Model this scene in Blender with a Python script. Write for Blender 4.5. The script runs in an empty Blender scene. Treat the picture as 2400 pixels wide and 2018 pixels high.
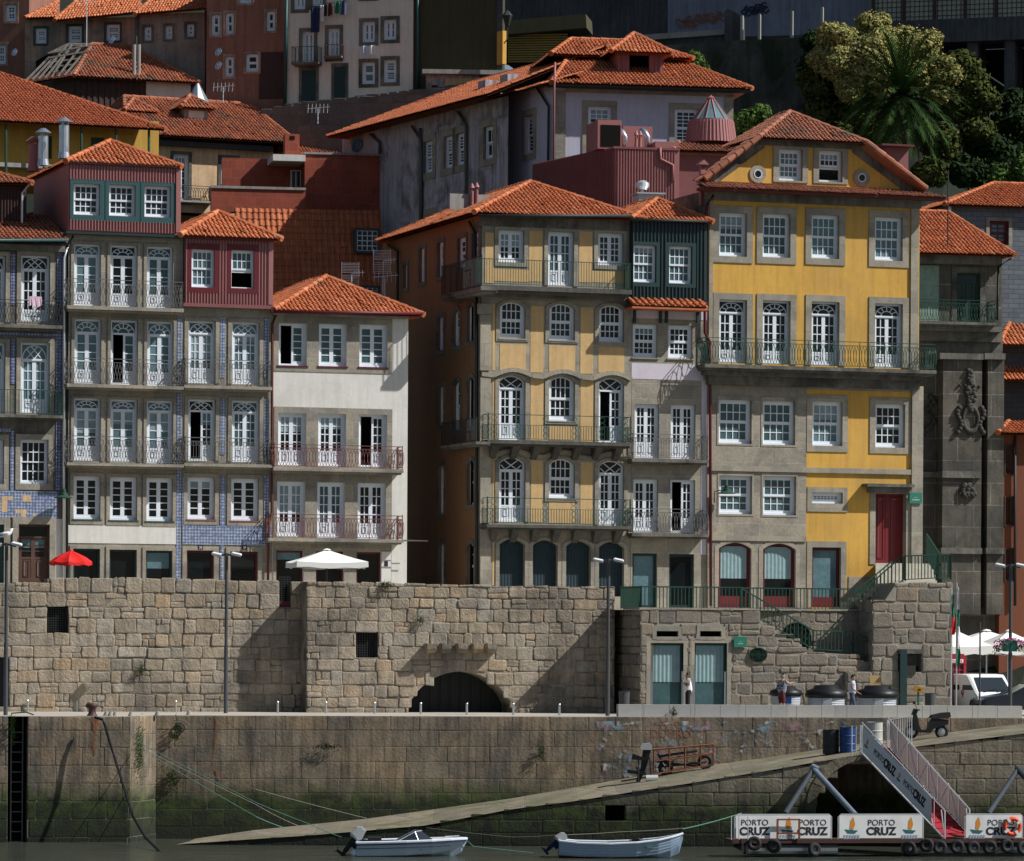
import bpy, math, random
from mathutils import Vector, Matrix
R = math.radians
rnd = random.Random(11)
SC = bpy.context.scene
COL = SC.collection
# ---------------------------------------------------------------- camera model (measured from the photograph, 2400 x 2018)
F, XC, YH, H, ROLL = 9600.0, 1200.0, 1480.0, 3.0, R(0.35)
CR, SR = math.cos(ROLL), math.sin(ROLL)


def ray(px, py):
 a = (px - XC) / F
 b = (YH - py) / F
 return a * CR - b * SR, a * SR + b * CR


def at(px, py, d):
 a, b = ray(px, py)
 return Vector((a * d, d, H + b * d))


def atz(px, py, z):
 a, b = ray(px, py)
 d = (z - H) / b
 return Vector((a * d, d, z))


class Plane:
 """a vertical plane: local x runs along it, y goes away from the viewer, z is world height"""

 def __init__(s, px, d, yaw):
  a, _ = ray(px, YH)
  s.ox, s.oy, s.yaw = a * d, d, R(yaw)
  s.c, s.s = math.cos(s.yaw), math.sin(s.yaw)
  s.M = Matrix.Translation((s.ox, s.oy, 0)) @ Matrix.Rotation(s.yaw, 4, 'Z')

 def uz(s, px, py, w=0.0):
  a, b = ray(px, py)
  d = (w - s.ox * s.s + s.oy * s.c) / (s.c - a * s.s)
  return ((a * d - s.ox) * s.c + (d - s.oy) * s.s, H + b * d)

 def u(s, px, py, w=0.0): return s.uz(px, py, w)[0]
 def z(s, px, py, w=0.0): return s.uz(px, py, w)[1]

 def p(s, px, py, w=0.0):
  u, z = s.uz(px, py, w)
  return (u, w, z)

 def rect(s, x0, y0, x1, y1, w=0.0):
  xm, ym = (x0 + x1) / 2, (y0 + y1) / 2
  return s.u(x0, ym, w), s.z(xm, y1, w), s.u(x1, ym, w), s.z(xm, y0, w)

 def depth(s, px):
  a, _ = ray(px, YH)
  return (-s.ox * s.s + s.oy * s.c) / (s.c - a * s.s)

 def back(s, u, w, yaw):
  q = Plane.__new__(Plane)
  v = s.M @ Vector((u, w, 0))
  q.ox, q.oy, q.yaw = v.x, v.y, R(yaw)
  q.c, q.s = math.cos(q.yaw), math.sin(q.yaw)
  q.M = Matrix.Translation((q.ox, q.oy, 0)) @ Matrix.Rotation(q.yaw, 4, 'Z')
  return q


# ---------------------------------------------------------------- materials
def srgb(r, g=None, b=None):
 if g is None:
  r, g, b = r
 return tuple(((c / 255.0) / 12.92 if c <= 10 else ((c / 255.0 + 0.055) / 1.055) ** 2.4) for c in (r, g, b))


MATS = {}


def mat(name, col, rough=.85, var=.22, sc=1.6, bump=.0, bsc=14., metal=0., spec=.35, pal=None, brick=None,
  streak=0., algae=None, tile=None, emit=None, alpha=None, patch=None):
 m = bpy.data.materials.new(name)
 MATS[name] = m
 m.use_nodes = True
 nt = m.node_tree
 N, L = nt.nodes, nt.links
 bs = N['Principled BSDF']
 bs.inputs['Roughness'].default_value = rough
 bs.inputs['Metallic'].default_value = metal
 bs.inputs['Specular IOR Level'].default_value = spec
 tc = N.new('ShaderNodeTexCoord')
 co = tc.outputs['Object']

 def noise(scale, det=5., vec=None, dist=0.):
  n = N.new('ShaderNodeTexNoise')
  n.inputs['Scale'].default_value = scale
  n.inputs['Detail'].default_value = det
  n.inputs['Roughness'].default_value = .62
  n.inputs['Distortion'].default_value = dist
  L.new(vec or co, n.inputs['Vector'])
  return n.outputs['Fac']

 def ramp(fac, stops, interp='LINEAR'):
  r = N.new('ShaderNodeValToRGB')
  r.color_ramp.interpolation = interp
  e = r.color_ramp.elements
  while len(e) < len(stops):
   e.new(.5)
  for q, (p, c) in zip(e, stops):
   q.position = p
   q.color = (c[0], c[1], c[2], 1) if not isinstance(c, (int, float)) else (c, c, c, 1)
  L.new(fac, r.inputs['Fac'])
  return r.outputs['Color']

 def mix(kind, a, b, fac=1.0):
  x = N.new('ShaderNodeMixRGB')
  x.blend_type = kind
  for s_, v in ((x.inputs['Fac'], fac), (x.inputs['Color1'], a), (x.inputs['Color2'], b)):
   if hasattr(v, 'links'):
    L.new(v, s_)
   elif isinstance(v, (int, float)):
    s_.default_value = v if s_.type == 'VALUE' else (v, v, v, 1)
   else:
    s_.default_value = (v[0], v[1], v[2], 1)
  return x.outputs['Color']

 def scaled(x, y, z):
  mp = N.new('ShaderNodeMapping')
  mp.inputs['Scale'].default_value = (x, y, z)
  L.new(co, mp.inputs['Vector'])
  return mp.outputs['Vector']

 c = col
 if pal:
  uv = N.new('ShaderNodeUVMap')
  wn = N.new('ShaderNodeTexWhiteNoise')
  wn.noise_dimensions = '2D'
  L.new(uv.outputs['UV'], wn.inputs['Vector'])
  n = len(pal)
  c = ramp(wn.outputs['Value'], [((i + .5) / n if n > 1 else 0, q) for i, q in enumerate(pal)])
 if tile:
  # glazed wall tiles: blue motifs on white, laid on a small grid
  w_, dark = tile
  sep = N.new('ShaderNodeSeparateXYZ')
  L.new(co, sep.inputs[0])
  cmb = N.new('ShaderNodeCombineXYZ')
  L.new(sep.outputs['X'], cmb.inputs['X'])
  L.new(sep.outputs['Z'], cmb.inputs['Y'])
  mp = N.new('ShaderNodeMapping')
  mp.inputs['Rotation'].default_value = (0, 0, R(45))
  L.new(cmb.outputs[0], mp.inputs['Vector'])
  ck = N.new('ShaderNodeTexChecker')
  ck.inputs['Scale'].default_value = 1 / w_
  ck.inputs['Color1'].default_value = (*col, 1)
  ck.inputs['Color2'].default_value = (*dark, 1)
  L.new(mp.outputs[0], ck.inputs['Vector'])
  c = mix('MIX', ck.outputs['Color'], dark, ramp(noise(7., 3.), [(.48, 0.), (.6, .8)]))
 if brick:
  bw, bh, mort, f = brick
  sep = N.new('ShaderNodeSeparateXYZ')
  L.new(co, sep.inputs[0])
  cmb = N.new('ShaderNodeCombineXYZ')
  L.new(sep.outputs['X'], cmb.inputs['X'])
  L.new(sep.outputs['Z'], cmb.inputs['Y'])
  br = N.new('ShaderNodeTexBrick')
  br.inputs['Scale'].default_value = 1.
  br.inputs['Brick Width'].default_value = bw
  br.inputs['Row Height'].default_value = bh
  br.inputs['Mortar Size'].default_value = f
  br.inputs['Mortar Smooth'].default_value = .3
  br.inputs['Color1'].default_value = (.82, .82, .82, 1)
  br.inputs['Color2'].default_value = (1.12, 1.08, 1.0, 1)
  br.inputs['Mortar'].default_value = (1, 1, 1, 1)
  L.new(cmb.outputs[0], br.inputs['Vector'])
  c = mix('MULTIPLY', c, br.outputs['Color'], 1.)
  c = mix('MIX', c, mort, br.outputs['Fac'])
  brf = br.outputs['Fac']
 if var:
  v = ramp(noise(sc, 7.), [(.25, 1 - var), (.5, 1.), (.78, 1 + var * .8)])
  c = mix('MULTIPLY', c, v, 1.)
  v2 = ramp(noise(sc * 9, 4.), [(.3, 1 - var * .45), (.7, 1 + var * .4)])
  c = mix('MULTIPLY', c, v2, 1.)
 if patch:
  pc, psc, lo, hi = patch
  c = mix('MIX', c, pc, ramp(noise(psc, 8., None, .6), [(lo, 0.), (hi, 1.)]))
 if streak:
  s_ = ramp(noise(1., 6., scaled(5., 5., .35)), [(.42, 1.), (.68, 1 - streak)])
  c = mix('MULTIPLY', c, s_, 1.)
 if algae:
  # green growth and damp below the tide line
  z0, z1, gcol, wet = algae
  geo = N.new('ShaderNodeNewGeometry')
  sep = N.new('ShaderNodeSeparateXYZ')
  L.new(geo.outputs['Position'], sep.inputs[0])
  add = N.new('ShaderNodeMath')
  add.operation = 'MULTIPLY_ADD'
  L.new(noise(.9, 7.), add.inputs[0])
  add.inputs[1].default_value = 1.3
  L.new(sep.outputs['Z'], add.inputs[2])
  mr = N.new('ShaderNodeMapRange')
  mr.inputs['From Min'].default_value = z1 + .65
  mr.inputs['From Max'].default_value = z0 + .65
  L.new(add.outputs[0], mr.inputs['Value'])
  mr2 = N.new('ShaderNodeMapRange')
  mr2.inputs['From Min'].default_value = z0 + .75
  mr2.inputs['From Max'].default_value = z0 - .55
  L.new(add.outputs[0], mr2.inputs['Value'])
  green = mix('MIX', gcol, wet, ramp(noise(1.7, 6.), [(.4, 0.), (.62, 1.)]))
  c = mix('MIX', c, green, mr.outputs[0])
  c = mix('MIX', c, wet, mr2.outputs[0])
 if hasattr(c, 'links'):
  L.new(c, bs.inputs['Base Color'])
 else:
  bs.inputs['Base Color'].default_value = (*c, 1)
 if bump:
  bp = N.new('ShaderNodeBump')
  bp.inputs['Strength'].default_value = bump
  bp.inputs['Distance'].default_value = .05
  h = noise(bsc, 6.)
  if brick:
   sub = N.new('ShaderNodeMath')
   sub.operation = 'SUBTRACT'
   L.new(h, sub.inputs[0])
   L.new(brf, sub.inputs[1])
   h = sub.outputs[0]
  L.new(h, bp.inputs['Height'])
  L.new(bp.outputs['Normal'], bs.inputs['Normal'])
 if alpha:
  L.new(ramp(noise(alpha[0], 8., scaled(*alpha[3]) if len(alpha) > 3 else None), [(alpha[1], 0.), (alpha[2], 1.)]), bs.inputs['Alpha'])
 if emit:
  bs.inputs['Emission Color'].default_value = (*col, 1)
  bs.inputs['Emission Strength'].default_value = emit
 return m


# ---------------------------------------------------------------- mesh builder
class MB:
 def __init__(s):
  s.v, s.f, s.uv, s.mi = [], [], [], []
  s.xf = None
  s.id = (.5, .5)
  s.m = 0

 def add(s, vs, fs, uv=None):
  b = len(s.v)
  if s.xf is not None:
   vs = [tuple(s.xf @ Vector(p)) for p in vs]
  s.v.extend(vs)
  u = uv or s.id
  for f in fs:
   s.f.append([b + i for i in f])
   s.uv.append(u)
   s.mi.append(s.m)

 def poly(s, pts, uv=None): s.add(list(pts), [list(range(len(pts)))], uv)

 def box(s, x0, x1, y0, y1, z0, z1, uv=None):
  s.add([(x0, y0, z0), (x1, y0, z0), (x1, y1, z0), (x0, y1, z0), (x0, y0, z1), (x1, y0, z1), (x1, y1, z1), (x0, y1, z1)],
   [(0, 3, 2, 1), (4, 5, 6, 7), (0, 1, 5, 4), (1, 2, 6, 5), (2, 3, 7, 6), (3, 0, 4, 7)], uv)

 def prism(s, pts, y0, y1, uv=None):
  """polygon in x,z extruded from y0 to y1"""
  n = len(pts)
  vs = [(x, y0, z) for x, z in pts] + [(x, y1, z) for x, z in pts]
  s.add(vs, [list(range(n)), list(range(2 * n - 1, n - 1, -1))] + [(i, n + i, n + (i + 1) % n, (i + 1) % n) for i in range(n)], uv)

 def hprism(s, pts, z0, z1, uv=None):
  n = len(pts)
  vs = [(x, y, z0) for x, y in pts] + [(x, y, z1) for x, y in pts]
  s.add(vs, [list(range(n - 1, -1, -1)), list(range(n, 2 * n))] + [(i, (i + 1) % n, n + (i + 1) % n, n + i) for i in range(n)], uv)

 def tube(s, pts, r, n=6, cap=True, uv=None):
  pts = [Vector(p) for p in pts]
  rs = r if isinstance(r, (list, tuple)) else [r] * len(pts)
  vs = []
  for i, p in enumerate(pts):
   t = (pts[min(i + 1, len(pts) - 1)] - pts[max(i - 1, 0)])
   t = t.normalized() if t.length > 1e-9 else Vector((0, 0, 1))
   a = Vector((0, 0, 1)) if abs(t.z) < .9 else Vector((1, 0, 0))
   e1 = t.cross(a).normalized()
   e2 = t.cross(e1)
   for k in range(n):
    q = 2 * math.pi * (k + .5) / n
    vs.append(tuple(p + (e1 * math.cos(q) + e2 * math.sin(q)) * rs[i]))
  fs = []
  for i in range(len(pts) - 1):
   for k in range(n):
    k2 = (k + 1) % n
    fs.append((i * n + k, i * n + k2, (i + 1) * n + k2, (i + 1) * n + k))
  if cap:
   fs.append(list(range(n - 1, -1, -1)))
   fs.append([(len(pts) - 1) * n + k for k in range(n)])
  s.add(vs, fs, uv)

 def lathe(s, prof, c=(0, 0, 0), n=20, uv=None, axis='z', a0=0., a1=2 * math.pi):
  """profile of (radius, height)"""
  full = abs(a1 - a0 - 2 * math.pi) < 1e-6
  k = n if full else n + 1
  vs = []
  for r, h in prof:
   for i in range(k):
    q = a0 + (a1 - a0) * i / n
    x, y = r * math.cos(q), r * math.sin(q)
    p = (x, y, h) if axis == 'z' else ((h, x, y) if axis == 'x' else (x, h, y))
    vs.append((c[0] + p[0], c[1] + p[1], c[2] + p[2]))
  fs = []
  for j in range(len(prof) - 1):
   for i in range(n):
    i2 = (i + 1) % k
    fs.append((j * k + i, j * k + i2, (j + 1) * k + i2, (j + 1) * k + i))
  s.add(vs, fs, uv)

 def ring(s, c, R_, r, n=20, m=6, axis='y', sq=1.):
  """torus"""
  vs, fs = [], []
  for i in range(n):
   a = 2 * math.pi * i / n
   for k in range(m):
    b = 2 * math.pi * k / m
    q = R_ + r * math.cos(b)
    x, z, y = q * math.cos(a), q * math.sin(a) * sq, r * math.sin(b)
    p = (x, y, z) if axis == 'y' else ((x, z, y) if axis == 'z' else (y, x, z))
    vs.append((c[0] + p[0], c[1] + p[1], c[2] + p[2]))
  for i in range(n):
   for k in range(m):
    i2, k2 = (i + 1) % n, (k + 1) % m
    fs.append((i * m + k, i2 * m + k, i2 * m + k2, i * m + k2))
  s.add(vs, fs)

 def bar(s, p, q, w, y0, y1):
  """flat bar in the x,z plane from p to q"""
  d = Vector((q[0] - p[0], q[1] - p[1]))
  if d.length < 1e-6:
   return
  n = Vector((-d.y, d.x)).normalized() * w / 2
  s.prism([(p[0] - n.x, p[1] - n.y), (q[0] - n.x, q[1] - n.y), (q[0] + n.x, q[1] + n.y), (p[0] + n.x, p[1] + n.y)], y0, y1)

 def build(s, name, m, parent=None, M=None, smooth=False):
  me = bpy.data.meshes.new(name)
  me.from_pydata(s.v, [], s.f)
  ul = me.uv_layers.new(name='UVMap')
  flat = []
  for f, u in zip(s.f, s.uv):
   flat.extend(u * len(f))
  ul.data.foreach_set('uv', flat)
  ms = m if isinstance(m, (list, tuple)) else [m]
  for q in ms:
   me.materials.append(MATS[q] if isinstance(q, str) else q)
  if len(ms) > 1:
   me.polygons.foreach_set('material_index', s.mi)
  if smooth:
   me.polygons.foreach_set('use_smooth', [True] * len(s.f))
  me.validate()
  me.update()
  o = bpy.data.objects.new(name, me)
  COL.objects.link(o)
  place(o, parent, M)
  return o


WM = {}


def place(o, parent=None, M=None):
 """M is the world matrix; without it a child sits in its parent's own axes"""
 if parent is None:
  W = M or Matrix.Identity(4)
  o.matrix_local = W
 else:
  PW = WM[parent.name]
  W = M if M is not None else PW
  o.parent = parent
  o.matrix_local = PW.inverted() @ W
 WM[o.name] = W


def tag(o, label=None, cat=None, group=None, kind=None):
 if label: o['label'] = label
 if cat: o['category'] = cat
 if group: o['group'] = group
 if kind: o['kind'] = kind
 return o


def thing(name, label, cat, M=None, group=None):
 o = bpy.data.objects.new(name, None)
 o.empty_display_size = .3
 COL.objects.link(o)
 place(o, None, M if M is not None else Matrix.Identity(4))
 return tag(o, label, cat, group)


def T(x, y=None, z=None, yaw=0., s=1.):
 v = Vector(x) if y is None else Vector((x, y, z))
 return Matrix.Translation(v) @ Matrix.Rotation(R(yaw), 4, 'Z') @ Matrix.Scale(s, 4)


def dup(root, M, label=None, group=None, cat=None):
 r = root.copy()
 COL.objects.link(r)
 r.matrix_local = M
 WM[r.name] = M
 for k, v in (('label', label), ('group', group), ('category', cat)):
  if v: r[k] = v

 def rec(src, dst):
  for ch in list(src.children):
   c = ch.copy()
   COL.objects.link(c)
   c.parent = dst
   c.matrix_local = ch.matrix_local.copy()
   WM[c.name] = WM[dst.name] @ ch.matrix_local
   rec(ch, c)
 rec(root, r)
 return r


# ---------------------------------------------------------------- roofs of barrel tiles
def inter_range(poly, a):
 """interval of b where the vertical line at a crosses the polygon"""
 bs = []
 n = len(poly)
 for i in range(n):
  (a0, b0), (a1, b1) = poly[i], poly[(i + 1) % n]
  if (a0 - a) * (a1 - a) < 0:
   bs.append(b0 + (b1 - b0) * (a - a0) / (a1 - a0))
 bs.sort()
 return bs


def tiles(mb, pts, tw=.175, tl=.36, h=.058, base=True, jit=.018):
 """pts: 3-D roof polygon, its first edge is the eave (seen from outside left to right)"""
 P0 = Vector(pts[0])
 e = (Vector(pts[1]) - P0).normalized()
 nrm = Vector((0, 0, 0))
 for i in range(len(pts)):
  nrm += (Vector(pts[i]) - P0).cross(Vector(pts[(i + 1) % len(pts)]) - P0)
 nrm.normalize()
 if nrm.z < 0:
  nrm = -nrm
 s = nrm.cross(e).normalized()
 if s.z < 0:
  s = -s
 poly = [((Vector(p) - P0).dot(e), (Vector(p) - P0).dot(s)) for p in pts]
 amin, amax = min(p[0] for p in poly), max(p[0] for p in poly)
 if base:
  mb.poly([tuple(Vector(p) - nrm * .02) for p in pts], (.3, .3))
  mb.poly([tuple(Vector(p) - nrm * .10) for p in pts], (.3, .3))
 n = max(1, int((amax - amin) / tw))
 tw = (amax - amin) / n
 prof = [(0., 0.), (.14, .75), (.33, 1.), (.52, .75), (.66, 0.), (1., 0.)]
 ro = rnd.random() * 50
 for i in range(n):
  a = amin + i * tw
  bs = inter_range(poly, a + tw * .35)
  for k in range(0, len(bs) - 1, 2):
   b0, b1 = bs[k], bs[k + 1]
   rows = max(1, int(round((b1 - b0) / tl)))
   # rows are laid from the eave so that they line up across the roof
   r0 = math.floor(b0 / tl)
   r1 = math.ceil(b1 / tl)
   for r in range(r0, r1):
    c0, c1 = max(b0, r * tl), min(b1, (r + 1) * tl)
    if c1 - c0 < .03:
     continue
    if r == r0 and b0 < .02:
     c0 -= .05
    jx, jh = rnd.uniform(-jit, jit), rnd.uniform(-.006, .012)
    if rnd.random() < .025:
     jx, jh = jx * 3, .035
    vs = []
    for b, up in ((c0, .028 + jh), (c1, .0)):
     for t, q in prof:
      vs.append(tuple(P0 + e * (a + t * tw + jx) + s * b + nrm * (q * h + up)))
    m_ = len(prof)
    fs = [(j, j + 1, m_ + j + 1, m_ + j) for j in range(m_ - 1)]
    fs.append((0, 1, 2, 3, 4))
    mb.add(vs, fs, (i + .5 + ro, r + .5 + ro))


def ridge(mb, p, q, r=.11, l=.42):
 p, q = Vector(p), Vector(q)
 d = q - p
 n = max(1, int(d.length / l))
 for i in range(n):
  a, b = p + d * (i / n), p + d * ((i + 1.08) / n)
  mb.tube([a, b], [r * rnd.uniform(1.08, 1.22), r * .92], 8, True, (i * 3.1 + rnd.random() * 99, .37))


def hip_roof(mb, pl, u0, u1, w0, w1, ze, zr, over=.4, ru0=None, ru1=None, faces='fblr', tw=.175, wa=None):
 """four-sided roof over a plan rectangle; ridge runs from front to back at mid width (or between ru0 and ru1)"""
 U0, U1, W0, W1 = u0 - over, u1 + over, w0 - over, w1 + over
 um = (U0 + U1) / 2
 hw = (U1 - U0) / 2
 wa = W0 + hw if wa is None else wa
 wb = W1 - (wa - W0)
 if wb < wa:
  wa = wb = (W0 + W1) / 2
 A, B, C_, D = (U0, W0, ze), (U1, W0, ze), (U1, W1, ze), (U0, W1, ze)
 if ru0 is None:
  E, G = (um, wa, zr), (um, wb, zr)
  if 'f' in faces: tiles(mb, [A, B, E], tw)
  if 'r' in faces: tiles(mb, [B, C_, G, E], tw)
  if 'b' in faces: tiles(mb, [C_, D, G], tw)
  if 'l' in faces: tiles(mb, [D, A, E, G], tw)
  caps = [(A, E), (B, E), (C_, G), (D, G), (E, G)]
 else:
  wm = wa
  E, G = (ru0, wm, zr), (ru1, wm, zr)
  if 'f' in faces: tiles(mb, [A, B, G, E], tw)
  if 'r' in faces: tiles(mb, [B, C_, G], tw)
  if 'b' in faces: tiles(mb, [C_, D, E, G], tw)
  if 'l' in faces: tiles(mb, [D, A, E], tw)
  caps = [(A, E), (B, G), (C_, G), (D, E), (E, G)]
 for a, b in caps:
  if (Vector(a) - Vector(b)).length > .3:
   ridge(mb, a, b)
 return E, G


# ---------------------------------------------------------------- walls with openings
def wallgrid(mb, u0, u1, z0, z1, holes, y=0., depth=.3, top=None, rev=True):
 us = sorted({u0, u1} | {min(max(h[0], u0), u1) for h in holes} | {min(max(h[2], u0), u1) for h in holes})
 zs = sorted({z0, z1} | {min(max(h[1], z0), z1) for h in holes} | {min(max(h[3], z0), z1) for h in holes})
 for i in range(len(us) - 1):
  # merge vertically
  run = None
  for j in range(len(zs) - 1):
   uc, zc = (us[i] + us[i + 1]) / 2, (zs[j] + zs[j + 1]) / 2
   solid = not any(h[0] < uc < h[2] and h[1] < zc < h[3] for h in holes)
   if solid:
    run = (run[0] if run else zs[j], zs[j + 1])
   if (not solid or j == len(zs) - 2) and run:
    mb.poly([(us[i], y, run[0]), (us[i + 1], y, run[0]), (us[i + 1], y, run[1]), (us[i], y, run[1])])
    run = None
 if rev:
  reveals(mb, holes, y, depth)


def reveals(mb, holes, y, depth):
 if True:
  for a, b, c, d in holes:
   mb.poly([(a, y, b), (a, y, d), (a, y + depth, d), (a, y + depth, b)])
   mb.poly([(c, y, b), (c, y + depth, b), (c, y + depth, d), (c, y, d)])
   mb.poly([(a, y, d), (c, y, d), (c, y + depth, d), (a, y + depth, d)])
   mb.poly([(a, y, b), (a, y + depth, b), (c, y + depth, b), (c, y, b)])


def arcpts(u0, u1, zc, rise, n=10):
 """arch from (u0,zc) up by rise to (u1,zc)"""
 w = u1 - u0
 if rise <= 1e-4:
  return [(u0, zc), (u1, zc)]
 Rr = (w * w / 4 + rise * rise) / (2 * rise)
 cz = zc + rise - Rr
 a = math.asin(min(1., w / 2 / Rr))
 if rise > w / 2 + 1e-6:
  a = math.pi - a
 um = (u0 + u1) / 2
 return [(um + Rr * math.sin(-a + 2 * a * i / n), cz + Rr * math.cos(-a + 2 * a * i / n)) for i in range(n + 1)]


def courses(mb, u0, u1, zb, zt, holes=(), inside=None, rows=(.30, .44), wid=(.35, .85), gap=.025, bulge=.05, y=0., rough=1., cut=None, cham=.05, split=0.):
 """stones laid in courses; zb, zt: heights or functions of u; each stone is a chamfered, slightly uneven block"""
 fb = zb if callable(zb) else (lambda u: zb)
 ft = zt if callable(zt) else (lambda u: zt)
 lo = min(fb(u0 + (u1 - u0) * i / 40) for i in range(41))
 hi = max(ft(u0 + (u1 - u0) * i / 40) for i in range(41))
 z = lo
 while z < hi - .05:
  h = rnd.uniform(*rows)
  if hi - z - h < .12:
   h = hi - z
  u = u0 - rnd.uniform(0, wid[0] * .8)
  while u < u1:
   w = rnd.uniform(*wid) * (1.25 if rnd.random() < .12 else 1.)
   segs = [(max(u, u0), min(u + w, u1))]
   for hr in list(holes) + (cut(z, z + h) if cut else []):
    if hr[1] < z + h * .55 and hr[3] > z + h * .45:
     ns = []
     for a, b in segs:
      if hr[2] <= a or hr[0] >= b:
       ns.append((a, b))
      else:
       if hr[0] - a > .06: ns.append((a, hr[0]))
       if b - hr[2] > .06: ns.append((hr[2], b))
     segs = ns
   for a, b in segs:
    if b - a < .07:
     continue
    um = (a + b) / 2
    za, zc = max(z, fb(um)), min(z + h, ft(um))
    if zc - za < .06 or (inside and not inside(um, (za + zc) / 2)):
     continue
    q = rnd.random()
    if q < split and zc - za > .3:
     zm = za + (zc - za) * rnd.uniform(.35, .65)
     for e0, e1 in ((za, zm), (zm, zc)):
      if b - a > .45 and rnd.random() < .6:
       xm = a + (b - a) * rnd.uniform(.3, .7)
       stone(mb, a, xm, e0, e1, y, gap, bulge * .8, rough, cham * .8)
       stone(mb, xm, b, e0, e1, y, gap, bulge * .8, rough, cham * .8)
      else:
       stone(mb, a, b, e0, e1, y, gap, bulge * .8, rough, cham * .8)
    else:
     o1, o2 = (rnd.uniform(-.03, .03) * (split > 0) for _ in 'ab')
     stone(mb, a, b, max(za + o1, za - .02), zc + o2, y, gap, bulge, rough, cham)
   u += w
  z += h


def stone(mb, a, b, z0, z1, y, gap, bulge, rough, cham):
 g = gap * rnd.uniform(.5, 1.4) / 2
 a, b, z0, z1 = a + g, b - g, z0 + g, z1 - g
 c = min(cham, (b - a) * .3, (z1 - z0) * .3) * rnd.uniform(.5, 1.5)
 c = min(c, (b - a) * .4, (z1 - z0) * .4)
 j = lambda k=.012: rnd.uniform(-k, k) * rough
 o = [(a + c, z0), (b - c, z0), (b, z0 + c), (b, z1 - c), (b - c, z1), (a + c, z1), (a, z1 - c), (a, z0 + c)]
 o = [(p + j(), q + j()) for p, q in o]
 um, zm = (a + b) / 2, (z0 + z1) / 2
 i1 = min(.045, (b - a) * .2)
 k1 = 1 - 2 * i1 / (b - a)
 k2 = 1 - 2 * i1 / (z1 - z0) if z1 - z0 > .1 else .8
 f = bulge * rnd.uniform(.5, 1.2)
 tx, tz = rnd.uniform(-.035, .035), rnd.uniform(-.02, .03)
 k_ = 1. if bulge > .03 else 0.
 dy = lambda p, q: ((p - um) * tx + (q - zm) * tz) * k_
 vs = [(p, y, q) for p, q in o]
 vs += [(p, y - f * .55 + dy(p, q), q) for p, q in o]
 k3, k4 = 1 - (1 - k1) * .35, 1 - (1 - k2) * .35
 vs += [(um + (p - um) * k3, y - f * .88 + dy(p, q), zm + (q - zm) * k4) for p, q in o]
 vs += [(um + (p - um) * k1 + j(.006), y - f + dy(p, q), zm + (q - zm) * k2 + j(.006)) for p, q in o]
 fs = []
 for r in range(3):
  for i in range(8):
   fs.append((r * 8 + i, r * 8 + (i + 1) % 8, r * 8 + 8 + (i + 1) % 8, r * 8 + 8 + i))
 fs.append(tuple(range(24, 32)))
 mb.add(vs, fs, (rnd.random() * 100, rnd.random() * 100))


def ribs(mb, u0, u1, z0, z1, holes=(), pitch=.16, d=.045, y=0.):
 """vertical ribs of profiled metal cladding"""
 n = max(1, int((u1 - u0) / pitch))
 p = (u1 - u0) / n
 for i in range(n):
  a, b = u0 + i * p + p * .05, u0 + i * p + p * .58
  zz = [(z0, z1)]
  for h in holes:
   if h[0] < b and h[2] > a:
    nz = []
    for s, t in zz:
     if h[3] <= s or h[1] >= t:
      nz.append((s, t))
     else:
      if h[1] - s > .02: nz.append((s, h[1]))
      if t - h[3] > .02: nz.append((h[3], t))
    zz = nz
  for s, t in zz:
   mb.add([(a, y, s), (a + p * .1, y - d, s), (b - p * .1, y - d, s), (b, y, s), (a, y, t), (a + p * .1, y - d, t), (b - p * .1, y - d, t), (b, y, t)],
    [(0, 1, 5, 4), (1, 2, 6, 5), (2, 3, 7, 6), (4, 5, 6, 7), (3, 2, 1, 0)])


# ---------------------------------------------------------------- houses
class House:
 def __init__(s, name, label, pl, cat='house'):
  s.pl = pl
  s.root = thing(name, label, cat, pl.M)

 def face(s, x0, y0, x1, y1, m, pl=None, name='wall', zb=None, depth=.3, closed=6., inner='interior'):
  return Face(s, pl or s.pl, x0, y0, x1, y1, m, name, zb, depth, closed, inner)


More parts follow.
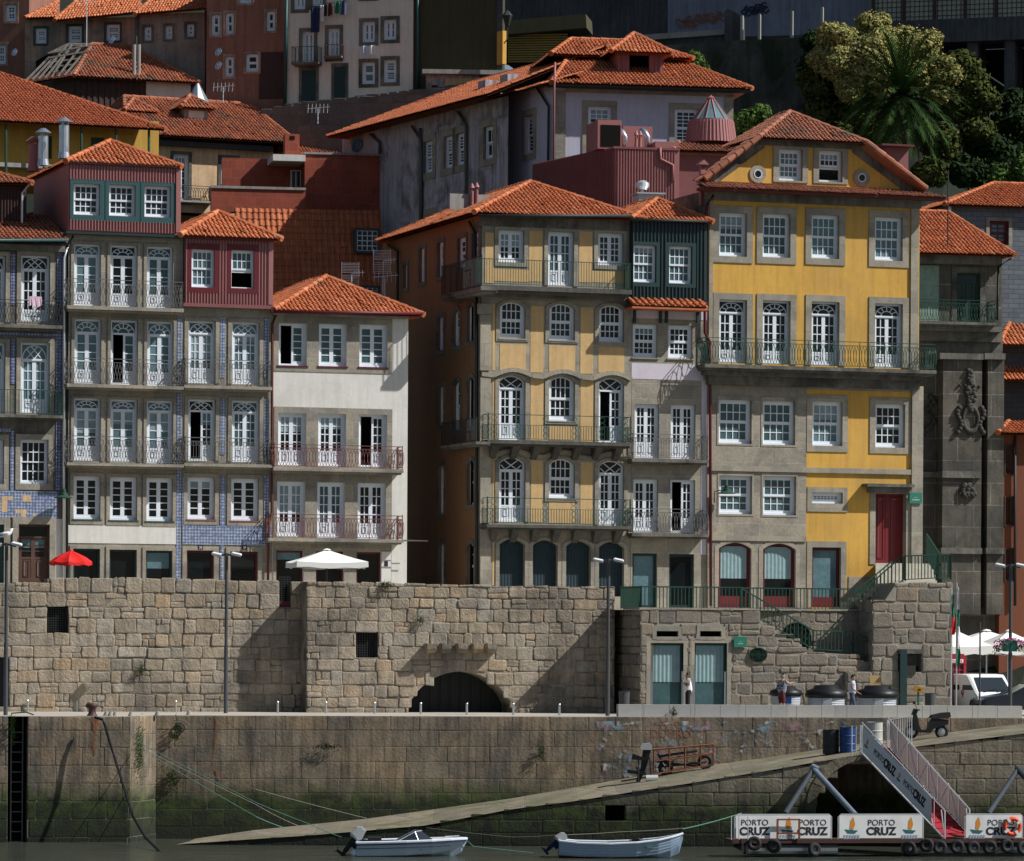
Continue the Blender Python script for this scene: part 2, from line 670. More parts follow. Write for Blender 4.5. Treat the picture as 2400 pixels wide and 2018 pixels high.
class Face:
 """one wall of a house; openings are collected, then the wall is meshed round them"""

 def __init__(s, house, pl, x0, y0, x1, y1, m, name, zb, depth, closed, inner, side=None):
  s.side = side
  s.rv = None
  s.h, s.pl, s.m, s.name, s.d, s.closed, s.inner = house, pl, m, name, depth, closed, inner
  s.u0, s.z0, s.u1, s.z1 = pl.rect(x0, y0, x1, y1)
  if zb is not None:
   s.z0 = zb
  s.holes = []
  s.extra = None

 @property
 def root(s): return s.h.root

 def finish(s, gable=None):
  mb = MB()
  hs = [(max(a, s.u0), max(b, s.z0), min(c, s.u1), min(d, s.z1)) for a, b, c, d in s.holes]
  wallgrid(mb, s.u0, s.u1, s.z0, s.z1, hs, 0, s.d, rev=False)
  mb.m = 3
  reveals(mb, hs, 0, s.d)
  mb.m = 0
  if gable:
   mb.prism(gable, 0, .3)
  if s.closed:
   mb.m = 2
   D = s.closed
   mb.poly([(s.u0, 0, s.z0), (s.u0, 0, s.z1), (s.u0, D, s.z1), (s.u0, D, s.z0)])
   mb.poly([(s.u1, 0, s.z0), (s.u1, D, s.z0), (s.u1, D, s.z1), (s.u1, 0, s.z1)])
   mb.poly([(s.u0, 0, s.z1), (s.u1, 0, s.z1), (s.u1, D, s.z1), (s.u0, D, s.z1)])
   mb.poly([(s.u0, D, s.z0), (s.u0, D, s.z1), (s.u1, D, s.z1), (s.u1, D, s.z0)])
  if hs:
   mb.m = 1
   k_ = .02 if s.closed else 2.2
   mb.poly([(s.u0 + .02, 1.3, s.z0), (s.u1 - k_, 1.3, s.z0), (s.u1 - k_, 1.3, s.z1), (s.u0 + .02, 1.3, s.z1)])
  return mb.build(s.name, [s.m, s.inner, s.side or s.m, s.rv or s.m], s.root, s.pl.M)

 def rect(s, x0, y0, x1, y1, w=0.): return s.pl.rect(x0, y0, x1, y1, w)

 # -- trim laid on the wall
 def band(s, x0, y0, x1, y1, m, proud=.05, name='stone_band', back=0.0, w=0.):
  u0, z0, u1, z1 = s.rect(x0, y0, x1, y1, w - proud)
  mb = MB()
  mb.box(u0, u1, w - proud, w + back, z0, z1)
  return mb.build(name, m, s.root, s.pl.M)

 def panel(s, rects, m, proud=.012, name='wall_panel'):
  for r in rects:
   mb = MB()
   u0, z0, u1, z1 = s.rect(*r)
   hs = [h for h in s.holes if h[0] < u1 and h[2] > u0 and h[1] < z1 and h[3] > z0]
   hs = [(max(a, u0), max(b, z0), min(c, u1), min(d, z1)) for a, b, c, d in hs]
   wallgrid(mb, u0, u1, z0, z1, hs, -proud, proud, rev=False)
   for e in (u0, u1):
    mb.poly([(e, -proud, z0), (e, 0, z0), (e, 0, z1), (e, -proud, z1)])
   mb.poly([(u0, -proud, z1), (u1, -proud, z1), (u1, 0, z1), (u0, 0, z1)])
   mb.poly([(u0, -proud, z0), (u0, 0, z0), (u1, 0, z0), (u1, -proud, z0)])
   o = mb.build(name, m, s.root, s.pl.M)
  return o

 def corr(s, x0, y0, x1, y1, m, name='metal_cladding', pitch=.12, proud=.02, z=None):
  u0, z0, u1, z1 = s.rect(x0, y0, x1, y1)
  mb = MB()
  hs = [h for h in s.holes if h[0] < u1 and h[2] > u0 and h[1] < z1 and h[3] > z0]
  hs = [(max(a, u0), max(b, z0), min(c, u1), min(d, z1)) for a, b, c, d in hs]
  wallgrid(mb, u0, u1, z0, z1, hs, -proud, proud, rev=False)
  ribs(mb, u0, u1, z0, z1, hs, pitch, .045, -proud)
  return mb.build(name, m, s.root, s.pl.M)

 def pipe(s, pts, r, m, name='drainpipe', w=-.12):
  mb = MB()
  mb.tube([s.pl.p(x, y, w) for x, y in pts], r, 8)
  return mb.build(name, m, s.root, s.pl.M, True)

 # -- windows and doors
 def win(s, kind, x0, y0, x1, y1, nx=2, ny=4, tr=0., trp='fan', arch=0., panel=0., open=None, m='white_paint', glass=None,
   sur=None, sm='granite', sill=None, rec=.13, fw=.082, st=.078, mu=.036, name=None, label=None, curtain=None, pm=None, sdepth=.04):
  pl = s.pl
  u0, z0, u1, z1 = s.rect(x0, y0, x1, y1)
  s.holes.append((u0, z0, u1, z1))
  rise = arch * (u1 - u0)
  zsp = z1 - rise
  nm = name or ('balcony_door' if panel else 'window')
  fr, gl, pn = MB(), MB(), MB()
  y = rec

  def zt(u):
   if not rise:
    return z1
   w = u1 - u0
   Rr = (w * w / 4 + rise * rise) / (2 * rise)
   q = Rr * Rr - (u - (u0 + u1) / 2) ** 2
   return z1 - Rr + math.sqrt(max(q, 0))
  # fixed frame
  fr.box(u0, u0 + fw, y, y + .09, z0, zsp)
  fr.box(u1 - fw, u1, y, y + .09, z0, zsp)
  fr.box(u0 + fw, u1 - fw, y, y + .09, z0, z0 + fw)
  if rise:
   a, b = arcpts(u0, u1, zsp, rise), arcpts(u0 + fw, u1 - fw, zsp, rise - fw * .6)
   for i in range(len(a) - 1):
    fr.prism([a[i], a[i + 1], b[i + 1], b[i]], y, y + .09)
  else:
   fr.box(u0 + fw, u1 - fw, y, y + .09, z1 - fw, z1)
  U0, U1, Z0, Z1 = u0 + fw, u1 - fw, z0 + fw, z1 - fw
  gm = glass if glass is not None else rnd.choice([0, 0, 0, 1, 1, 2, 3])

  zbl = z1 - (z1 - z0) * rnd.uniform(.2, .6) if rnd.random() < .42 and not rise else 99.
  gbl = rnd.choice([3, 4, 4])

  def pane(a, b, c, d, yy):
   if c < zbl < d:
    gl.m = gbl
    gl.poly([(a, yy, zbl), (b, yy, zbl), (b, yy, d), (a, yy, d)])
    d = zbl
   gl.m = gm if rnd.random() < .8 or glass is not None else rnd.choice([0, 1, 2])
   if rise and d > zsp:
    pts = [(a, c), (b, c), (b, min(d, zt(b) - fw * .5))]
    for i in range(1, 8):
     q = b + (a - b) * i / 8
     pts.append((q, min(d, zt(q) - fw * .5)))
    pts.append((a, min(d, zt(a) - fw * .5)))
    gl.poly([(p, yy, q) for p, q in pts])
   else:
    gl.poly([(a, yy, c), (b, yy, c), (b, yy, d), (a, yy, d)])

  def leaf(a, b, c, d, nx, ny, yy, pf=0., botr=1.3):
   top = d
   fr.box(a, a + st, yy, yy + .05, c, min(d, zt(a + st)))
   fr.box(b - st, b, yy, yy + .05, c, min(d, zt(b - st)))
   fr.box(a + st, b - st, yy, yy + .05, c, c + st * botr)
   if not (rise and d > zsp):
    fr.box(a + st, b - st, yy, yy + .05, d - st, d)
   g0, g1, h0, h1 = a + st, b - st, c + st * botr, d - st
   if rise and d > zsp:
    h1 = d - fw * .4
   if pf:
    zp = c + (d - c) * pf
    pn.box(g0, g1, yy + .012, yy + .045, h0, zp)
    mgn = (g1 - g0) * .2
    pw = g1 - g0 - 2 * mgn
    if pw > .08:
     pz0, pz1 = h0 + mgn * .7, zp - mgn * .7
     for q0, q1, r0, r1 in ((g0 + mgn, g1 - mgn, pz0, pz0 + .03), (g0 + mgn, g1 - mgn, pz1 - .03, pz1), (g0 + mgn, g0 + mgn + .03, pz0, pz1), (g1 - mgn - .03, g1 - mgn, pz0, pz1)):
      pn.box(q0, q1, yy - .012, yy + .014, r0, r1)
     pn.m = 1
     pn.box(g0 + mgn + .03, g0 + mgn + .045, yy + .008, yy + .011, pz0 + .03, pz1 - .03)
     pn.box(g0 + mgn + .03, g1 - mgn - .03, yy + .008, yy + .011, pz1 - .045, pz1 - .03)
     pn.m = 0
    fr.box(g0, g1, yy, yy + .05, zp, zp + st)
    h0 = zp + st
   for i in range(1, nx):
    q = g0 + (g1 - g0) * i / nx
    fr.box(q - mu / 2, q + mu / 2, yy + .008, yy + .04, h0, min(h1, zt(q) - fw * .4))
   for i in range(1, ny):
    q = h0 + (h1 - h0) * i / ny
    fr.box(g0, g1, yy + .01, yy + .038, q - mu / 2, q + mu / 2)
   pane(g0, g1, h0, h1, yy + .03)

  if kind == 'sash':
   zm = z0 + (z1 - z0) * .5
   leaf(U0, U1, zm - .03, z1 if rise else Z1, nx, ny, y + .02, 0, 1.2)
   if tr and rise:
    pass
   if open != 'B':
    leaf(U0, U1, Z0, zm + .02, nx, ny, y + .055, 0, 1.5)
   else:
    leaf(U0, U1, zm - .12, zm + .02, nx, 1, y + .055)
  elif kind in ('two', 'one'):
   zl = Z1
   if tr:
    zl = z1 - (z1 - z0) * tr
    fr.box(U0, U1, y - .01, y + .09, zl - .035, zl + .035)
    a, b, c, d = U0, U1, zl + .035, (z1 if rise else Z1)
    if not rise:
     pane(a, b, c, d, y + .05)
    else:
     pane(a, b, c, d, y + .05)
    um = (a + b) / 2
    hh = (d - c) - (fw * .5 if rise else 0.)
    k0, k1 = y + .02, y + .048
    if trp == 'fan':
     rx = (b - a) / 2 * .94
     rz = hh * .92
     for f in (1., .5):
      pr = None
      for i in range(13):
       q = math.pi * i / 12
       p = (um + rx * f * math.cos(q), c + rz * f * math.sin(q))
       if pr: fr.bar(pr, p, mu * .9, k0, k1)
       pr = p
     for i in range(1, 6):
      q = math.pi * i / 6
      fr.bar((um + rx * .5 * math.cos(q), c + rz * .5 * math.sin(q)), (um + rx * math.cos(q), c + rz * math.sin(q)), mu * .9, k0, k1)
    elif trp == 'lattice':
     rx = (b - a) / 2
     pr = None
     for i in range(13):
      q = math.pi * i / 12
      p = (um + rx * .95 * math.cos(q), c + hh * .95 * math.sin(q))
      if pr and not rise: fr.bar(pr, p, mu * .9, k0, k1)
      pr = p
     for sg in (1, -1):
      fr.bar((um - sg * rx * .62, c), (um + sg * rx * .3, c + hh * .93), mu * .9, k0, k1)
      fr.bar((um, c), (um + sg * rx * .66, c + hh * .75), mu * .9, k0, k1)
    elif trp == 'cross':
     for sg in (1, -1):
      rx = (b - a) / 2
      fr.bar((um - sg * rx * .5, c), (um + sg * rx * .62, c + hh * .84), mu * .9, k0, k1)
      fr.bar((um - sg * rx * .5, c), (um - sg * rx * .9, c + hh * .4), mu * .9, k0, k1)
   um = (U0 + U1) / 2
   if kind == 'one':
    leaf(U0, U1, Z0, zl, nx, ny, y + .03, panel)
   else:
    if open != 'L':
     leaf(U0, um, Z0, zl, nx, ny, y + .03, panel)
    else:
     fr.box(U0 + .01, U0 + .06, y + .06, y + .06 + (um - U0) * .9, Z0, zl)
    if open != 'R':
     leaf(um, U1, Z0, zl, nx, ny, y + .03, panel)
    else:
     fr.box(U1 - .06, U1 - .01, y + .06, y + .06 + (um - U0) * .9, Z0, zl)
  elif kind == 'shop':
   # plain glazed opening with a heavy frame
   pane(U0, U1, Z0 + (Z1 - Z0) * panel, z1 if rise else Z1, y + .05)
   if panel:
    pn.box(U0, U1, y + .01, y + .06, Z0, Z0 + (Z1 - Z0) * panel)
  w_ = fr.build(nm, m, s.root, pl.M)
  if label: w_['label'] = label
  if gl.f: gl.build('pane', ['glass_dark', 'glass_mid', 'glass_teal', 'glass_pale', 'glass_curtain'], w_, pl.M)
  if pn.f: pn.build('panel', [pm or m, 'panel_line'], w_, pl.M)
  if curtain:
   cb = MB()
   n = 14
   zc0 = z0 + (z1 - z0) * curtain[0]
   vs = []
   for i in range(n + 1):
    q = U0 + (U1 - U0) * i / n
    yy = y + .022 + (.02 if i % 2 else 0.)
    vs += [(q, yy, zc0), (q, yy, Z1)]
   cb.add(vs, [(2 * i, 2 * i + 2, 2 * i + 3, 2 * i + 1) for i in range(n)])
   cb.build('curtain', curtain[1], w_, pl.M)
  if sur is not None:
   mg = sur if isinstance(sur, (tuple, list)) else (sur,) * 4
   k = (u1 - u0) / (x1 - x0)
   l, t, r_, b = [q * k for q in mg]
   sb = MB()
   sb.box(u0 - l, u0, -sdepth, .02, z0 - b, zsp)
   sb.box(u1, u1 + r_, -sdepth, .02, z0 - b, zsp)
   if b: sb.box(u0, u1, -sdepth, .02, z0 - b, z0)
   if rise:
    a = arcpts(u0, u1, zsp, rise)
    top = [(u1 + r_, zsp), (u1 + r_, z1 + t), (u0 - l, z1 + t), (u0 - l, zsp)]
    if t > .12:
     top = [(u1 + r_, zsp)] + [(p, q) for p, q in reversed(arcpts(u0 - l, u1 + r_, zsp + t * .6, rise + t * .4))] + [(u0 - l, zsp)]
    # left and right halves keep the polygons simple
    for i in range(len(a) - 1):
     f0, f1 = i / (len(a) - 1), (i + 1) / (len(a) - 1)
     o = arcpts(u0 - l, u1 + r_, zsp + t * .6, rise + t * .4)
     sb.prism([a[i], a[i + 1], o[i + 1], o[i]], -sdepth, .2)
    sb.prism([(u0 - l, zsp), (u0, zsp), (u0 - l, zsp + t * .6)], -sdepth, .02)
    sb.prism([(u1, zsp), (u1 + r_, zsp), (u1 + r_, zsp + t * .6)], -sdepth, .02)
   else:
    sb.box(u0 - l, u1 + r_, -sdepth, .02, z1, z1 + t) if t else None
   sb.build('surround', sm, w_, pl.M)
  elif rise:
   sb = MB()
   a = arcpts(u0, u1, zsp, rise)
   n = len(a) - 1
   for i in range(n):
    sb.prism([a[i], a[i + 1], (a[i + 1][0], z1 + .003), (a[i][0], z1 + .003)], 0.004, .25)
   sb.build('surround', s.m, w_, pl.M)
  if sill:
   sb = MB()
   sb.box(u0 - .06, u1 + .06, -.06, .12, z0 - .05, z0 + .001)
   sb.build('sill', sill, w_, pl.M)
  return w_

 def opening(s, x0, y0, x1, y1):
  s.holes.append(s.rect(x0, y0, x1, y1))

 # -- balconies
 def balcony(s, x0, x1, yt, yb, yr, pat='bars', proj=.6, sm='granite', rm='iron_grey', corb=0, pitch=.11, sides='lr', tilt=0., flip=0.):
  pl = s.pl
  xm = (x0 + x1) / 2
  ym = (yt + yb) / 2
  u0, u1 = pl.u(x0, ym, -proj), pl.u(x1, ym, -proj)
  z1, z0, zr = pl.z(xm, yt, -proj), pl.z(xm, yb, -proj), pl.z(xm, yr, -proj)
  mb = MB()
  hh = z1 - z0
  mb.box(u0, u1, -proj, 0, z0 + hh * .35, z1)
  mb.box(u0 + .06, u1 - .06, -proj + .08, 0, z0, z0 + hh * .35 - .002)
  for i in range(corb):
   uc = u0 + (u1 - u0) * (i + .5) / corb
   mb.add([(uc - .16, 0, z0), (uc + .16, 0, z0), (uc + .16, -proj * .8, z0), (uc - .16, -proj * .8, z0), (uc - .12, 0, z0 - .5), (uc + .12, 0, z0 - .5), (uc + .12, -proj * .25, z0 - .42), (uc - .12, -proj * .25, z0 - .42)],
    [(0, 1, 2, 3), (4, 7, 6, 5), (2, 6, 7, 3), (0, 3, 7, 4), (1, 5, 6, 2)])
  b = mb.build('balcony', sm, s.root, pl.M)
  rl = MB()
  y = -proj + .05
  railing(rl, [(u0 + .04, -.02), (u0 + .04, y), (u1 - .04, y), (u1 - .04, -.02)] if sides == 'lr' else ([(u0 + .04, y), (u1 - .04, y), (u1 - .04, -.02)] if sides == 'r' else [(u0 + .04, -.02), (u0 + .04, y), (u1 - .04, y)]),
    z1, zr, pat, pitch)
  rl.build('railing', rm, b, pl.M)
  return b


def railing(mb, path, z0, z1, pat='bars', pitch=.11, th=.012, posts=0):
 """iron railing along a plan path; z0, z1 may be (start, end) pairs for slopes"""
 t = th
 pts = [Vector((p[0], p[1])) for p in path]
 L = [0]
 for i in range(len(pts) - 1):
  L.append(L[-1] + (pts[i + 1] - pts[i]).length)
 tot = L[-1]
 zz0 = z0 if isinstance(z0, tuple) else (z0, z0)
 zz1 = z1 if isinstance(z1, tuple) else (z1, z1)
 for i in range(len(pts) - 1):
  a, b = pts[i], pts[i + 1]
  d = b - a
  ln = d.length
  if ln < .02:
   continue
  e = d / ln
  f0, f1 = L[i] / tot, L[i + 1] / tot
  za = lambda f: zz0[0] + (zz0[1] - zz0[0]) * (f0 + (f1 - f0) * f)
  zb = lambda f: zz1[0] + (zz1[1] - zz1[0]) * (f0 + (f1 - f0) * f)

  def P(f, h):
   q = a + d * f
   lo, hi = za(f), zb(f)
   return (q.x, q.y, lo + (hi - lo) * h)
  mb.tube([P(0, 1), P(1, 1)], t * 1.6, 4)
  mb.tube([P(0, .06), P(1, .06)], t * 1.2, 4)
  if pat in ('ovals', 'scroll', 'diamond'):
   mb.tube([P(0, .86), P(1, .86)], t, 4)
  for f in (0, 1):
   mb.tube([P(f, 0), P(f, 1.04)], t * 1.6, 4)
  n = max(1, int(ln / pitch))
  hm = za(.5), zb(.5)
  hgt = hm[1] - hm[0]
  if pat == 'bars':
   for k in range(1, n):
    mb.tube([P(k / n, .06), P(k / n, 1)], t, 4, False)
  elif pat == 'bars_low':
   for k in range(1, n):
    mb.tube([P(k / n, .06), P(k / n, .6)], t, 4, False)
   mb.tube([P(0, .6), P(1, .6)], t, 4)
   m = max(1, int(ln / 1.15))
   for k in range(m + 1):
    f = min(max(k / m, .04), .96)
    for h in (.2, .42, .64, .86):
     cur = [P(f + .11 / ln * math.cos(q) * (1 if ln > .5 else .3), h + .1 * math.sin(q)) for q in [2 * math.pi * j / 10 for j in range(11)]]
     mb.tube(cur, t, 4, False)
  elif pat == 'ovals':
   n = max(1, int(ln / (pitch * 2.2)))
   for k in range(n):
    f = (k + .5) / n
    for ox in (-.28, .28):
     cur = [P(f + (ox + .5 * math.cos(q)) / n, .46 + .4 * math.sin(q)) for q in [2 * math.pi * j / 12 for j in range(13)]]
     mb.tube(cur, t, 4, False)
   m = max(1, int(ln / 1.1))
   for k in range(1, m):
    mb.tube([P(k / m, 0), P(k / m, 1)], t * 1.3, 4)
  elif pat == 'diamond':
   for k in range(n + 1):
    f = k / n
    g = min(1, f + 1.6 * pitch / ln)
    h = max(0, f - 1.6 * pitch / ln)
    mb.tube([P(f, .06), P(g, .06 + .8 * (g - f) / (1.6 * pitch / ln))], t * .9, 4, False)
    mb.tube([P(f, .06), P(h, .06 + .8 * (f - h) / (1.6 * pitch / ln))], t * .9, 4, False)
  elif pat == 'scroll':
   for k in range(1, n):
    mb.tube([P(k / n, .06), P(k / n, .86)], t, 4, False)
   m = max(1, int(ln / .22))
   for k in range(m):
    f = (k + .5) / m
    for h, r in ((.76, .08), (.2, .07)):
     cur = [P(f + r * 1.2 / ln * math.cos(q), h + r * math.sin(q)) for q in [2 * math.pi * j / 8 for j in range(9)]]
     mb.tube(cur, t * .9, 4, False)


def text_mesh(body, size, depth=.004, bold=0., spacing=1.):
 cu = bpy.data.curves.new('text', 'FONT')
 cu.body = body
 cu.size = size
 cu.extrude = depth
 cu.offset = bold
 cu.space_character = spacing
 cu.align_x = 'CENTER'
 cu.align_y = 'CENTER'
 o = bpy.data.objects.new('text', cu)
 COL.objects.link(o)
 dg = bpy.context.evaluated_depsgraph_get()
 dg.update()
 me = bpy.data.meshes.new_from_object(o.evaluated_get(dg))
 bpy.data.objects.remove(o)
 bpy.data.curves.remove(cu)
 return me


def text(body, size, m, parent, M, name='lettering', width=None, bold=0., height=None, spacing=1.):
 """lettering standing upright in the x,z plane of M, facing -y"""
 me = text_mesh(body, size, .001, bold, spacing)
 xs = [v.co.x for v in me.vertices]
 ys = [v.co.y for v in me.vertices]
 kx = width / (max(xs) - min(xs)) if width else 1.
 ky = height / (max(ys) - min(ys)) if height else (kx if width else 1.)
 cx, cy = (max(xs) + min(xs)) / 2, (max(ys) + min(ys)) / 2
 for v in me.vertices:
  x, y, z = v.co
  v.co = ((x - cx) * kx, -z, (y - cy) * ky)
 me.materials.clear()
 me.materials.append(MATS[m])
 me.name = name
 o = bpy.data.objects.new(name, me)
 COL.objects.link(o)
 place(o, parent, M)
 return o
# ---------------------------------------------------------------- palette
mat('white_paint', (.72, .765, .82), .45, .06, 3, spec=.4)
mat('panel_line', (.30, .32, .36), .7, .0)
mat('interior', (.012, .011, .010), .95, .0, spec=.05)  # near-black: the dark of unlit rooms and recesses is put into the colour
for n_, c_ in (('glass_dark', (.006, .009, .011)), ('glass_mid', (.020, .035, .041)), ('glass_teal', (.055, .108, .118)), ('glass_pale', (.105, .185, .21)), ('glass_curtain', (.24, .32, .345))):
 mat(n_, c_, .08, .35, .9, spec=.22)
mat('granite', (.285, .262, .220), .88, .32, 1.1, bump=.25, bsc=9, brick=(1.15, .62, (.36, .33, .27), .012), patch=((.13, .125, .11), .55, .53, .72))
mat('granite_trim', (.308, .284, .236), .88, .24, 1.3, bump=.2, bsc=10, brick=(1.3, .9, (.22, .20, .16), .010), patch=((.15, .145, .125), .8, .52, .74))
mat('granite_grey', (.165, .155, .133), .9, .3, 1., bump=.3, bsc=8, patch=((.055, .055, .05), .7, .45, .68), streak=.35)
mat('granite_slab_dark', (.095, .09, .078), .9, .35, 1., bump=.3, streak=.3)  # dark stains; the shade of slab undersides is put into the colour too
mat('granite_church', (.142, .131, .110), .9, .3, .8, bump=.3, bsc=8, brick=(1.5, .95, (.33, .31, .27), .016), patch=((.045, .045, .042), .35, .42, .66), streak=.3)
mat('plaster_white', (.65, .635, .59), .9, .10, .6, bump=.1, bsc=14, streak=.12, patch=((.54, .52, .47), .5, .55, .78))
mat('plaster_yellow', (.60, .345, .070), .9, .12, .5, bump=.1, bsc=12, streak=.17, patch=((.47, .29, .09), .35, .48, .75))
mat('plaster_ochre', (.57, .385, .18), .9, .14, .6, bump=.1, bsc=12, streak=.14, patch=((.44, .31, .17), .6, .55, .78))
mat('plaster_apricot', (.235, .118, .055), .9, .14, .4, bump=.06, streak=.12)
mat('plaster_mauve', (.56, .51, .57), .9, .08, .6, bump=.06, streak=.08)
mat('plaster_lilac', (.50, .49, .58), .9, .10, .5, streak=.1)
mat('plaster_stained', (.46, .43, .46), .92, .25, .7, streak=.5, patch=((.13, .11, .10), .5, .48, .66))
mat('plaster_cream', (.68, .63, .55), .9, .12, .5, streak=.14)
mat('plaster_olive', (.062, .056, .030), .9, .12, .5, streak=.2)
mat('plaster_rust', (.265, .125, .090), .9, .2, .6, streak=.3)
mat('plaster_brown', (.40, .265, .195), .92, .3, .6, streak=.4, patch=((.20, .17, .14), .7, .45, .6))
mat('plaster_oldstone', (.31, .255, .215), .92, .38, .9, bump=.4, bsc=5, streak=.3, patch=((.30, .22, .17), 1.3, .48, .62))
mat('plaster_tan', (.60, .42, .25), .92, .2, .7, streak=.3)
mat('plaster_gold', (.48, .30, .06), .9, .15, .6, streak=.2)
mat('plaster_orange', (.19, .066, .034), .9, .12, .6, streak=.1)
mat('concrete', (.30, .29, .27), .9, .2, .8, bump=.1, streak=.25)
mat('concrete_dark', (.080, .082, .085), .9, .35, .4, streak=.45, patch=((.05, .055, .06), .25, .45, .65))
mat('parapet_stone', (.40, .40, .39), .85, .12, .9, bump=.08, brick=(1.75, 2., (.2, .2, .2), .012))
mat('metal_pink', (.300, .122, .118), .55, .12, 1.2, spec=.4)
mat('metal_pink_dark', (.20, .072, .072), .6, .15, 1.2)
mat('red_paint', (.105, .009, .015), .5, .1, 2)
mat('red_door', (.15, .012, .016), .5, .12, 1.5)
mat('step_stone', (.44, .41, .34), .9, .25, 1.5, bump=.2)
mat('teal_dark', (.012, .055, .055), .5, .1, 2)
mat('frosted_glass', (.30, .33, .26), .35, .15, .3, spec=.5)
mat('rust_dark', (.06, .028, .022), .8, .3, 3)
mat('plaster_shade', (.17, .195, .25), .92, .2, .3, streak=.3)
mat('ivy_wall', (.075, .075, .07), .95, .35, .4, bump=.4, streak=.3, patch=((.016, .028, .014), .35, .40, .58))
mat('stone_dark', (.12, .11, .1), .95, .35, .8, bump=.5, pal=[(.115, .11, .10), (.09, .088, .085), (.14, .13, .115), (.10, .105, .11)])
mat('rafter_wood', (.10, .09, .08), .9, .35, 3)
mat('granite_black', (.055, .052, .047), .85, .3, 4, bump=.3)
mat('bollard_iron', (.055, .022, .022), .6, .3, 5)
mat('rust_stain', (.24, .095, .05), .95, .35, 5, alpha=(2., .40, .62, (4, 4, .8)))
mat('old_paint', (.3, .2, .2), .95, .3, 1.2, alpha=(1.6, .54, .66), patch=((.20, .28, .33), .9, .48, .56))
mat('old_paint_pale', (.40, .38, .36), .95, .3, 1.2, alpha=(2.6, .58, .66), patch=((.13, .23, .24), .7, .56, .6))
mat('boat_hull_blue', (.36, .45, .53), .35, .12, 1.5)
mat('banner_tan', (.46, .42, .385), .8, .1, 3)
mat('steel_dark', (.035, .045, .055), .5, .2, 3)
mat('boom_grey', (.16, .20, .24), .45, .2, 3)
mat('drum_dark', (.022, .026, .03), .5, .2, 3)
mat('rust_board', (.26, .075, .035), .85, .4, 4)
mat('booth_glass', (.035, .02, .025), .1, .1, 3)
mat('cloth_pink', (.52, .36, .44), .9, .1, 9)
mat('teal_paint', (.028, .080, .085), .5, .08, 2)
mat('green_dark', (.010, .034, .034), .55, .15, 2)
mat('green_metal', (.012, .030, .034), .5, .1, 2)
mat('green_tile', (.22, .32, .26), .5, .3, 6)
mat('green_door', (.02, .06, .04), .6, .2, 2)
mat('brown_door', (.085, .042, .028), .6, .3, 3)
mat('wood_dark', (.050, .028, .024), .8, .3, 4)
mat('iron_grey', (.11, .108, .105), .6, .2, 5)
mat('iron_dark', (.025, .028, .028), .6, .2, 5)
mat('iron_green', (.016, .060, .040), .5, .2, 5)
mat('iron_red', (.16, .055, .05), .6, .2, 5)
mat('steel', (.50, .52, .54), .35, .1, 4, metal=.85)
mat('zinc', (.50, .55, .60), .3, .15, 3, metal=.8)
mat('aluminium', (.62, .64, .66), .4, .06, 4, metal=.6)
mat('post_paint', (.060, .066, .072), .5, .1, 3)
mat('lamp_head', (.62, .64, .66), .4, .05, 3)
mat('rust', (.19, .062, .035), .85, .4, 3)
mat('slate', (.125, .145, .175), .6, .15, 2, brick=(.52, .22, (.045, .05, .06), .014), bump=.1)
mat('slate_dark', (.060, .066, .075), .65, .15, 2, brick=(.52, .22, (.03, .03, .035), .014))
mat('tile_blue', (.36, .39, .44), .35, .12, 2, tile=(.085, (.10, .14, .27)))
mat('tile_blue_deep', (.26, .28, .35), .35, .12, 2, tile=(.085, (.06, .08, .19)))
mat('roof_bright', (.4, .1, .03), .85, .16, .9, pal=[(0.429, 0.121, 0.042), (0.487, 0.146, 0.051), (0.360, 0.097, 0.035), (0.522, 0.174, 0.067), (0.394, 0.111, 0.042), (0.452, 0.137, 0.056), (0.290, 0.084, 0.035), (0.557, 0.220, 0.104)], patch=((.15, .075, .045), .9, .56, .78))
mat('roof_worn', (.4, .1, .03), .88, .25, .7, pal=[(0.336, 0.104, 0.049), (0.383, 0.122, 0.056), (0.267, 0.081, 0.042), (0.429, 0.145, 0.070), (0.209, 0.074, 0.046)], patch=((.14, .085, .055), .6, .50, .70))
mat('roof_brown', (.3, .1, .05), .88, .22, .7, pal=[(.28, .10, .055), (.34, .125, .07), (.22, .085, .05), (.40, .165, .10), (.30, .12, .075)], patch=((.12, .085, .06), .8, .52, .72))
mat('roof_flat', (.43, .125, .045), .88, .18, .7, pal=[(0.383, 0.110, 0.046), (0.429, 0.128, 0.051), (0.348, 0.097, 0.042), (0.464, 0.151, 0.067)])
mat('wall_tile_red', (.29, .062, .036), .75, .18, 1., brick=(.42, .42, (.24, .10, .06), .014))
mat('stone_medieval', (0.393, 0.329, 0.239), .92, .34, 2.6, bump=.9, bsc=12, pal=[(0.374, 0.304, 0.222), (0.308, 0.263, 0.204), (0.439, 0.332, 0.215), (0.354, 0.319, 0.264), (0.255, 0.218, 0.170), (0.425, 0.304, 0.186), (0.328, 0.279, 0.213), (0.393, 0.332, 0.254), (0.282, 0.248, 0.202), (0.354, 0.272, 0.191), (0.406, 0.361, 0.293)], patch=((.125, .110, .092), .45, .48, .72), streak=.25)
mat('mortar', (.24, .21, .165), .95, .3, 3, bump=.5, patch=((.10, .09, .075), .9, .45, .6))
mat('mortar_pale', (.285, .262, .215), .95, .2, 4, bump=.3)
mat('mortar_dark', (.12, .11, .09), .95, .3, 3, bump=.3)
mat('stone_rubble', (.3, .26, .2), .92, .25, 3, bump=.6, bsc=14, pal=[(.255, .225, .178), (.21, .187, .152), (.29, .235, .168), (.165, .148, .124), (.24, .212, .172), (.27, .212, .152), (.14, .128, .11)], patch=((.14, .125, .105), 1.3, .52, .72))
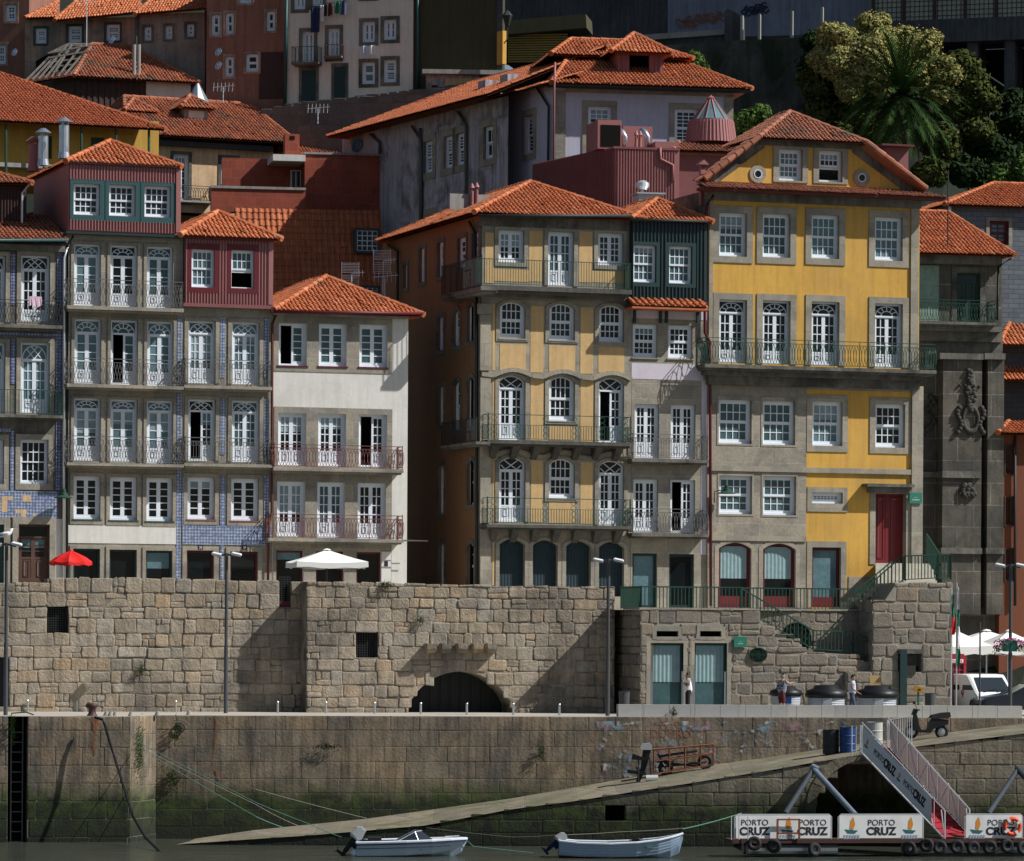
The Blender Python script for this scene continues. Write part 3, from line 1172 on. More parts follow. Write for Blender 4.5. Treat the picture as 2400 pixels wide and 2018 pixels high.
mat('stone_quay', (.25, .22, .17), .9, .3, 1.4, bump=.45, bsc=9, pal=[(.235, .185, .13), (.262, .212, .15), (.205, .168, .122), (.30, .215, .128), (.23, .19, .14), (.27, .20, .13)],
 streak=.55, algae=(-2.95, -2.15, (.040, .060, .013), (.012, .015, .008)), patch=((.085, .080, .068), .42, .45, .68))
mat('stone_ramp', (.25, .22, .17), .9, .3, 1.4, bump=.45, bsc=9, pal=[(.26, .222, .155), (.22, .19, .14), (.29, .24, .16), (.195, .17, .13)],
 streak=.3, algae=(-3.1, -2.0, (.046, .064, .015), (.012, .014, .009)), patch=((.13, .12, .10), .8, .52, .7))
mat('ramp_paving', (.195, .170, .128), .92, .25, .9, bump=.35, bsc=7, brick=(.9, .5, (.20, .18, .14), .02), patch=((.095, .10, .05), .4, .46, .68))
mat('quay_paving', (.37, .34, .29), .92, .14, .6, bump=.1)
mat('terrace_paving', (.36, .33, .28), .92, .15, .6)
mat('earth', (.012, .017, .009), .95, .4, .25, bump=.5, bsc=2)
mat('leaf_dark', (.03, .06, .02), .75, .3, .4, spec=.08, pal=[(.010, .024, .007), (.016, .036, .009), (.026, .050, .012), (.012, .028, .009)])
mat('leaf_olive', (.05, .09, .03), .85, .3, .4, spec=.05, pal=[(.035, .048, .012), (.055, .068, .018), (.10, .10, .03), (.022, .036, .009), (.045, .062, .016)])
mat('leaf_mid', (.05, .09, .03), .75, .3, .4, spec=.08, pal=[(.050, .095, .018), (.070, .125, .026), (.040, .080, .016), (.085, .140, .030)])
mat('leaf_bloom', (.3, .25, .1), .9, .2, .5, spec=.05, pal=[(.34, .30, .11), (.40, .35, .14), (.26, .25, .085), (.13, .15, .045), (.36, .30, .11), (.06, .08, .022), (.10, .125, .035)])
mat('leaf_palm', (.03, .07, .02), .8, .2, .4, spec=.04, pal=[(.024, .052, .013), (.036, .072, .019), (.060, .105, .030), (.014, .034, .009)])
mat('bark', (.045, .036, .028), .95, .3, 4, bump=.5)
mat('skin', (.36, .19, .12), .6, .1, 9)
mat('hair_dark', (.016, .012, .010), .7, .2, 20)
mat('hair_grey', (.20, .18, .17), .7, .2, 20)
mat('cloth_white', (.74, .74, .76), .9, .06, 9)
mat('cloth_lightblue', (.52, .57, .68), .9, .06, 9)
mat('cloth_dark', (.018, .018, .024), .9, .2, 9)
mat('cloth_jeans', (.06, .085, .15), .9, .2, 12)
mat('cloth_check', (.36, .39, .47), .9, .1, 9, brick=(.08, .08, (.06, .07, .12), .014))
mat('cloth_maroon', (.10, .022, .020), .9, .15, 9)
mat('canvas_white', (.80, .79, .75), .85, .05, 3)
mat('canvas_red', (.62, .012, .010), .6, .08, 3)
mat('plastic_black', (.009, .010, .013), .45, .1, 3, spec=.3)
mat('rubber', (.014, .014, .015), .75, .2, 5)
mat('boat_white', (.62, .66, .72), .35, .08, 2, spec=.5)
mat('boat_blue', (.24, .33, .44), .45, .14, 2)
mat('boat_red', (.16, .018, .018), .6, .2, 3)
mat('boat_inside', (.09, .20, .14), .7, .2, 3)
mat('engine_grey', (.42, .43, .43), .4, .1, 3)
mat('curtain_teal', (.022, .040, .050), .9, .2, 5)
mat('curtain_mint', (.22, .33, .345), .9, .15, 5)
mat('banner_white', (.72, .72, .70), .8, .06, 2)
mat('ink', (.018, .018, .022), .8, .0)
mat('ink_grey', (.23, .23, .24), .8, .0)
mat('ink_teal', (.02, .13, .14), .8, .0)
mat('ink_orange', (.62, .24, .03), .8, .0)
mat('ink_blue', (.26, .36, .48), .8, .0)
mat('ink_rust', (.24, .105, .065), .95, .3, 5)
mat('red_carpet', (.26, .014, .022), .9, .12, 4)
mat('ring_orange', (.72, .085, .028), .6, .1, 4)
mat('drum_blue', (.010, .045, .17), .45, .2, 3)
mat('drum_grey', (.40, .41, .39), .5, .2, 3)
mat('van_white', (.72, .73, .74), .3, .05, 2, spec=.5)
mat('car_black', (.012, .016, .026), .2, .05, 2, spec=.6)
mat('car_glass', (.020, .028, .036), .12, .0, spec=.25)
mat('booth_red', (.30, .012, .030), .45, .12, 3)
mat('sign_green', (.018, .17, .115), .5, .05, 3)
mat('flag_green', (.012, .20, .10), .8, .1, 5)
mat('flag_red', (.62, .02, .015), .8, .1, 5)
mat('yellow_paint', (.55, .27, .02), .5, .1, 4)
mat('cardboard', (.46, .30, .14), .9, .1, 4)
mat('bin_steel', (.36, .40, .44), .5, .1, 3)
mat('rope_green', (.11, .26, .20), .9, .2, 9)
mat('rope_grey', (.25, .24, .20), .9, .2, 9)
mat('flower_pink', (.42, .05, .22), .7, .2, 9)
mat('gull_white', (.78, .78, .78), .8, .05, 9)
mat('gull_grey', (.25, .26, .28), .8, .05, 9)
mat('beak', (.5, .28, .02), .6, .0)
mat('louvre_yellow', (.28, .20, .05), .7, .2, 3)
mat('washing_blue', (.015, .025, .07), .9, .1, 5)
mat('light_orange', (.6, .18, .02), .5, .0)
mat('roof_edge', (.10, .022, .018), .7, .2, 3)
mat('lawn_tuft', (.05, .09, .02), .7, .3, 3, pal=[(.05, .10, .018), (.075, .13, .03), (.035, .07, .015)])

# water: a dark, slightly rippled river
_w = mat('river', (.050, .056, .043), .14, .2, .3, spec=.5)
_nt = _w.node_tree
_b = _nt.nodes['Principled BSDF']
_tc = _nt.nodes.new('ShaderNodeTexCoord')
_mp = _nt.nodes.new('ShaderNodeMapping')
_mp.inputs['Scale'].default_value = (.55, 1.6, 1.)
_nt.links.new(_tc.outputs['Object'], _mp.inputs['Vector'])
_n1 = _nt.nodes.new('ShaderNodeTexNoise')
_n1.inputs['Scale'].default_value = 1.3
_n1.inputs['Detail'].default_value = 6.
_nt.links.new(_mp.outputs[0], _n1.inputs['Vector'])
_bp = _nt.nodes.new('ShaderNodeBump')
_bp.inputs['Strength'].default_value = .55
_bp.inputs['Distance'].default_value = .22
_nt.links.new(_n1.outputs['Fac'], _bp.inputs['Height'])
_nt.links.new(_bp.outputs['Normal'], _b.inputs['Normal'])

# ---------------------------------------------------------------- camera, sun, sky
cam = bpy.data.cameras.new('camera')
cam.sensor_fit = 'HORIZONTAL'
cam.sensor_width = 36.
cam.lens = 36. * F / 2400.
cam.shift_y = (YH - 1009.) / 2400.
cam.clip_start = 1.
cam.clip_end = 2000.
co_ = bpy.data.objects.new('camera', cam)
COL.objects.link(co_)
co_.matrix_world = Matrix(((CR, -SR, 0, 0), (0, 0, -1, 0), (SR, CR, 0, H), (0, 0, 0, 1)))
SC.camera = co_
SUN = Vector((.70, -.135, .70)).normalized()
sl = bpy.data.lights.new('sun', 'SUN')
sl.energy = 4.8
sl.angle = R(.5)
sl.color = (1., .975, .935)
so = bpy.data.objects.new('sun', sl)
COL.objects.link(so)
so.rotation_euler = SUN.to_track_quat('Z', 'Y').to_euler()
wd = bpy.data.worlds.new('World')
SC.world = wd
wd.use_nodes = True
sk = wd.node_tree.nodes.new('ShaderNodeTexSky')
sk.sky_type = 'NISHITA'
sk.sun_disc = False
sk.sun_elevation = math.asin(SUN.z)
sk.sun_rotation = math.atan2(SUN.x, SUN.y)
bg = wd.node_tree.nodes['Background']
wd.node_tree.links.new(sk.outputs[0], bg.inputs['Color'])
bg.inputs['Strength'].default_value = .055
SC.view_settings.view_transform = 'Standard'
SC.view_settings.look = 'None'
SC.view_settings.exposure = .27
SC.cycles.max_bounces = 5
SC.cycles.diffuse_bounces = 2
SC.cycles.glossy_bounces = 3

# ---------------------------------------------------------------- ground, quay, water
ZW = -4.30      # river
ZT = 3.82       # terrace behind the old wall


def sheet(name, pts, m, kind='structure'):
 mb = MB()
 mb.poly(pts)
 return tag(mb.build(name, m), kind=kind)


sheet('river', [(-260, -60, ZW), (260, -60, ZW), (260, 146, ZW), (-260, 146, ZW)], 'river')
PLH = Plane(150, 157, 19)                # the row of houses
PLW = Plane(100, 148, 14)                # old town wall
PLQ = Plane(1200, 144.5, 8.)             # quay wall
PLR = Plane(1200, 139.5, 3.)             # slipway front
PLPI = Plane(100, 140, 10.)               # pier on the left
PLB = Plane(1500, 150, 14)               # terrace front with the two doors

# quay surface
mb = MB()
a0 = PLPI.M @ Vector((PLPI.u(-400, 1690), 0, 0))
a1 = PLPI.M @ Vector((PLPI.u(303, 1690), 0, 0))
q0 = PLQ.M @ Vector((PLQ.u(366, 1680), 0, 0))
q1 = PLQ.M @ Vector((PLQ.u(3300, 1680), 0, 0))
mb.poly([(a0.x, a0.y, 0), (a1.x, a1.y, 0), (q0.x, q0.y, 0), (q0.x, 175, 0), (a0.x, 175, 0)])
mb.poly([(q0.x, q0.y, 0), (q1.x, q1.y, 0), (q1.x, 230, 0), (q0.x, 230, 0)])
tag(mb.build('quay', 'quay_paving'), kind='structure')

# terrace surface behind the wall
mb = MB()
wl = lambda px, w: PLW.M @ Vector((PLW.u(px, 1450), w, ZT))
tl = [wl(-300, .5), wl(1425, .5)]
tb = [PLB.M @ Vector((PLB.u(1440, 1450), .6, ZT)), PLB.M @ Vector((PLB.u(2230, 1400), 1.7, ZT))]
pts = [tl[0], tl[1], tb[0], tb[1], Vector((18.5, 185, ZT)), Vector((-60, 178, ZT))]
mb.poly([tuple(p) for p in pts])
tag(mb.build('terrace', 'terrace_paving'), kind='structure')

# hillside behind the town
mb = MB()
prof = [(176, 1.), (186, 8.), (198, 16.), (212, 22.), (230, 30.), (250, 40.), (285, 62.), (340, 90.)]
nx = 44
g = []
for j, (d, z) in enumerate(prof):
 for i in range(nx + 1):
  x = -75 + 170. * i / nx
  g.append((x, d + rnd.uniform(-1.2, 1.2), z + rnd.uniform(-.9, .9) + max(0, x - 8) * .10 * (j / 3.)))
mb.add(g, [(j * (nx + 1) + i, j * (nx + 1) + i + 1, (j + 1) * (nx + 1) + i + 1, (j + 1) * (nx + 1) + i) for j in range(len(prof) - 1) for i in range(nx)])
tag(mb.build('hillside', 'earth'), kind='structure')


# ---------------------------------------------------------------- old town wall
def stone_wall(name, label, pl, u0, u1, zb, ztop, holes, m, mm, depth, cut=None, cat='stone wall', parent=None, hole_base=None, **kw):
 mb = MB()
 courses(mb, u0, u1, zb, ztop, holes, None, cut=cut, **kw)
 top = ztop if callable(ztop) else (lambda u: ztop)
 n = 60
 mb.m = 1
 # backing of mortar follows the uneven top and leaves the openings free
 hs = list(holes) + list(hole_base or [])
 us = sorted({u0 + (u1 - u0) * i / n for i in range(n + 1)} | {min(max(q, u0), u1) for h in hs for q in (h[0], h[2])})
 for i in range(len(us) - 1):
  a, b = us[i], us[i + 1]
  if b - a < 1e-5:
   continue
  c = (a + b) / 2
  segs = [(zb if not callable(zb) else zb(c), top(c) - .05)]
  for h in hs:
   if h[0] < c < h[2]:
    ns = []
    for s, t in segs:
     if h[1] > s: ns.append((s, min(t, h[1])))
     if h[3] < t: ns.append((max(s, h[3]), t))
    segs = ns
  for s, t in segs:
   mb.box(a, b, -.012 if kw.get('bulge', .05) > .03 else -.001, depth, s, t)
 o = mb.build(name, [m, mm], parent, pl.M)
 if parent is None:
  tag(o, label, cat, kind='thing')
 return o


def prof_px(pl, pts, w=0.):
 q = [pl.uz(x, y, w) for x, y in pts]

 def f(u):
  if u <= q[0][0]: return q[0][1]
  for (a, b), (c, d) in zip(q, q[1:]):
   if u <= c:
    return b + (d - b) * (u - a) / max(c - a, 1e-6)
  return q[-1][1]
 return f


def grate(pl, px0, py0, px1, py1, parent, y=.14, pitch=.085, m='iron_dark', name='grating'):
 u0, z0, u1, z1 = pl.rect(px0, py0, px1, py1)
 mb = MB()
 n = int((u1 - u0) / pitch)
 for i in range(n + 1):
  q = u0 + (u1 - u0) * i / n
  mb.box(q - .011, q + .011, y, y + .02, z0, z1)
 n = int((z1 - z0) / pitch)
 for i in range(n + 1):
  q = z0 + (z1 - z0) * i / n
  mb.box(u0, u1, y - .006, y + .016, q - .011, q + .011)
 mb.m = 1
 mb.poly([(u0, .55, z0), (u1, .55, z0), (u1, .55, z1), (u0, .55, z1)])
 return mb.build(name, [m, 'interior'], parent, pl.M)


# left length
ua, ub = PLW.u(-420, 1500), PLW.u(722, 1500)
ztop1 = prof_px(PLW, [(-60, 1364), (112, 1364), (114, 1353), (330, 1352), (420, 1357), (560, 1359), (720, 1361)])
h1 = [PLW.rect(110, 1415, 160, 1494), PLW.rect(-60, 1540, 21, 1656), PLW.rect(655, 1340, 681, 1423)]
wl_ = stone_wall('stone_wall', 'long left length of the old granite block wall under the blue tiled houses', PLW, ua, ub, -.3, ztop1, h1, 'stone_medieval', 'mortar', .9, rows=(.40, .54), wid=(.38, .9), gap=.026, bulge=.05, rough=1.7, cham=.045, split=.13)
grate(PLW, 110, 1415, 160, 1494, wl_)
mb = MB()
u0, z0, u1, z1 = PLW.rect(-60, 1540, 21, 1656)
mb.box(u0, u1, .2, .3, z0, z1)
for i in range(14):
 mb.box(u0, u1, .17, .2, z0 + (z1 - z0) * i / 14, z0 + (z1 - z0) * (i + .7) / 14)
mb.build('shutter', 'plastic_black', wl_, PLW.M)
grate(PLW, 655, 1352, 681, 1423, wl_, .1)
mb = MB()
u0, z0, u1, z1 = PLW.rect(655, 1409, 681, 1423)
mb.box(u0, u1, .06, .09, z0, z1)
mb.build('grating_panel', 'red_paint', wl_, PLW.M)
# right length, standing 1.1 m further out
W2 = -1.1
PLW2 = PLW.back(0, W2, 14)
ua, ub = PLW2.u(718, 1500), PLW2.u(1440, 1500)
ztop2 = prof_px(PLW2, [(718, 1360), (860, 1364), (1000, 1367), (1130, 1371), (1300, 1373), (1440, 1373)])
au0, az0, au1, az1 = PLW2.rect(958, 1574, 1200, 1672)
az0 = -.3
spz = PLW2.z(1080, 1652)
arise = az1 - spz
arc_top = arcpts(au0, au1, spz, arise, 24)


def arch_cut(z0, z1):
 zc = (z0 + z1) / 2
 if zc > az1: return []
 if zc < spz: return [(au0, -9, au1, 99)]
 us = [u for u, z in arc_top if z > zc]
 return [(min(us), -9, max(us), 99)] if us else []


h2 = [PLW2.rect(834, 1473, 886, 1541)]
usplit = PLW2.u(1185, 1500)
wr_ = stone_wall('stone_wall', 'old granite block wall with a low dark arch below the ochre house', PLW2, ua, ub, -.3, ztop2, h2, 'stone_medieval', 'mortar', 1.6, cut=arch_cut, hole_base=[(au0, -1, au1, az1)], rows=(.36, .52), wid=(.32, .85), gap=.026, bulge=.05, rough=1.7, cham=.045, split=.13)
mb = MB()
n = len(arc_top) - 1
for i in range(n):
 mb.prism([arc_top[i], arc_top[i + 1], (arc_top[i + 1][0], az1 + .02), (arc_top[i][0], az1 + .02)], -.02, 1.55)
mb.build('arch_soffit', 'stone_medieval', wr_, PLW2.M)
mb = MB()
mb.poly([(au0, 1.57, -.3), (au1, 1.57, -.3), (au1, 1.57, az1), (au0, 1.57, az1)])
for i in range(9):
 q = au0 + (au1 - au0) * (i + 1) / 10
 mb.box(q - .02, q + .02, 1.4, 1.44, -.3, az1 - .1)
mb.build('arch_gate', 'iron_dark', wr_, PLW2.M)
grate(PLW2, 834, 1473, 886, 1541, wr_)
mb = MB()
for x in (1010, 1045, 1083, 1119, 1152):
 uc, zc = PLW2.uz(x, 1519, -.3)
 mb.m = 0
 mb.add([(uc - .19, .1, zc + .17), (uc + .19, .1, zc + .17), (uc + .19, -.52, zc + .17), (uc - .19, -.52, zc + .17), (uc - .17, .1, zc - .2), (uc + .17, .1, zc - .2), (uc + .15, -.3, zc - .18), (uc - .15, -.3, zc - .18), (uc + .17, -.5, zc - .02), (uc - .17, -.5, zc - .02)],
  [(0, 1, 2, 3), (3, 2, 8, 9), (9, 8, 6, 7), (4, 7, 6, 5), (0, 3, 9, 7, 4), (1, 5, 6, 8, 2)], (rnd.random() * 50, .5))
mb.build('corbel', 'stone_medieval', wr_, PLW2.M)

# pier on the left
ua, ub = PLPI.u(-420, 1800), PLPI.u(304, 1800)
hl = [PLPI.rect(18, 1640, 64, 2060)]
pr_ = stone_wall('quay_pier', 'weathered granite pier front with a ladder recess at the left edge', PLPI, ua, ub, -5.2, 0., hl, 'stone_quay', 'mortar_dark', 1.2, cat='quay wall', rows=(.5, .62), wid=(.7, 1.35), gap=.016, bulge=.018, rough=.6, cham=.03)
mb = MB()
mb.box(hl[0][0] - .02, hl[0][2] + .02, 1.0, 1.1, -5.2, 0)
mb.build('ladder_recess', 'interior', pr_, PLPI.M)
# its return face towards the slipway
ppi = PLPI.M @ Vector((ub, 0, 0))
pqi = PLQ.M @ Vector((PLQ.u(366, 1680), 0, 0))
yaw_s = math.degrees(math.atan2(pqi.y - ppi.y, pqi.x - ppi.x))
PLPS = PLPI.back(ub, 0, yaw_s)
ln = (pqi - ppi).length
mb = MB()
courses(mb, -.02, ln, -5.2, 0., rows=(.5, .62), wid=(.7, 1.35), gap=.016, bulge=.018, rough=.6, cham=.03)
mb.m = 1
mb.box(0, ln, -.005, .6, -5.2, -.02)
mb.build('return_face', ['stone_quay', 'mortar_dark'], pr_, PLPS.M)
# ladder
lad = thing('ladder', 'narrow steel ladder in the dark recess of the pier', 'ladder', PLPI.M)
mb = MB()
l0, l1 = PLPI.u(26, 1800, .2), PLPI.u(53, 1800, .2)
for q in (l0, l1):
 mb.box(q - .02, q + .02, .25, .29, -4.9, .0)
mb.build('side_rail', 'iron_grey', lad)
rg = MB()
for i in range(13):
 z = -.55 - i * .34
 rg.box(l0, l1, .26, .285, z - .014, z + .014)
rg.build('rung', 'iron_grey', lad)
hr = MB()
hr.tube([(l0, .27, -.1), (l0, .2, .1), (l0 + .5, .1, .14), (l0 + .75, .0, .05)], .022, 6)
hr.build('grab_rail', 'iron_dark', lad)

# quay wall behind the slipway
ua, ub = PLQ.u(366, 1700), PLQ.u(2600, 1700)
qw_ = stone_wall('quay_wall', 'long streaked granite quay wall above the slipway', PLQ, ua, ub, -5.0, 0., [], 'stone_quay', 'mortar_dark', .9, cat='quay wall', rows=(.5, .62), wid=(.75, 1.5), gap=.014, bulge=.014, rough=.5, cham=.025)

# slipway
back = [(330, 1984), (600, 1945), (857, 1919), (1200, 1871), (1486, 1821), (1698, 1788), (1800, 1775), (1972, 1749), (2200, 1719), (2400, 1696), (2600, 1672)]
front = [(352, 1992), (400, 1980), (600, 1966), (737, 1957), (1000, 1934), (1200, 1896), (1343, 1878), (1500, 1853), (1601, 1838), (1800, 1806), (1923, 1784), (2158, 1748), (2400, 1719), (2600, 1692)]
ftop = prof_px(PLR, front)
btop = prof_px(PLQ, back)
mb = MB()
n = 60
vs = []
fu0, fu1 = PLR.u(352, 1990), PLR.u(2600, 1700)
for i in range(n + 1):
 f = i / n
 uf = fu0 + (fu1 - fu0) * f
 p = PLR.M @ Vector((uf, -.06, ftop(uf)))
 ubk = PLQ.u(366, 1980) + (PLQ.u(2600, 1700) - PLQ.u(366, 1980)) * f
 q = PLQ.M @ Vector((ubk, .02, min(btop(ubk), ftop(uf) + .35)))
 for k in range(5):
  r = p.lerp(q, k / 4)
  vs.append((r.x, r.y, r.z + (rnd.uniform(-.02, .02) if 0 < k < 4 else 0)))
mb.add(vs, [(i * 5 + k, (i + 1) * 5 + k, (i + 1) * 5 + k + 1, i * 5 + k + 1) for i in range(n) for k in range(4)])
tag(mb.build('slipway', 'ramp_paving'), kind='structure')
ch = PLR.rect(1418, 1880, 1466, 1934)
ru0, _, ru1, rz1 = PLR.rect(1912, 1780, 2156, 1900)
rsp = PLR.z(2033, 1884)
rarc = arcpts(ru0, ru1, rsp, rz1 - rsp, 24)


def ramp_cut(z0, z1):
 zc = (z0 + z1) / 2
 if zc > rz1: return []
 if zc < rsp: return [(ru0, -9, ru1, 99)]
 us = [u for u, z in rarc if z > zc]
 return [(min(us), -9, max(us), 99)] if us else []


sw_ = stone_wall('slipway_wall', 'sloping granite slipway wall with a dark arch behind the gangway', PLR, fu0, fu1, -5.2, lambda u: ftop(u) - .01, [ch], 'stone_ramp', 'mortar_dark', .7, cut=ramp_cut, cat='quay wall', rows=(.42, .52), wid=(.6, 1.2), gap=.014, bulge=.025, rough=.8, cham=.03, hole_base=[(ru0, -6, ru1, rz1)])
mb = MB()
for i in range(len(rarc) - 1):
 mb.prism([rarc[i], rarc[i + 1], (rarc[i + 1][0], min(rz1 + .02, ftop(rarc[i + 1][0]) - .02)), (rarc[i][0], min(rz1 + .02, ftop(rarc[i][0]) - .02))], -.02, 1.)
mb.build('arch_soffit', 'stone_ramp', sw_, PLR.M)
mb = MB()
cu, cz = (ru0 + ru1) / 2, rsp
for i in range(0, len(rarc) - 1):
 o = []
 for u_, z_ in (rarc[i + 1], rarc[i]):
  k = 1 + .34 / max(.2, math.hypot(u_ - cu, z_ - cz))
  o.append((cu + (u_ - cu) * k, min(cz + (z_ - cz) * k, ftop(u_) - .03)))
 mb.prism([rarc[i], rarc[i + 1]] + o, -.05 - .012 * rnd.random(), .1, (rnd.random() * 50, .2))
for sx, u_ in ((-1, ru0), (1, ru1)):
 for k in range(5):
  mb.box(min(u_, u_ + sx * .36), max(u_, u_ + sx * .36), -.055, .1, -5.2 + (rsp + 5.2) * k / 5, -5.2 + (rsp + 5.2) * (k + 1) / 5 - .012, (rnd.random() * 50, .2))
mb.build('arch_ring', 'stone_ramp', sw_, PLR.M)
mb = MB()
mb.box(ch[0] - .05, ch[2] + .05, .72, .8, ch[1] - .1, ch[3] + .1)
mb.build('culvert', 'interior', sw_, PLR.M)
mb = MB()
# ring and rust stain details on the quay wall
mb.ring(PLQ.p(421, 1706, -.06), .17, .022, 16, 5)
tag(mb.build('mooring_ring', 'iron_dark'), 'iron mooring ring hanging on the quay wall near the pier', 'mooring ring')
bpy.data.objects['mooring_ring'].matrix_local = PLQ.M
# ================================================================ the row of houses on the terrace
def lin(a, b, n, i): return a + (b - a) * i / max(n - 1, 1)


def gutter(face, x0, x1, y, m='iron_dark', w=-.45, r=.07, name='gutter', drop=0.):
 mb = MB()
 mb.tube([face.pl.p(x0, y, w), face.pl.p(x1, y + drop, w)], r, 8)
 return mb.build(name, m, face.root, face.pl.M, True)


def roof_part(root, pl, mb, m, name='roof'):
 return mb.build(name, m, root, pl.M)


def chimney_pipe(parent, M, h, r, m, cap='metal_pink', name='flue', hat=True):
 mb = MB()
 mb.lathe([(r * 1.25, 0), (r, .25), (r, h), (0, h)], n=14)
 if hat:
  mb.lathe([(r * 1.7, h + .12), (r * .5, h + .3), (0, h + .32)], n=14)
  mb.lathe([(r * 1.7, h + .12), (0, h + .12)], n=14)
  for a in range(3):
   q = a * 2.1
   mb.box(r * .8 * math.cos(q) - .015, r * .8 * math.cos(q) + .015, r * .8 * math.sin(q) - .015, r * .8 * math.sin(q) + .015, h, h + .14)
 return mb.build(name, m, parent, M, False)


# ---------------------------------------------------------------- house with blue tiles and green balconies, far left
h = House('tiled_house', 'narrow granite and blue tile house with green balconies at the left edge', PLH)
f = h.face(-420, 560, 153, 1400, 'granite_grey', zb=ZT - .1, closed=9)
for dx in (0, -104, -208, -312):
 f.win('two', 49 + dx, 599, 117 + dx, 754, 2, 4, tr=.21, trp='lattice', panel=.16, sur=10, sm='granite', mu=.035, glass=0)
 f.win('two', 48 + dx, 803, 116 + dx, 969, 2, 4, tr=.24, trp='lattice', panel=.2, sur=10, sm='granite', glass=0 if dx else 3)
 f.win('sash', 47 + dx, 1030, 113 + dx, 1134, 4, 2, sur=(11, 12, 11, 14), sm='granite', m='white_paint', glass=0, st=.04)
f.win('two', 43, 1229, 116, 1366, 1, 3, tr=.22, trp='none', panel=.5, sur=(14, 16, 14, 0), sm='granite', m='brown_door', glass=0, name='door', pm='brown_door')
f.win('two', -58, 1229, 9, 1366, 1, 3, panel=.3, sur=(10, 16, 14, 0), sm='granite', m='teal_paint', glass=0, name='door')
f.finish()
f.panel([(25, 596, 35, 715), (132, 590, 146, 1150), (25, 795, 35, 900), (0, 780, 132, 788), (-100, 780, 0, 788)], 'tile_blue_deep', .03, name='tile_strip')
f.panel([(-120, 1150, 135, 1213), (24, 1010, 32, 1150), (-120, 1003, 24, 1010)], 'tile_blue', .03, name='tile_panel')
f.panel([(130, 1216, 148, 1368)], 'plaster_white', .02, name='white_strip')
for x0, y0, x1, y1 in ((3, 1163, 30, 1172), (3, 1172, 17, 1200), (52, 1161, 72, 1176), (35, 1194, 62, 1203), (48, 1203, 60, 1212), (76, 1205, 88, 1210)):
 u0, z0, u1, z1 = f.rect(x0, y0, x1, y1)
 mb = MB()
 mb.box(u0, u1, -.036, -.028, z0, z1)
 mb.build('bare_plaster', 'plaster_tan', h.root, PLH.M)
f.balcony(-420, 147, 754, 767, 697, 'diamond', rm='iron_dark', sm='granite_grey')
f.balcony(-420, 147, 967, 978, 909, 'bars', rm='iron_green', sm='granite_grey')
f.band(-420, 566, 153, 580, 'granite_grey', .25, 'cornice')
mb = MB()
e0, e1 = PLH.p(-420, 556, -.55), PLH.p(160, 562, -.55)
tiles(mb, [e0, e1, (e1[0], 3.2, e1[2] + 1.3), (e0[0], 3.2, e0[2] + 1.3)])
mb.build('roof', 'roof_worn', h.root, PLH.M)
gutter(f, -420, 160, 563, 'teal_paint', -.6, .06)
PLA0 = PLH.back(0, 1.9, 19)
fa = h.face(-420, 428, 62, 545, 'wood_dark', PLA0, 'attic_wall', closed=5)
fa.finish()
fa.corr(-420, 436, 60, 540, 'wood_dark', 'attic_cladding')
mb = MB()
e0, e1 = PLA0.p(-420, 424, -.35), PLA0.p(76, 428, -.35)
ap = PLA0.p(-80, 383, 2.4)
tiles(mb, [e0, e1, (e1[0] - 2.2, 2.6, e1[2] + .95), (e0[0], 2.6, e1[2] + .95)])
ridge(mb, e1, (e1[0] - 2.2, 2.6, e1[2] + .95))
tiles(mb, [e1, (e1[0], 5., e1[2]), (e1[0] - 2.2, 2.6, e1[2] + .95)])
mb.build('attic_roof', 'roof_worn', h.root, PLA0.M)
mb = MB()
mb.tube([PLA0.p(71, 430, -.3), PLA0.p(52, 452, -.1), PLA0.p(51, 540, -.1), PLA0.p(54, 553, -.9)], .05, 6)
mb.build('drainpipe', 'aluminium', h.root, PLA0.M)
f.pipe([(161, 572), (150, 605), (149, 1360)], .05, 'aluminium')

# ---------------------------------------------------------------- grey granite house with three bays and a pink attic
h = House('granite_house', 'grey granite house with a pink ribbed attic and three white balcony doors per floor', PLH)
f = h.face(153, 546, 427, 1400, 'granite', zb=ZT - .1, closed=9)
BX = [(173, 236), (258, 322), (343.5, 405.5)]
for i, (a, b) in enumerate(BX):
 o = i * 2.9
 f.win('two', a, 572 + o, b, 717 + o, 1, 4, tr=.18, panel=.2, sur=(7, 5, 7, 0), mu=.03, glass=(3, 0, 2)[i])
 f.win('two', a + 1, 747.5 + o, b + 1, 898.5 + o, 1, 4, tr=.21, panel=.2, sur=(7, 5, 7, 0), open='L' if i == 1 else None, glass=(3, 2, 3)[i])
 f.win('two', a, 933 + o, b, 1080 + o, 1, 4, tr=.17, panel=.22, sur=(7, 5, 7, 0), glass=(2, 3, 3)[i])
 f.win('two', a - 1, 1116 + o * .8, b - 1, 1217 + o * .8, 1, 5, sur=(8, 8, 8, 12), sill='green_door', glass=0)
 f.win('shop', a - 2, 1286 + o * .8, b - 2, 1392, 1, 1, sur=(8, 8, 8, 0), m='green_dark', glass=0, name='shop_window')
f.finish()
f.panel([(157, 1232, 414, 1274)], 'plaster_white', .02)
for y, yb, yr in ((719, 732, 657), (902, 914, 842), (1085.5, 1097, 1024)):
 f.balcony(157, 431, y, yb, yr, 'diamond', proj=.62, rm='iron_grey')
f.band(155, 546, 429, 552, 'green_metal', .42, 'gutter')
f.panel([(414, 745, 424, 1356)], 'tile_blue', .025, name='tile_strip')
f.pipe([(172, 553), (158, 575), (157, 1358)], .05, 'green_metal')
PLA = PLH.back(0, .12, 19)
fa = h.face(160, 386, 424, 545, 'metal_pink', PLA, 'attic_wall', closed=6.2)
for i, (a, b) in enumerate([(172, 234), (255, 317), (338, 400)]):
 fa.win('sash', a, 431 + i * 2.7, b, 504 + i * 2.7, 4, 2, rec=.1, fw=.05, st=.06, glass=1)
fa.finish()
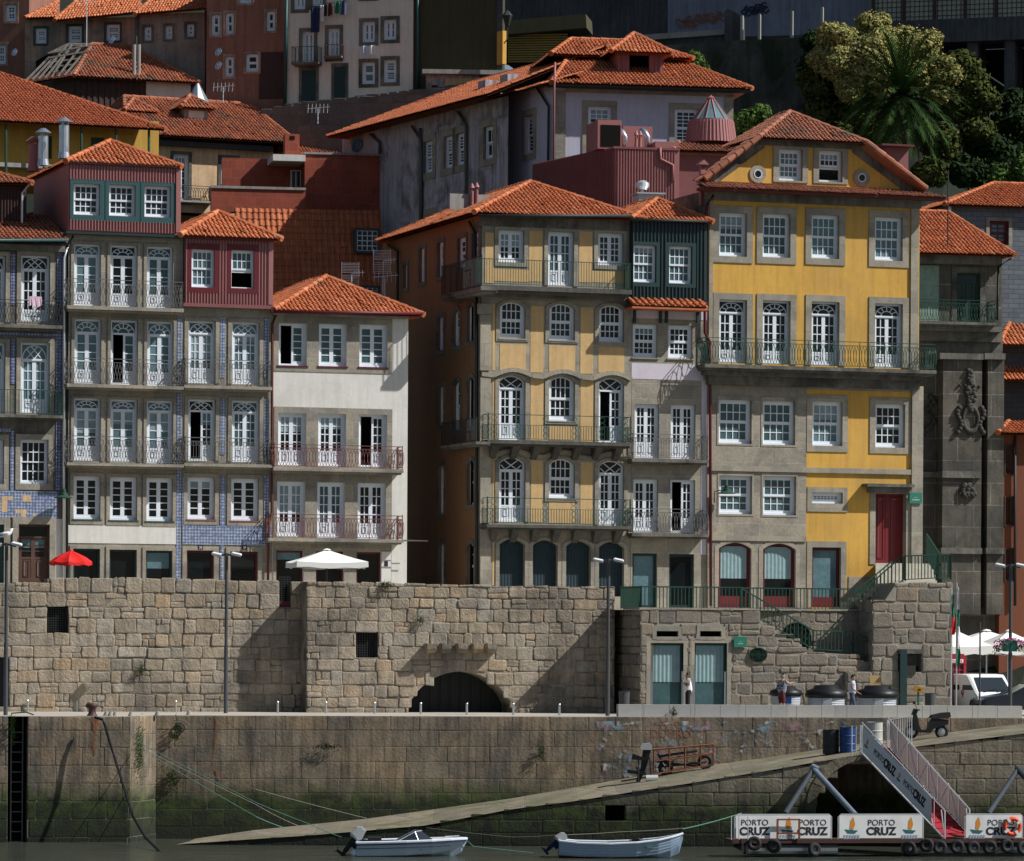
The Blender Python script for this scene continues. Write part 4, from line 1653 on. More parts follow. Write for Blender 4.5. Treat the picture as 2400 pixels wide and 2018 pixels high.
fa.corr(163, 384, 413, 425, 'metal_pink', 'cladding')
fa.corr(163, 519, 413, 543, 'metal_pink', 'cladding')
fa.panel([(164, 424, 412, 520)], 'teal_paint', .05, 'window_surround')
fa.band(413, 386, 424, 545, 'metal_pink', .1, 'corner_post')
fa.band(157, 381, 426, 388, 'metal_pink_dark', .14, 'gutter')
fa.band(246, 424, 248, 520, 'green_dark', .06, 'joint')
fa.band(329, 427, 331, 520, 'green_dark', .06, 'joint')
mb = MB()
ze = PLA.z(290, 384, -.1)
zr = PLA.z(238, 331, 2.35)
E, G = hip_roof(mb, PLA, fa.u0, fa.u1 - .15, 0, 6.4, ze, zr, .15)
mb.build('attic_roof', 'roof_bright', h.root, PLA.M)
for px, py, hgt, r, m in ((78, 402, 1.05, .2, 'metal_pink'), (101, 388, 1.15, .2, 'zinc'), (150, 372, 1.3, .2, 'zinc')):
 w = 3.6 - (px - 70) * .018
 u, z = PLA.uz(px, py, w)
 chimney_pipe(h.root, PLA.M @ T(u, w, z), hgt, r, m)

# ---------------------------------------------------------------- blue tiled house with a pink upper storey
h = House('tiled_house', 'two bay blue tiled house with a pink ribbed top floor and dark red window frames', PLH)
f = h.face(427, 716, 640, 1400, 'granite', zb=ZT - .1, closed=9)
for i, (a, b) in enumerate([(441, 505), (543, 608)]):
 o = i * 2.8
 f.win('two', a, 752 + o, b, 899 + o, 2, 4, tr=.2, trp='lattice', panel=.24, sur=(9, 7, 9, 0), glass=(2, 3)[i])
 f.win('two', a, 936 + o, b, 1080 + o, 2, 4, tr=.19, trp='lattice', panel=.25, sur=(9, 7, 9, 0), open='L' if i == 0 else None, glass=(0, 2)[i])
 f.win('two', a - 2, 1119 + o, b - 2, 1217.5 + o, 1, 5, sur=(9, 9, 9, 12), sill='metal_pink_dark', glass=0)
 f.win('shop', a - 4, 1290 + o, b - 4, 1395, 1, 1, sur=(10, 10, 10, 0), m='red_paint', glass=0, name='shop_window')
f.finish()
f.panel([(427, 1233, 636, 1277), (426, 1115, 430, 1233), (516, 745, 527, 885), (516, 935, 527, 1065), (516, 1115, 527, 1233), (619, 745, 630, 885), (619, 935, 630, 1065), (619, 1115, 630, 1233), (516, 1277, 523, 1358)], 'tile_blue', .03, name='tile_panel')
f.balcony(432, 638, 904, 916, 844, 'scroll', proj=.55, rm='iron_grey')
f.balcony(432, 638, 1087, 1098, 1027, 'scroll', proj=.55, rm='iron_grey')
mb = MB()
for px, s_ in ((470, '28'), (573, '26')):
 u, z = PLH.uz(px, 1283, -.04)
 mb.box(u - .1, u + .1, -.05, -.041, z - .08, z + .08)
pl_ = mb.build('number_plate', 'ink', h.root, PLH.M)
for px, s_ in ((470, '28'), (573, '26')):
 u, z = PLH.uz(px, 1283, -.05)
 text(s_, .13, 'banner_white', pl_, PLH.M @ T(u, -.055, z), 'house_number')
PLBU = PLH.back(0, -.22, 19)
fa = h.face(434, 553, 640, 719, 'metal_pink', PLBU, 'upper_wall', closed=8)
fa.win('sash', 448, 585, 502, 674, 4, 2, rec=.08, fw=.05, glass=3, st=.06)
fa.win('sash', 541, 587, 595, 676, 4, 2, rec=.08, fw=.05, glass=2, open='B', st=.06)
fa.finish()
fa.corr(434, 560, 640, 714, 'metal_pink', 'cladding')
fa.panel([(438, 571, 512, 686), (531, 573, 605, 688)], 'red_paint', .07, 'window_surround')
fa.band(429, 553, 642, 562, 'red_paint', .2, 'gutter')
fa.band(430, 713, 641, 721, 'metal_pink_dark', .1, 'ledge')
fa.band(630, 560, 640, 714, 'metal_pink', .08, 'corner_post')
mb = MB()
ze = PLBU.z(530, 554, -.35)
hip_roof(mb, PLBU, fa.u0, fa.u1, 0, 8, ze, PLBU.z(509, 497, 1.9), .28)
mb.build('roof', 'roof_bright', h.root, PLBU.M)

# ---------------------------------------------------------------- white house
h = House('white_house', 'white plastered house with red balconies and an orange hipped roof beside the alley', PLH)
f = h.face(640, 734, 955, 1400, 'plaster_white', zb=ZT - .1, closed=9)
CX = [(653, 719), (747, 812), (842, 908)]
for i, (a, b) in enumerate(CX):
 o = i * 1.8
 f.win('two', a, 758 + o, b, 857 + o, 1, 5, open='L' if i == 0 else None, sill='red_paint', glass=2, rec=.15)
 f.win('two', a - 1.5, 968 + o, b - 1.5, 1091.5 + o, 2, 4, panel=.24, open=None if i < 2 else 'L', glass=0)
 f.win('two', a - 4, 1129 + o, b - 4, 1259 + o, 2, 4, panel=.22, glass=(0, 2, 0)[i])
for i, (a, b) in enumerate([(647, 711), (740, 806), (835, 893)]):
 f.win('shop', a, 1290 + i * 2, b, 1395, 1, 1, m='red_paint', glass=0, name='shop_window')
f.finish()
f.panel([(641, 740, 919, 873), (641, 956, 918, 1400)], 'granite', .025, name='stone_facing')
f.balcony(641, 946, 1097, 1110, 1044, 'ovals', proj=.62, rm='iron_red')
f.balcony(629, 946, 1263, 1274, 1207, 'ovals', proj=.62, rm='iron_red')
mb = MB()
u0, z0, u1, z1 = f.rect(893, 1293, 915, 1400)
mb.box(u0, u1, -.06, -.03, z0, z1)
dp = mb.build('door_leaf', 'plaster_white', h.root, PLH.M)
mb = MB()
u0, z0, u1, z1 = f.rect(900, 1315, 908, 1327)
mb.box(u0, u1, -.075, -.062, z0, z1)
mb.build('notice', 'ink', dp, PLH.M)
mb = MB()
ze = PLH.z(800, 731, -.5)
zr = PLH.z(746, 648, 2.75)
hip_roof(mb, PLH, f.u0 + .35, f.u1, 0, 9, ze, zr, .5, wa=2.75)
mb.build('roof', 'roof_bright', h.root, PLH.M)
gutter(f, 641, 990, 730, 'red_paint', -.52, .07, drop=5)
f.band(642, 736, 956, 742, 'granite', .3, 'cornice')
f.pipe([(648, 735), (638, 760), (637, 1200), (630, 1230), (628, 1360)], .05, 'roof_edge')
mb = MB()
mb.tube([PLH.p(946, 1266, -.6), PLH.p(1003, 1268, -.6)], .018, 5)
mb.tube([PLH.p(946, 1268, -.45), PLH.p(990, 1268, -.45)], .014, 5)
mb.build('drying_pole', 'iron_grey', h.root, PLH.M)

# ---------------------------------------------------------------- ochre house
h = House('ochre_house', 'tall ochre house with arched white windows and long green balconies on the alley corner', PLH)
f = h.face(1127, 509, 1480, 1400, 'granite_trim', zb=ZT - .1, closed=0)
EX = [(1169, 1231), (1286, 1347), (1402.5, 1462)]
f.win('two', 1168, 539.5, 1228.5, 615, 2, 4, sur=(9, 7, 9, 9), glass=0)
f.win('two', 1284, 543.5, 1345, 671, 2, 4, panel=.24, sur=(9, 7, 9, 0), glass=2)
f.win('two', 1401, 546.5, 1461, 622, 2, 4, sur=(9, 7, 9, 9), glass=(1))
for i, (a, b) in enumerate([(1171, 1231), (1287, 1347), (1403.5, 1462)]):
 f.win('sash', a, 708 + i * 3.8, b, 793.5 + i * 4, 4, 2, arch=.2, sur=(9, 6, 9, 6), sill='granite_trim', glass=(0, 1, 0)[i])
for i, (a, b) in enumerate(EX):
 for y0, ym, y1, q in ((880, 984, 1031, 0), (1071.5, 1164, 1223, 1)):
  o = i * (2.8 if q == 0 else 4)
  if i == 1:
   f.win('sash', a, y0 + o, b, ym + o, 4, 2, arch=.22, sur=(9, 6, 9, 7), sill='granite_trim', glass=0, tr=.2)
  else:
   f.win('two', a, y0 + o, b, y1 + o, 2, 4, tr=.2, trp='cross', arch=.22, panel=.26, sur=(9, 6, 9, 0), glass=0, open='L' if (i == 2 and q == 0) else None)
for i, (a, b) in enumerate([(1170, 1229.5), (1248, 1306.5), (1326, 1384), (1403, 1462)]):
 f.win('shop', a, 1264 + i * 2.2, b, 1398, 1, 1, arch=.2, sur=(9, 6, 9, 0), m='green_dark', glass=0, name='arched_door', curtain=(0, 'curtain_teal'), rec=.2)
f.finish()
f.panel([(1137, 545, 1157, 665), (1240, 541, 1271, 660), (1357, 543, 1388, 662), (1157, 632, 1240, 660), (1388, 636, 1474, 663)], 'plaster_ochre', .012)
f.panel([(1243, 717, 1273.5, 873), (1360, 720, 1390, 876), (1171, 807, 1232, 868), (1286, 810, 1348, 871), (1402, 814, 1463, 874), (1154, 712, 1160, 868)], 'plaster_ochre', .012)
f.panel([(1243, 887, 1273.5, 1032), (1360, 890, 1390, 1035), (1286, 999, 1347, 1032), (1154, 890, 1160, 1030)], 'plaster_ochre', .012)
f.panel([(1244, 1079, 1272, 1224), (1360, 1083, 1388, 1228), (1286, 1177, 1347, 1226), (1154, 1080, 1160, 1226), (1154, 1260, 1158, 1372)], 'plaster_ochre', .012)
for y0, y1 in ((737, 868), (884, 1040), (1046, 1226), (1240, 1400)):
 f.band(1126, y0, 1150, y1, 'granite_trim', .12, 'pilaster')
f.band(1122, 712, 1154, 736, 'granite_trim', .2, 'pilaster_capital')
# wavy hood moulding above the doors
mb = MB()
xs = [1140]
pts = []
for i, (a, b) in enumerate(EX):
 pts += [(a - 14, 880 + i * 3.6)] + [(a - 14 + (b - a + 28) * k / 8, 880 + i * 3.6 - 13 * math.sin(math.pi * k / 8)) for k in range(1, 8)] + [(b + 14, 881 + i * 3.6)]
pts = [(1127, 877)] + pts + [(1478, 889)]
q = [PLH.uz(x, y, 0) for x, y in pts]
for a, b in zip(q, q[1:]):
 mb.bar(a, b, .17, -.15, 0)
mb.build('hood_moulding', 'granite_trim', h.root, PLH.M)
mb = MB()
for y0, o in ((1068, 3.6), (1262, 2.)):
 pts = [(1127, y0)]
 for i, (a, b) in enumerate(EX):
  pts += [(a - 14 + (b - a + 28) * k / 8, y0 + i * o - 12 * math.sin(math.pi * k / 8)) for k in range(0, 9)]
 pts.append((1478, y0 + 3 * o))
 q = [PLH.uz(x, y, 0) for x, y in pts]
 if o == 3.6:
  for a, b in zip(q, q[1:]):
   mb.bar(a, b, .16, -.1, 0)
mb.build('hood_moulding', 'granite_trim', h.root, PLH.M)
f.band(1124, 508, 1481, 535, 'granite_grey', .06, 'frieze')
f.balcony(1127, 1481, 673, 690, 612, 'bars', proj=.8, sm='granite_slab_dark', rm='iron_green', corb=0)
f.balcony(1143, 1481, 1034, 1047, 974, 'bars_low', proj=.8, sm='granite_slab_dark', rm='iron_green', corb=7)
f.balcony(1141, 1480, 1231, 1242, 1169, 'bars_low', proj=.7, sm='granite_slab_dark', rm='iron_green', corb=7)
f.band(1127, 690, 1480, 700, 'granite_grey', .3, 'cornice')
mb = MB()
ze = PLH.z(1300, 504, -.55)
zr = PLH.z(1264, 427, 3.2)
hip_roof(mb, PLH, f.u0, f.u1 - .1, 0, 12.2, ze, zr, .5, wa=3.2)
mb.build('roof', 'roof_bright', h.root, PLH.M)
gutter(f, 1122, 1480, 506, 'iron_dark', -.55, .07)
# alley side
PLE = PLH.back(f.u0, 0, -71)
us = 13.3
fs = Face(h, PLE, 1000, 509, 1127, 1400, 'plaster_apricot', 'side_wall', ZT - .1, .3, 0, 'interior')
fs.u0, fs.u1, fs.z1 = -us, 0., f.z1
z2 = lambda x, y: (600 + x * .28626, 505 + y * .28626)
for (x0, y0, x1, y1, ar) in ((1210, 405, 1242, 590, 0), (1340, 268, 1385, 545, 0), (1490, 218, 1538, 500, 0), (1655, 180, 1722, 430, 0), (1772, 140, 1828, 390, 0), (1490, 830, 1540, 1105, 0), (1617, 775, 1672, 1070, .2), (1732, 730, 1788, 1030, .2),
       (1495, 1400, 1540, 1720, 0), (1620, 1360, 1676, 1760, .2), (1733, 1325, 1788, 1740, .2)):
 a, b = z2(x0, y0)
 c, d = z2(x1, y1)
 fs.win('sash', a, b, c, d, 2, 2, arch=ar, glass=1, sur=3, sm='granite_grey', rec=.1)
for (x0, y0, x1, y1, ar) in ((1497, 285, 1543, 680, 0), (1735, 240, 1788, 605, .2), (1500, 920, 1545, 1300, 0), (1735, 920, 1788, 1300, .2)):
 a, b = 600 + x0 * .28626, 1010 + y0 * .28626
 c, d = 600 + x1 * .28626, 1010 + y1 * .28626
 fs.win('sash', a, b, c, d, 2, 2, arch=ar, glass=1, sur=3, sm='granite_grey', rec=.1)
fs.finish()
fs.panel([(1116, 520, 1126, 1390)], 'granite_grey', .05, 'corner_stone')
fs.balcony(1032, 1127, 682, 696, 612, 'bars', proj=.7, sm='granite_grey', rm='iron_dark', sides='l')
fs.balcony(1032, 1115, 1040, 1050, 985, 'bars', proj=.6, sm='granite_grey', rm='iron_dark', sides='l')
fs.pipe([(1100, 520), (1112, 545), (1112, 690)], .06, 'iron_dark')
fs.pipe([(910, 575), (932, 590), (932, 725)], .06, 'iron_dark', w=-.15)
fs.pipe([(1117, 690), (1117, 1380)], .06, 'iron_dark', w=-.1)
# flues and a skylight on its roof
mb = MB()
for px, py in ((1106, 480), (1117, 478)):
 u, z = PLH.uz(px, py + 8, 4.2)
 chimney_pipe(h.root, PLH.M @ T(u, 4.2, z), .7, .07, 'metal_pink')
u, z = PLH.uz(1100, 488, 4.5)
mb = MB()
mb.box(u - .9, u + .9, 4.3, 4.36, z - .1, z + .55)
mb.build('skylight', 'concrete', h.root, PLH.M)

# ---------------------------------------------------------------- narrow house with dark green cladding
h = House('narrow_house', 'narrow two bay house with a dark green ribbed top floor between ochre and yellow houses', PLH)
f = h.face(1480, 704, 1658, 1440, 'granite', zb=ZT - .1, closed=8)
for i in range(2):
 o = i * 2.
 a, b = ((1483, 1541), (1566, 1623))[i]
 f.win('sash', a, 760.5 + o, b, 838.5 + o, 4, 2, sill='granite', glass=0)
 a, b = ((1487.5, 1545), (1572, 1630))[i]
 f.win('two', a, 947 + o, b, 1073.5 + o, 2, 4, panel=.24, glass=0)
 a, b = ((1484, 1542.5), (1571, 1629))[i]
 f.win('two', a, 1123.5 + o * .7, b, 1247 + o * .7, 2, 4, panel=.22, glass=0, open='L' if i else None)
 a, b = ((1482, 1540), (1568, 1626.5))[i]
 f.win('shop', a, 1297 + o * .8, b, 1424, 1, 1, m='green_dark', glass=(3, 0)[i], name='shop_door', fw=.1)
f.finish()
f.panel([(1480, 853, 1648, 890), (1480, 728, 1658, 748)], 'plaster_mauve', .012)
f.panel([(1643, 890, 1656, 1300)], 'plaster_mauve', .012, 'wall_edge')
f.balcony(1482, 1661, 1076, 1088, 1019, 'scroll', proj=.62, sm='granite_grey', rm='iron_grey')
f.balcony(1482, 1661, 1250, 1262, 1193, 'ovals', proj=.62, sm='granite_grey', rm='iron_grey')
PLD = PLH.back(0, -.3, 19)
fa = h.face(1481, 516, 1657, 704, 'green_metal', PLD, 'upper_wall', closed=7)
fa.win('sash', 1483.5, 575, 1537, 662, 4, 2, rec=.08, fw=.05, glass=2, st=.06)
fa.win('sash', 1567, 577.5, 1621, 665, 4, 2, rec=.08, fw=.05, glass=2, st=.06)
fa.finish()
fa.corr(1481, 522, 1656, 702, 'green_metal', 'cladding', .15)
fa.panel([(1482, 567, 1545, 672), (1559, 569, 1630, 674)], 'green_dark', .07, 'window_surround')
mb = MB()
ze = PLD.z(1560, 514, -.3)
hip_roof(mb, PLD, fa.u0 + .1, fa.u1, 0, 6, ze, PLD.z(1541, 467, 1.75), .2)
mb.build('roof', 'roof_bright', h.root, PLD.M)
gutter(fa, 1480, 1658, 515, 'iron_dark', -.25, .06, drop=4)
mb = MB()
e0, e1 = PLH.p(1482, 716, -.95), PLH.p(1661, 721, -.95)
tiles(mb, [e0, e1, (e1[0], -.3, e1[2] + .33), (e0[0], -.3, e0[2] + .33)], tw=.26, h=.09)
mb.box(e0[0], e1[0], -.95, 0, e0[2] - .1, e0[2] - .03)
mb.build('canopy', 'roof_bright', h.root, PLH.M)
mb = MB()
for px in (1486, 1547, 1561, 1634):
 u, z = PLH.uz(px, 728, 0)
 mb.prism([(u - .05, z + .1), (u + .05, z + .1), (u + .05, z - .5), (u - .05, z - .5)], -.12, 0)
 mb.prism([(u - .05, z + .2), (u + .05, z + .2), (u + .05, z + .02), (u - .05, z + .02)], -.8, 0)
mb.build('canopy_bracket', 'green_dark', h.root, PLH.M)

# ---------------------------------------------------------------- yellow house
h = House('yellow_house', 'broad bright yellow house with granite window surrounds and a brown gabled roof', PLH)
f = h.face(1657, 455, 2153, 1440, 'plaster_yellow', zb=ZT - .1, closed=12)
f.side = 'granite_grey'
f.rv = 'granite_trim'
YX = [(1685, 1750), (1787, 1852), (1901.5, 1966.5), (2050, 2115)]
YO = [0, 2.5, 5, 10]
for i, (a, b) in enumerate(YX):
 o = YO[i]
 f.win('sash', a, 499 + o, b, 601 + o, 4, 2, sur=14, sm='granite_trim', glass=(2, 2, 3, 3)[i], rec=.17, st=.065)
 f.win('two', a, 702.5 + o * .95, b, 851.5 + o * 1.05, 2, 4, tr=.2, panel=.2, sur=(14, 14, 14, 0), sm='granite_trim', glass=0, rec=.17)
for (a, y0, b, y1, t) in ((1684, 937, 1761, 1040, 2), (1787, 940, 1863, 1043, 2), (1903.5, 941, 1974, 1045, 3), (2051, 947, 2120.5, 1049, 0)):
 f.win('sash', a, y0, b, y1, 4, 2, sur=(4, 8, 4, 4) if a < 1880 else 13, sm='granite_trim', glass=t, rec=.17)
f.win('sash', 1685, 1115, 1762, 1205, 4, 2, sur=(4, 8, 4, 4), sm='granite_trim', glass=2, rec=.17)
f.win('sash', 1788, 1116, 1865, 1207.5, 4, 2, sur=(4, 8, 4, 4), sm='granite_trim', glass=2, rec=.17)
f.win('one', 1902.5, 1154, 1974.5, 1180, 7, 2, sur=(11, 11, 11, 18), sm='granite_trim', glass=0)
f.win('two', 2051, 1157, 2123, 1323, 1, 1, panel=.985, sur=(13, 2, 13, 0), sm='granite_trim', m='red_door', name='door', rec=.3)
for (a, b, y) in ((1684, 1760, 1272), (1787.5, 1864, 1274)):
 f.win('shop', a, y, b, 1424, 1, 1, arch=.17, panel=.14, m='red_paint', glass=0, name='arched_window', sur=(10, 7, 10, 0), sm='granite_trim', fw=.14, pm='red_door', curtain=(.45, 'curtain_mint'))
f.win('shop', 1902.5, 1283, 1970, 1424, 1, 1, panel=.14, m='red_paint', glass=3, name='shop_window', sur=(12, 13, 13, 0), sm='granite_trim', fw=.12, pm='red_door')
f.finish()
f.panel([(1657, 905, 1889, 1440), (1889, 905, 2135, 916)], 'granite', .02, name='stone_facing')
f.panel([(1988, 1352, 2052, 1430)], 'granite', .03, name='plinth')
f.band(2135, 470, 2153, 905, 'granite_trim', .08, 'quoin')
f.band(2137, 905, 2163, 1430, 'granite_trim', .12, 'quoin')
f.band(1662, 470, 1671, 905, 'granite_trim', .06, 'quoin')
f.band(1664, 1096, 2160, 1108, 'granite_trim', .1, 'string_course')
f.band(1664, 1256, 1890, 1268, 'granite_trim', .08, 'string_course')
f.band(1655, 455, 2160, 478, 'granite_grey', .15, 'frieze')
f.balcony(1652, 2195, 860, 873, 799, 'ovals', proj=.95, sm='granite_grey', rm='iron_green')
f.band(1656, 873, 2160, 885, 'granite_grey', .6, 'cornice')
f.band(1660, 885, 2156, 907, 'granite_grey', .3, 'cornice')
f.band(2033, 1134, 2144, 1141, 'granite_grey', .55, 'door_hood')
f.band(2040, 1141, 2138, 1155, 'granite_grey', .38, 'door_hood')
# lower eave of tiles
mb = MB()
e0, e1 = PLH.p(1652, 441, -.85), PLH.p(2219, 459, -.85)
ez = (e0[2] + e1[2]) / 2
tiles(mb, [(e0[0], -.85, ez), (e1[0], -.85, ez), (e1[0] - .6, .1, ez + .30), (e0[0], .1, ez + .30)])
mb.build('eave', 'roof_brown', h.root, PLH.M)
f.band(1650, 449, 2221, 456, 'roof_edge', .82, 'gutter')
# attic gable
PLY = PLH.back(0, .15, 19)
gb = [PLY.uz(x, y) for x, y in ((1670, 428), (2160, 442), (2034, 331), (1782, 327))]
fa = Face(h, PLY, 1668, 325, 2160, 440, 'plaster_yellow', 'gable_wall', None, .3, 0, 'interior')
zl = (gb[0][1] + gb[1][1]) / 2
zt_ = (gb[2][1] + gb[3][1]) / 2
fa.rv = 'granite_trim'
fa.u0, fa.u1, fa.z0, fa.z1 = gb[3][0], gb[2][0], zl, zt_
fa.win('sash', 1825, 350, 1880.5, 423.5, 4, 2, sur=(13, 17, 13, 4), sm='granite_trim', glass=3, rec=.15)
fa.win('sash', 1919, 353, 1974, 426.5, 4, 2, sur=(13, 17, 13, 4), sm='granite_trim', glass=0, open='B', rec=.15)
L_, R_ = (gb[0][0], zl), (gb[1][0], zl)
mbw = fa.finish()
for q in ([L_, (gb[3][0], zl), (gb[3][0], zt_)], [(gb[2][0], zl), R_, (gb[2][0], zt_)]):
 mb = MB()
 mb.prism(q, 0, .3)
 mb.build('gable_end', 'plaster_yellow', h.root, PLY.M)
for px, py in ((1775.5, 408), (2019, 417)):
 mb = MB()
 u, z = PLY.uz(px, py)
 mb.m = 0
 mb.lathe([(.15, -.05), (.36, -.05), (.36, .02)], (u, 0, z), 22, axis='y')
 mb.m = 1
 mb.lathe([(.15, -.07), (.18, -.07), (.18, -.04), (.13, -.04), (.13, -.07)], (u, 0, z), 18, axis='y')
 mb.m = 2
 mb.lathe([(0, -.03), (.15, -.03)], (u, 0, z), 14, axis='y')
 mb.build('oculus', ['granite_trim', 'white_paint', 'glass_dark'], h.root, PLY.M)
mb = MB()
ov = -.55
D_ = 3.4
ap = PLY.uz(1869, 263, 1.9)
eL, eR = PLY.uz(1779, 324, ov), PLY.uz(2033, 330, ov)
ze = (eL[1] + eR[1]) / 2
vL, vR = PLY.uz(1652, 420, ov), PLY.uz(2172, 440, ov)
zv = (vL[1] + vR[1]) / 2
um = (eL[0] + eR[0]) / 2
A, B = (eL[0], ov, ze), (eR[0], ov, ze)
E = (um, 1.9, ap[1])
G = (um, D_, ap[1])
tiles(mb, [A, B, E])
# left and right slopes, a little steeper below
kL, kR = (vL[0], ov, zv), (vR[0], ov, zv)
tiles(mb, [(vL[0], .6, zv), kL, A, (eL[0], .6, ze)])
tiles(mb, [(eL[0], D_, ze), A, E, G])
tiles(mb, [kR, (vR[0], D_, zv), (eR[0], D_, ze), B])
tiles(mb, [B, (eR[0], D_, ze), G, E])
for a, b in ((A, E), (B, E), (E, G), (kL, A), (kR, B)):
 ridge(mb, a, b)
mb.poly([(vL[0], ov + .03, zv - .12), (vL[0] + .3, .2, zv - .12), (eL[0] + .3, .2, ze - .12), (eL[0], ov + .03, ze - .12)], (.3, .3))
mb.poly([(vR[0], ov + .03, zv - .12), (vR[0] - .3, .2, zv - .12), (eR[0] - .3, .2, ze - .12), (eR[0], ov + .03, ze - .12)], (.3, .3))
mb.build('roof', 'roof_brown', h.root, PLY.M)
fa.band(1782, 331, 2034, 345, 'granite_grey', .1, 'frieze')
for sgn, (v, e) in ((1, (vL, eL)), (-1, (vR, eR))):
 mb = MB()
 mb.bar((v[0] + sgn * .45, zv - .05), (e[0] + sgn * .35, ze - .2), .38, -.06, 0)
 mb.build('verge_stone', 'granite_grey', h.root, PLY.M)
# dormer and parapet on the far side
u, z = PLY.uz(2095, 350, 6)
mb = MB()
mb.box(u - .5, u + .5, 5.6, 7, z - 1.2, z + .05)
mb.m = 1
mb.box(u - .9, u + .6, 5.2, 7.3, z + .05, z + .13)
mb.build('dormer', ['metal_pink_dark', 'roof_edge'], h.root, PLY.M)
f.pipe([(1672, 458), (1657, 480), (1651, 520), (1652, 780), (1664, 800), (1666, 1420)], .06, 'red_paint', w=-.14)
mb = MB()
u, z = PLH.uz(1646, 430, .6)
mb.box(u - .1, u + .1, .5, .7, z - .9, z + .75)
mb.prism([(u - .22, z + .75), (u + .22, z + .75), (u, z + .95)], .4, .8)
mb.build('vent_stack', 'metal_pink', h.root, PLH.M)
# street name plate and camera
sg = thing('street_sign', 'green street name plate beside the tall red door', 'sign', PLH.M)
mb = MB()
u0, z0, u1, z1 = PLH.rect(2131, 1155, 2160, 1180, -.15)
mb.box(u0, u1, -.19, -.15, z0, z1)
mb.build('plate', 'sign_green', sg)
text('LARGO DO', .05, 'banner_white', sg, PLH.M @ T((u0 + u1) / 2, -.193, (z0 + z1) / 2 + .03), 'sign_lettering', width=.16)
text('TERREIRO', .07, 'banner_white', sg, PLH.M @ T((u0 + u1) / 2, -.193, (z0 + z1) / 2 - .07), 'sign_lettering', width=.34)
# wall lanterns


def wall_lantern(px, py, pl, w, label, side=1):
 u, z = pl.uz(px, py, w)
 t = thing('wall_lantern', label, 'lantern', pl.M @ T(u, w, z), 'bell shaped wall lanterns')
 mb = MB()
 mb.tube([(-.35 * side, .45, -.45), (-.35 * side, .45, .0), (-.2 * side, .3, .05), (0, .05, .0), (0, .05, -.05)], .022, 6)
 mb.build('bracket', 'iron_dark', t)
 mb = MB()
 mb.lathe([(.03, .28), (.09, .24), (.1, .12), (.15, .1), (.16, .02), (.36, -.06), (.36, -.09), (0, -.07)], n=16)
 mb.build('shade', 'green_door', t)
 return t


wall_lantern(1703, 1152, PLH, -.6, 'dark bell shaped lantern on the granite front of the yellow house')
wall_lantern(149, 1162, PLH, -.6, 'green bell shaped lantern between the two left houses', -1)
# ================================================================ terrace front with doors, stairs and buttress on the right
def green_rail(label, segs, pl, pat='bars', m='iron_green', pitch=.14, th=.021):
 """segs: (px, y_top, y_base, w) points"""
 t = thing('iron_railing', label, 'railing', pl.M)
 P_ = []
 for px, yt, yb, w in segs:
  u, zt = pl.uz(px, yt, w)
  P_.append((u, w, pl.z(px, yb, w), zt))
 for a, b in zip(P_, P_[1:]):
  mb = MB()
  railing(mb, [(a[0], a[1]), (b[0], b[1])], (a[2], b[2]), (a[3], b[3]), pat, pitch, th)
  mb.build('rail_section', m, t, pl.M)
 return t


tw_ = thing('terrace_wall', 'rough granite terrace front with two curtained teal doors and stepped stair wall', 'stone wall', PLB.M)


class Dummy:
 pass


dm = Dummy()
dm.root, dm.pl = tw_, PLB
f = Face(dm, PLB, 1500, 1428, 2050, 1660, 'stone_rubble', 'wall', None, .3, 0, 'interior')
for a, b, gx in ((1524, 1601, 0), (1627, 1703, 0)):
 f.win('shop', a, 1507, b, 1690, 1, 1, m='teal_dark', glass=2, name='glass_door', sur=(10, 11, 10, 0), sm='granite_trim', fw=.09, curtain=(.5, 'curtain_mint'), rec=.12)
wh = list(f.holes)
v1, v2 = PLB.rect(1538, 1479, 1589, 1492), PLB.rect(1640, 1479, 1690, 1492)
fu0, fu1 = PLB.u(1500, 1550), PLB.u(2052, 1550)
steps = [(1500, 1429), (1768, 1430), (1769, 1451), (1787, 1452), (1788, 1464), (1808, 1465), (1809, 1474), (1827, 1475), (1828, 1484), (1845, 1485), (1846, 1495), (1863, 1496), (1864, 1506), (1882, 1507), (1884, 1524), (1996, 1531), (1998, 1541), (2021, 1545), (2052, 1562)]
keep = [(h_[0] - .15, h_[1], h_[2] + .15, h_[3] + .17) for h_ in wh]
stone_wall('front_wall', '', PLB, fu0, fu1, -.3, prof_px(PLB, steps), keep + [(q[0] - .08, q[1] - .08, q[2] + .08, q[3] + .08) for q in (v1, v2)], 'stone_rubble', 'mortar_pale', .45, parent=tw_, rows=(.22, .5), wid=(.3, 1.0), gap=.035, bulge=.05, rough=2., cham=.045, split=.3)
mb = MB()
for v in (v1, v2):
 for a in ((v[0] - .15, v[2] + .15, v[3], v[3] + .17), (v[0] - .15, v[0], v[1] - .1, v[3]), (v[2], v[2] + .15, v[1] - .1, v[3]), (v[0], v[2], v[1] - .12, v[1])):
  mb.box(a[0], a[1], -.05, .1, a[2], a[3], (rnd.random() * 30, .2))
mb.build('vent_surround', 'granite_trim', tw_, PLB.M)
mb = MB()
mb.poly([(fu0, .5, -.3), (fu0 + 4.2, .5, -.3), (fu0 + 4.2, .5, 3.7), (fu0, .5, 3.7)])
mb.build('dark_interior', 'interior', tw_, PLB.M)
# left return, facing the old wall
PLBL = PLB.back(fu0, 0, -76)
mb = MB()
courses(mb, -3.4, .0, -.3, PLB.z(1500, 1429), rows=(.25, .5), wid=(.3, .9), gap=.03, bulge=.05, rough=1.4)
mb.m = 1
mb.box(-3.4, 0, .0, .5, -.3, PLB.z(1500, 1431))
mb.build('side_wall', ['stone_rubble', 'mortar_dark'], tw_, PLBL.M)
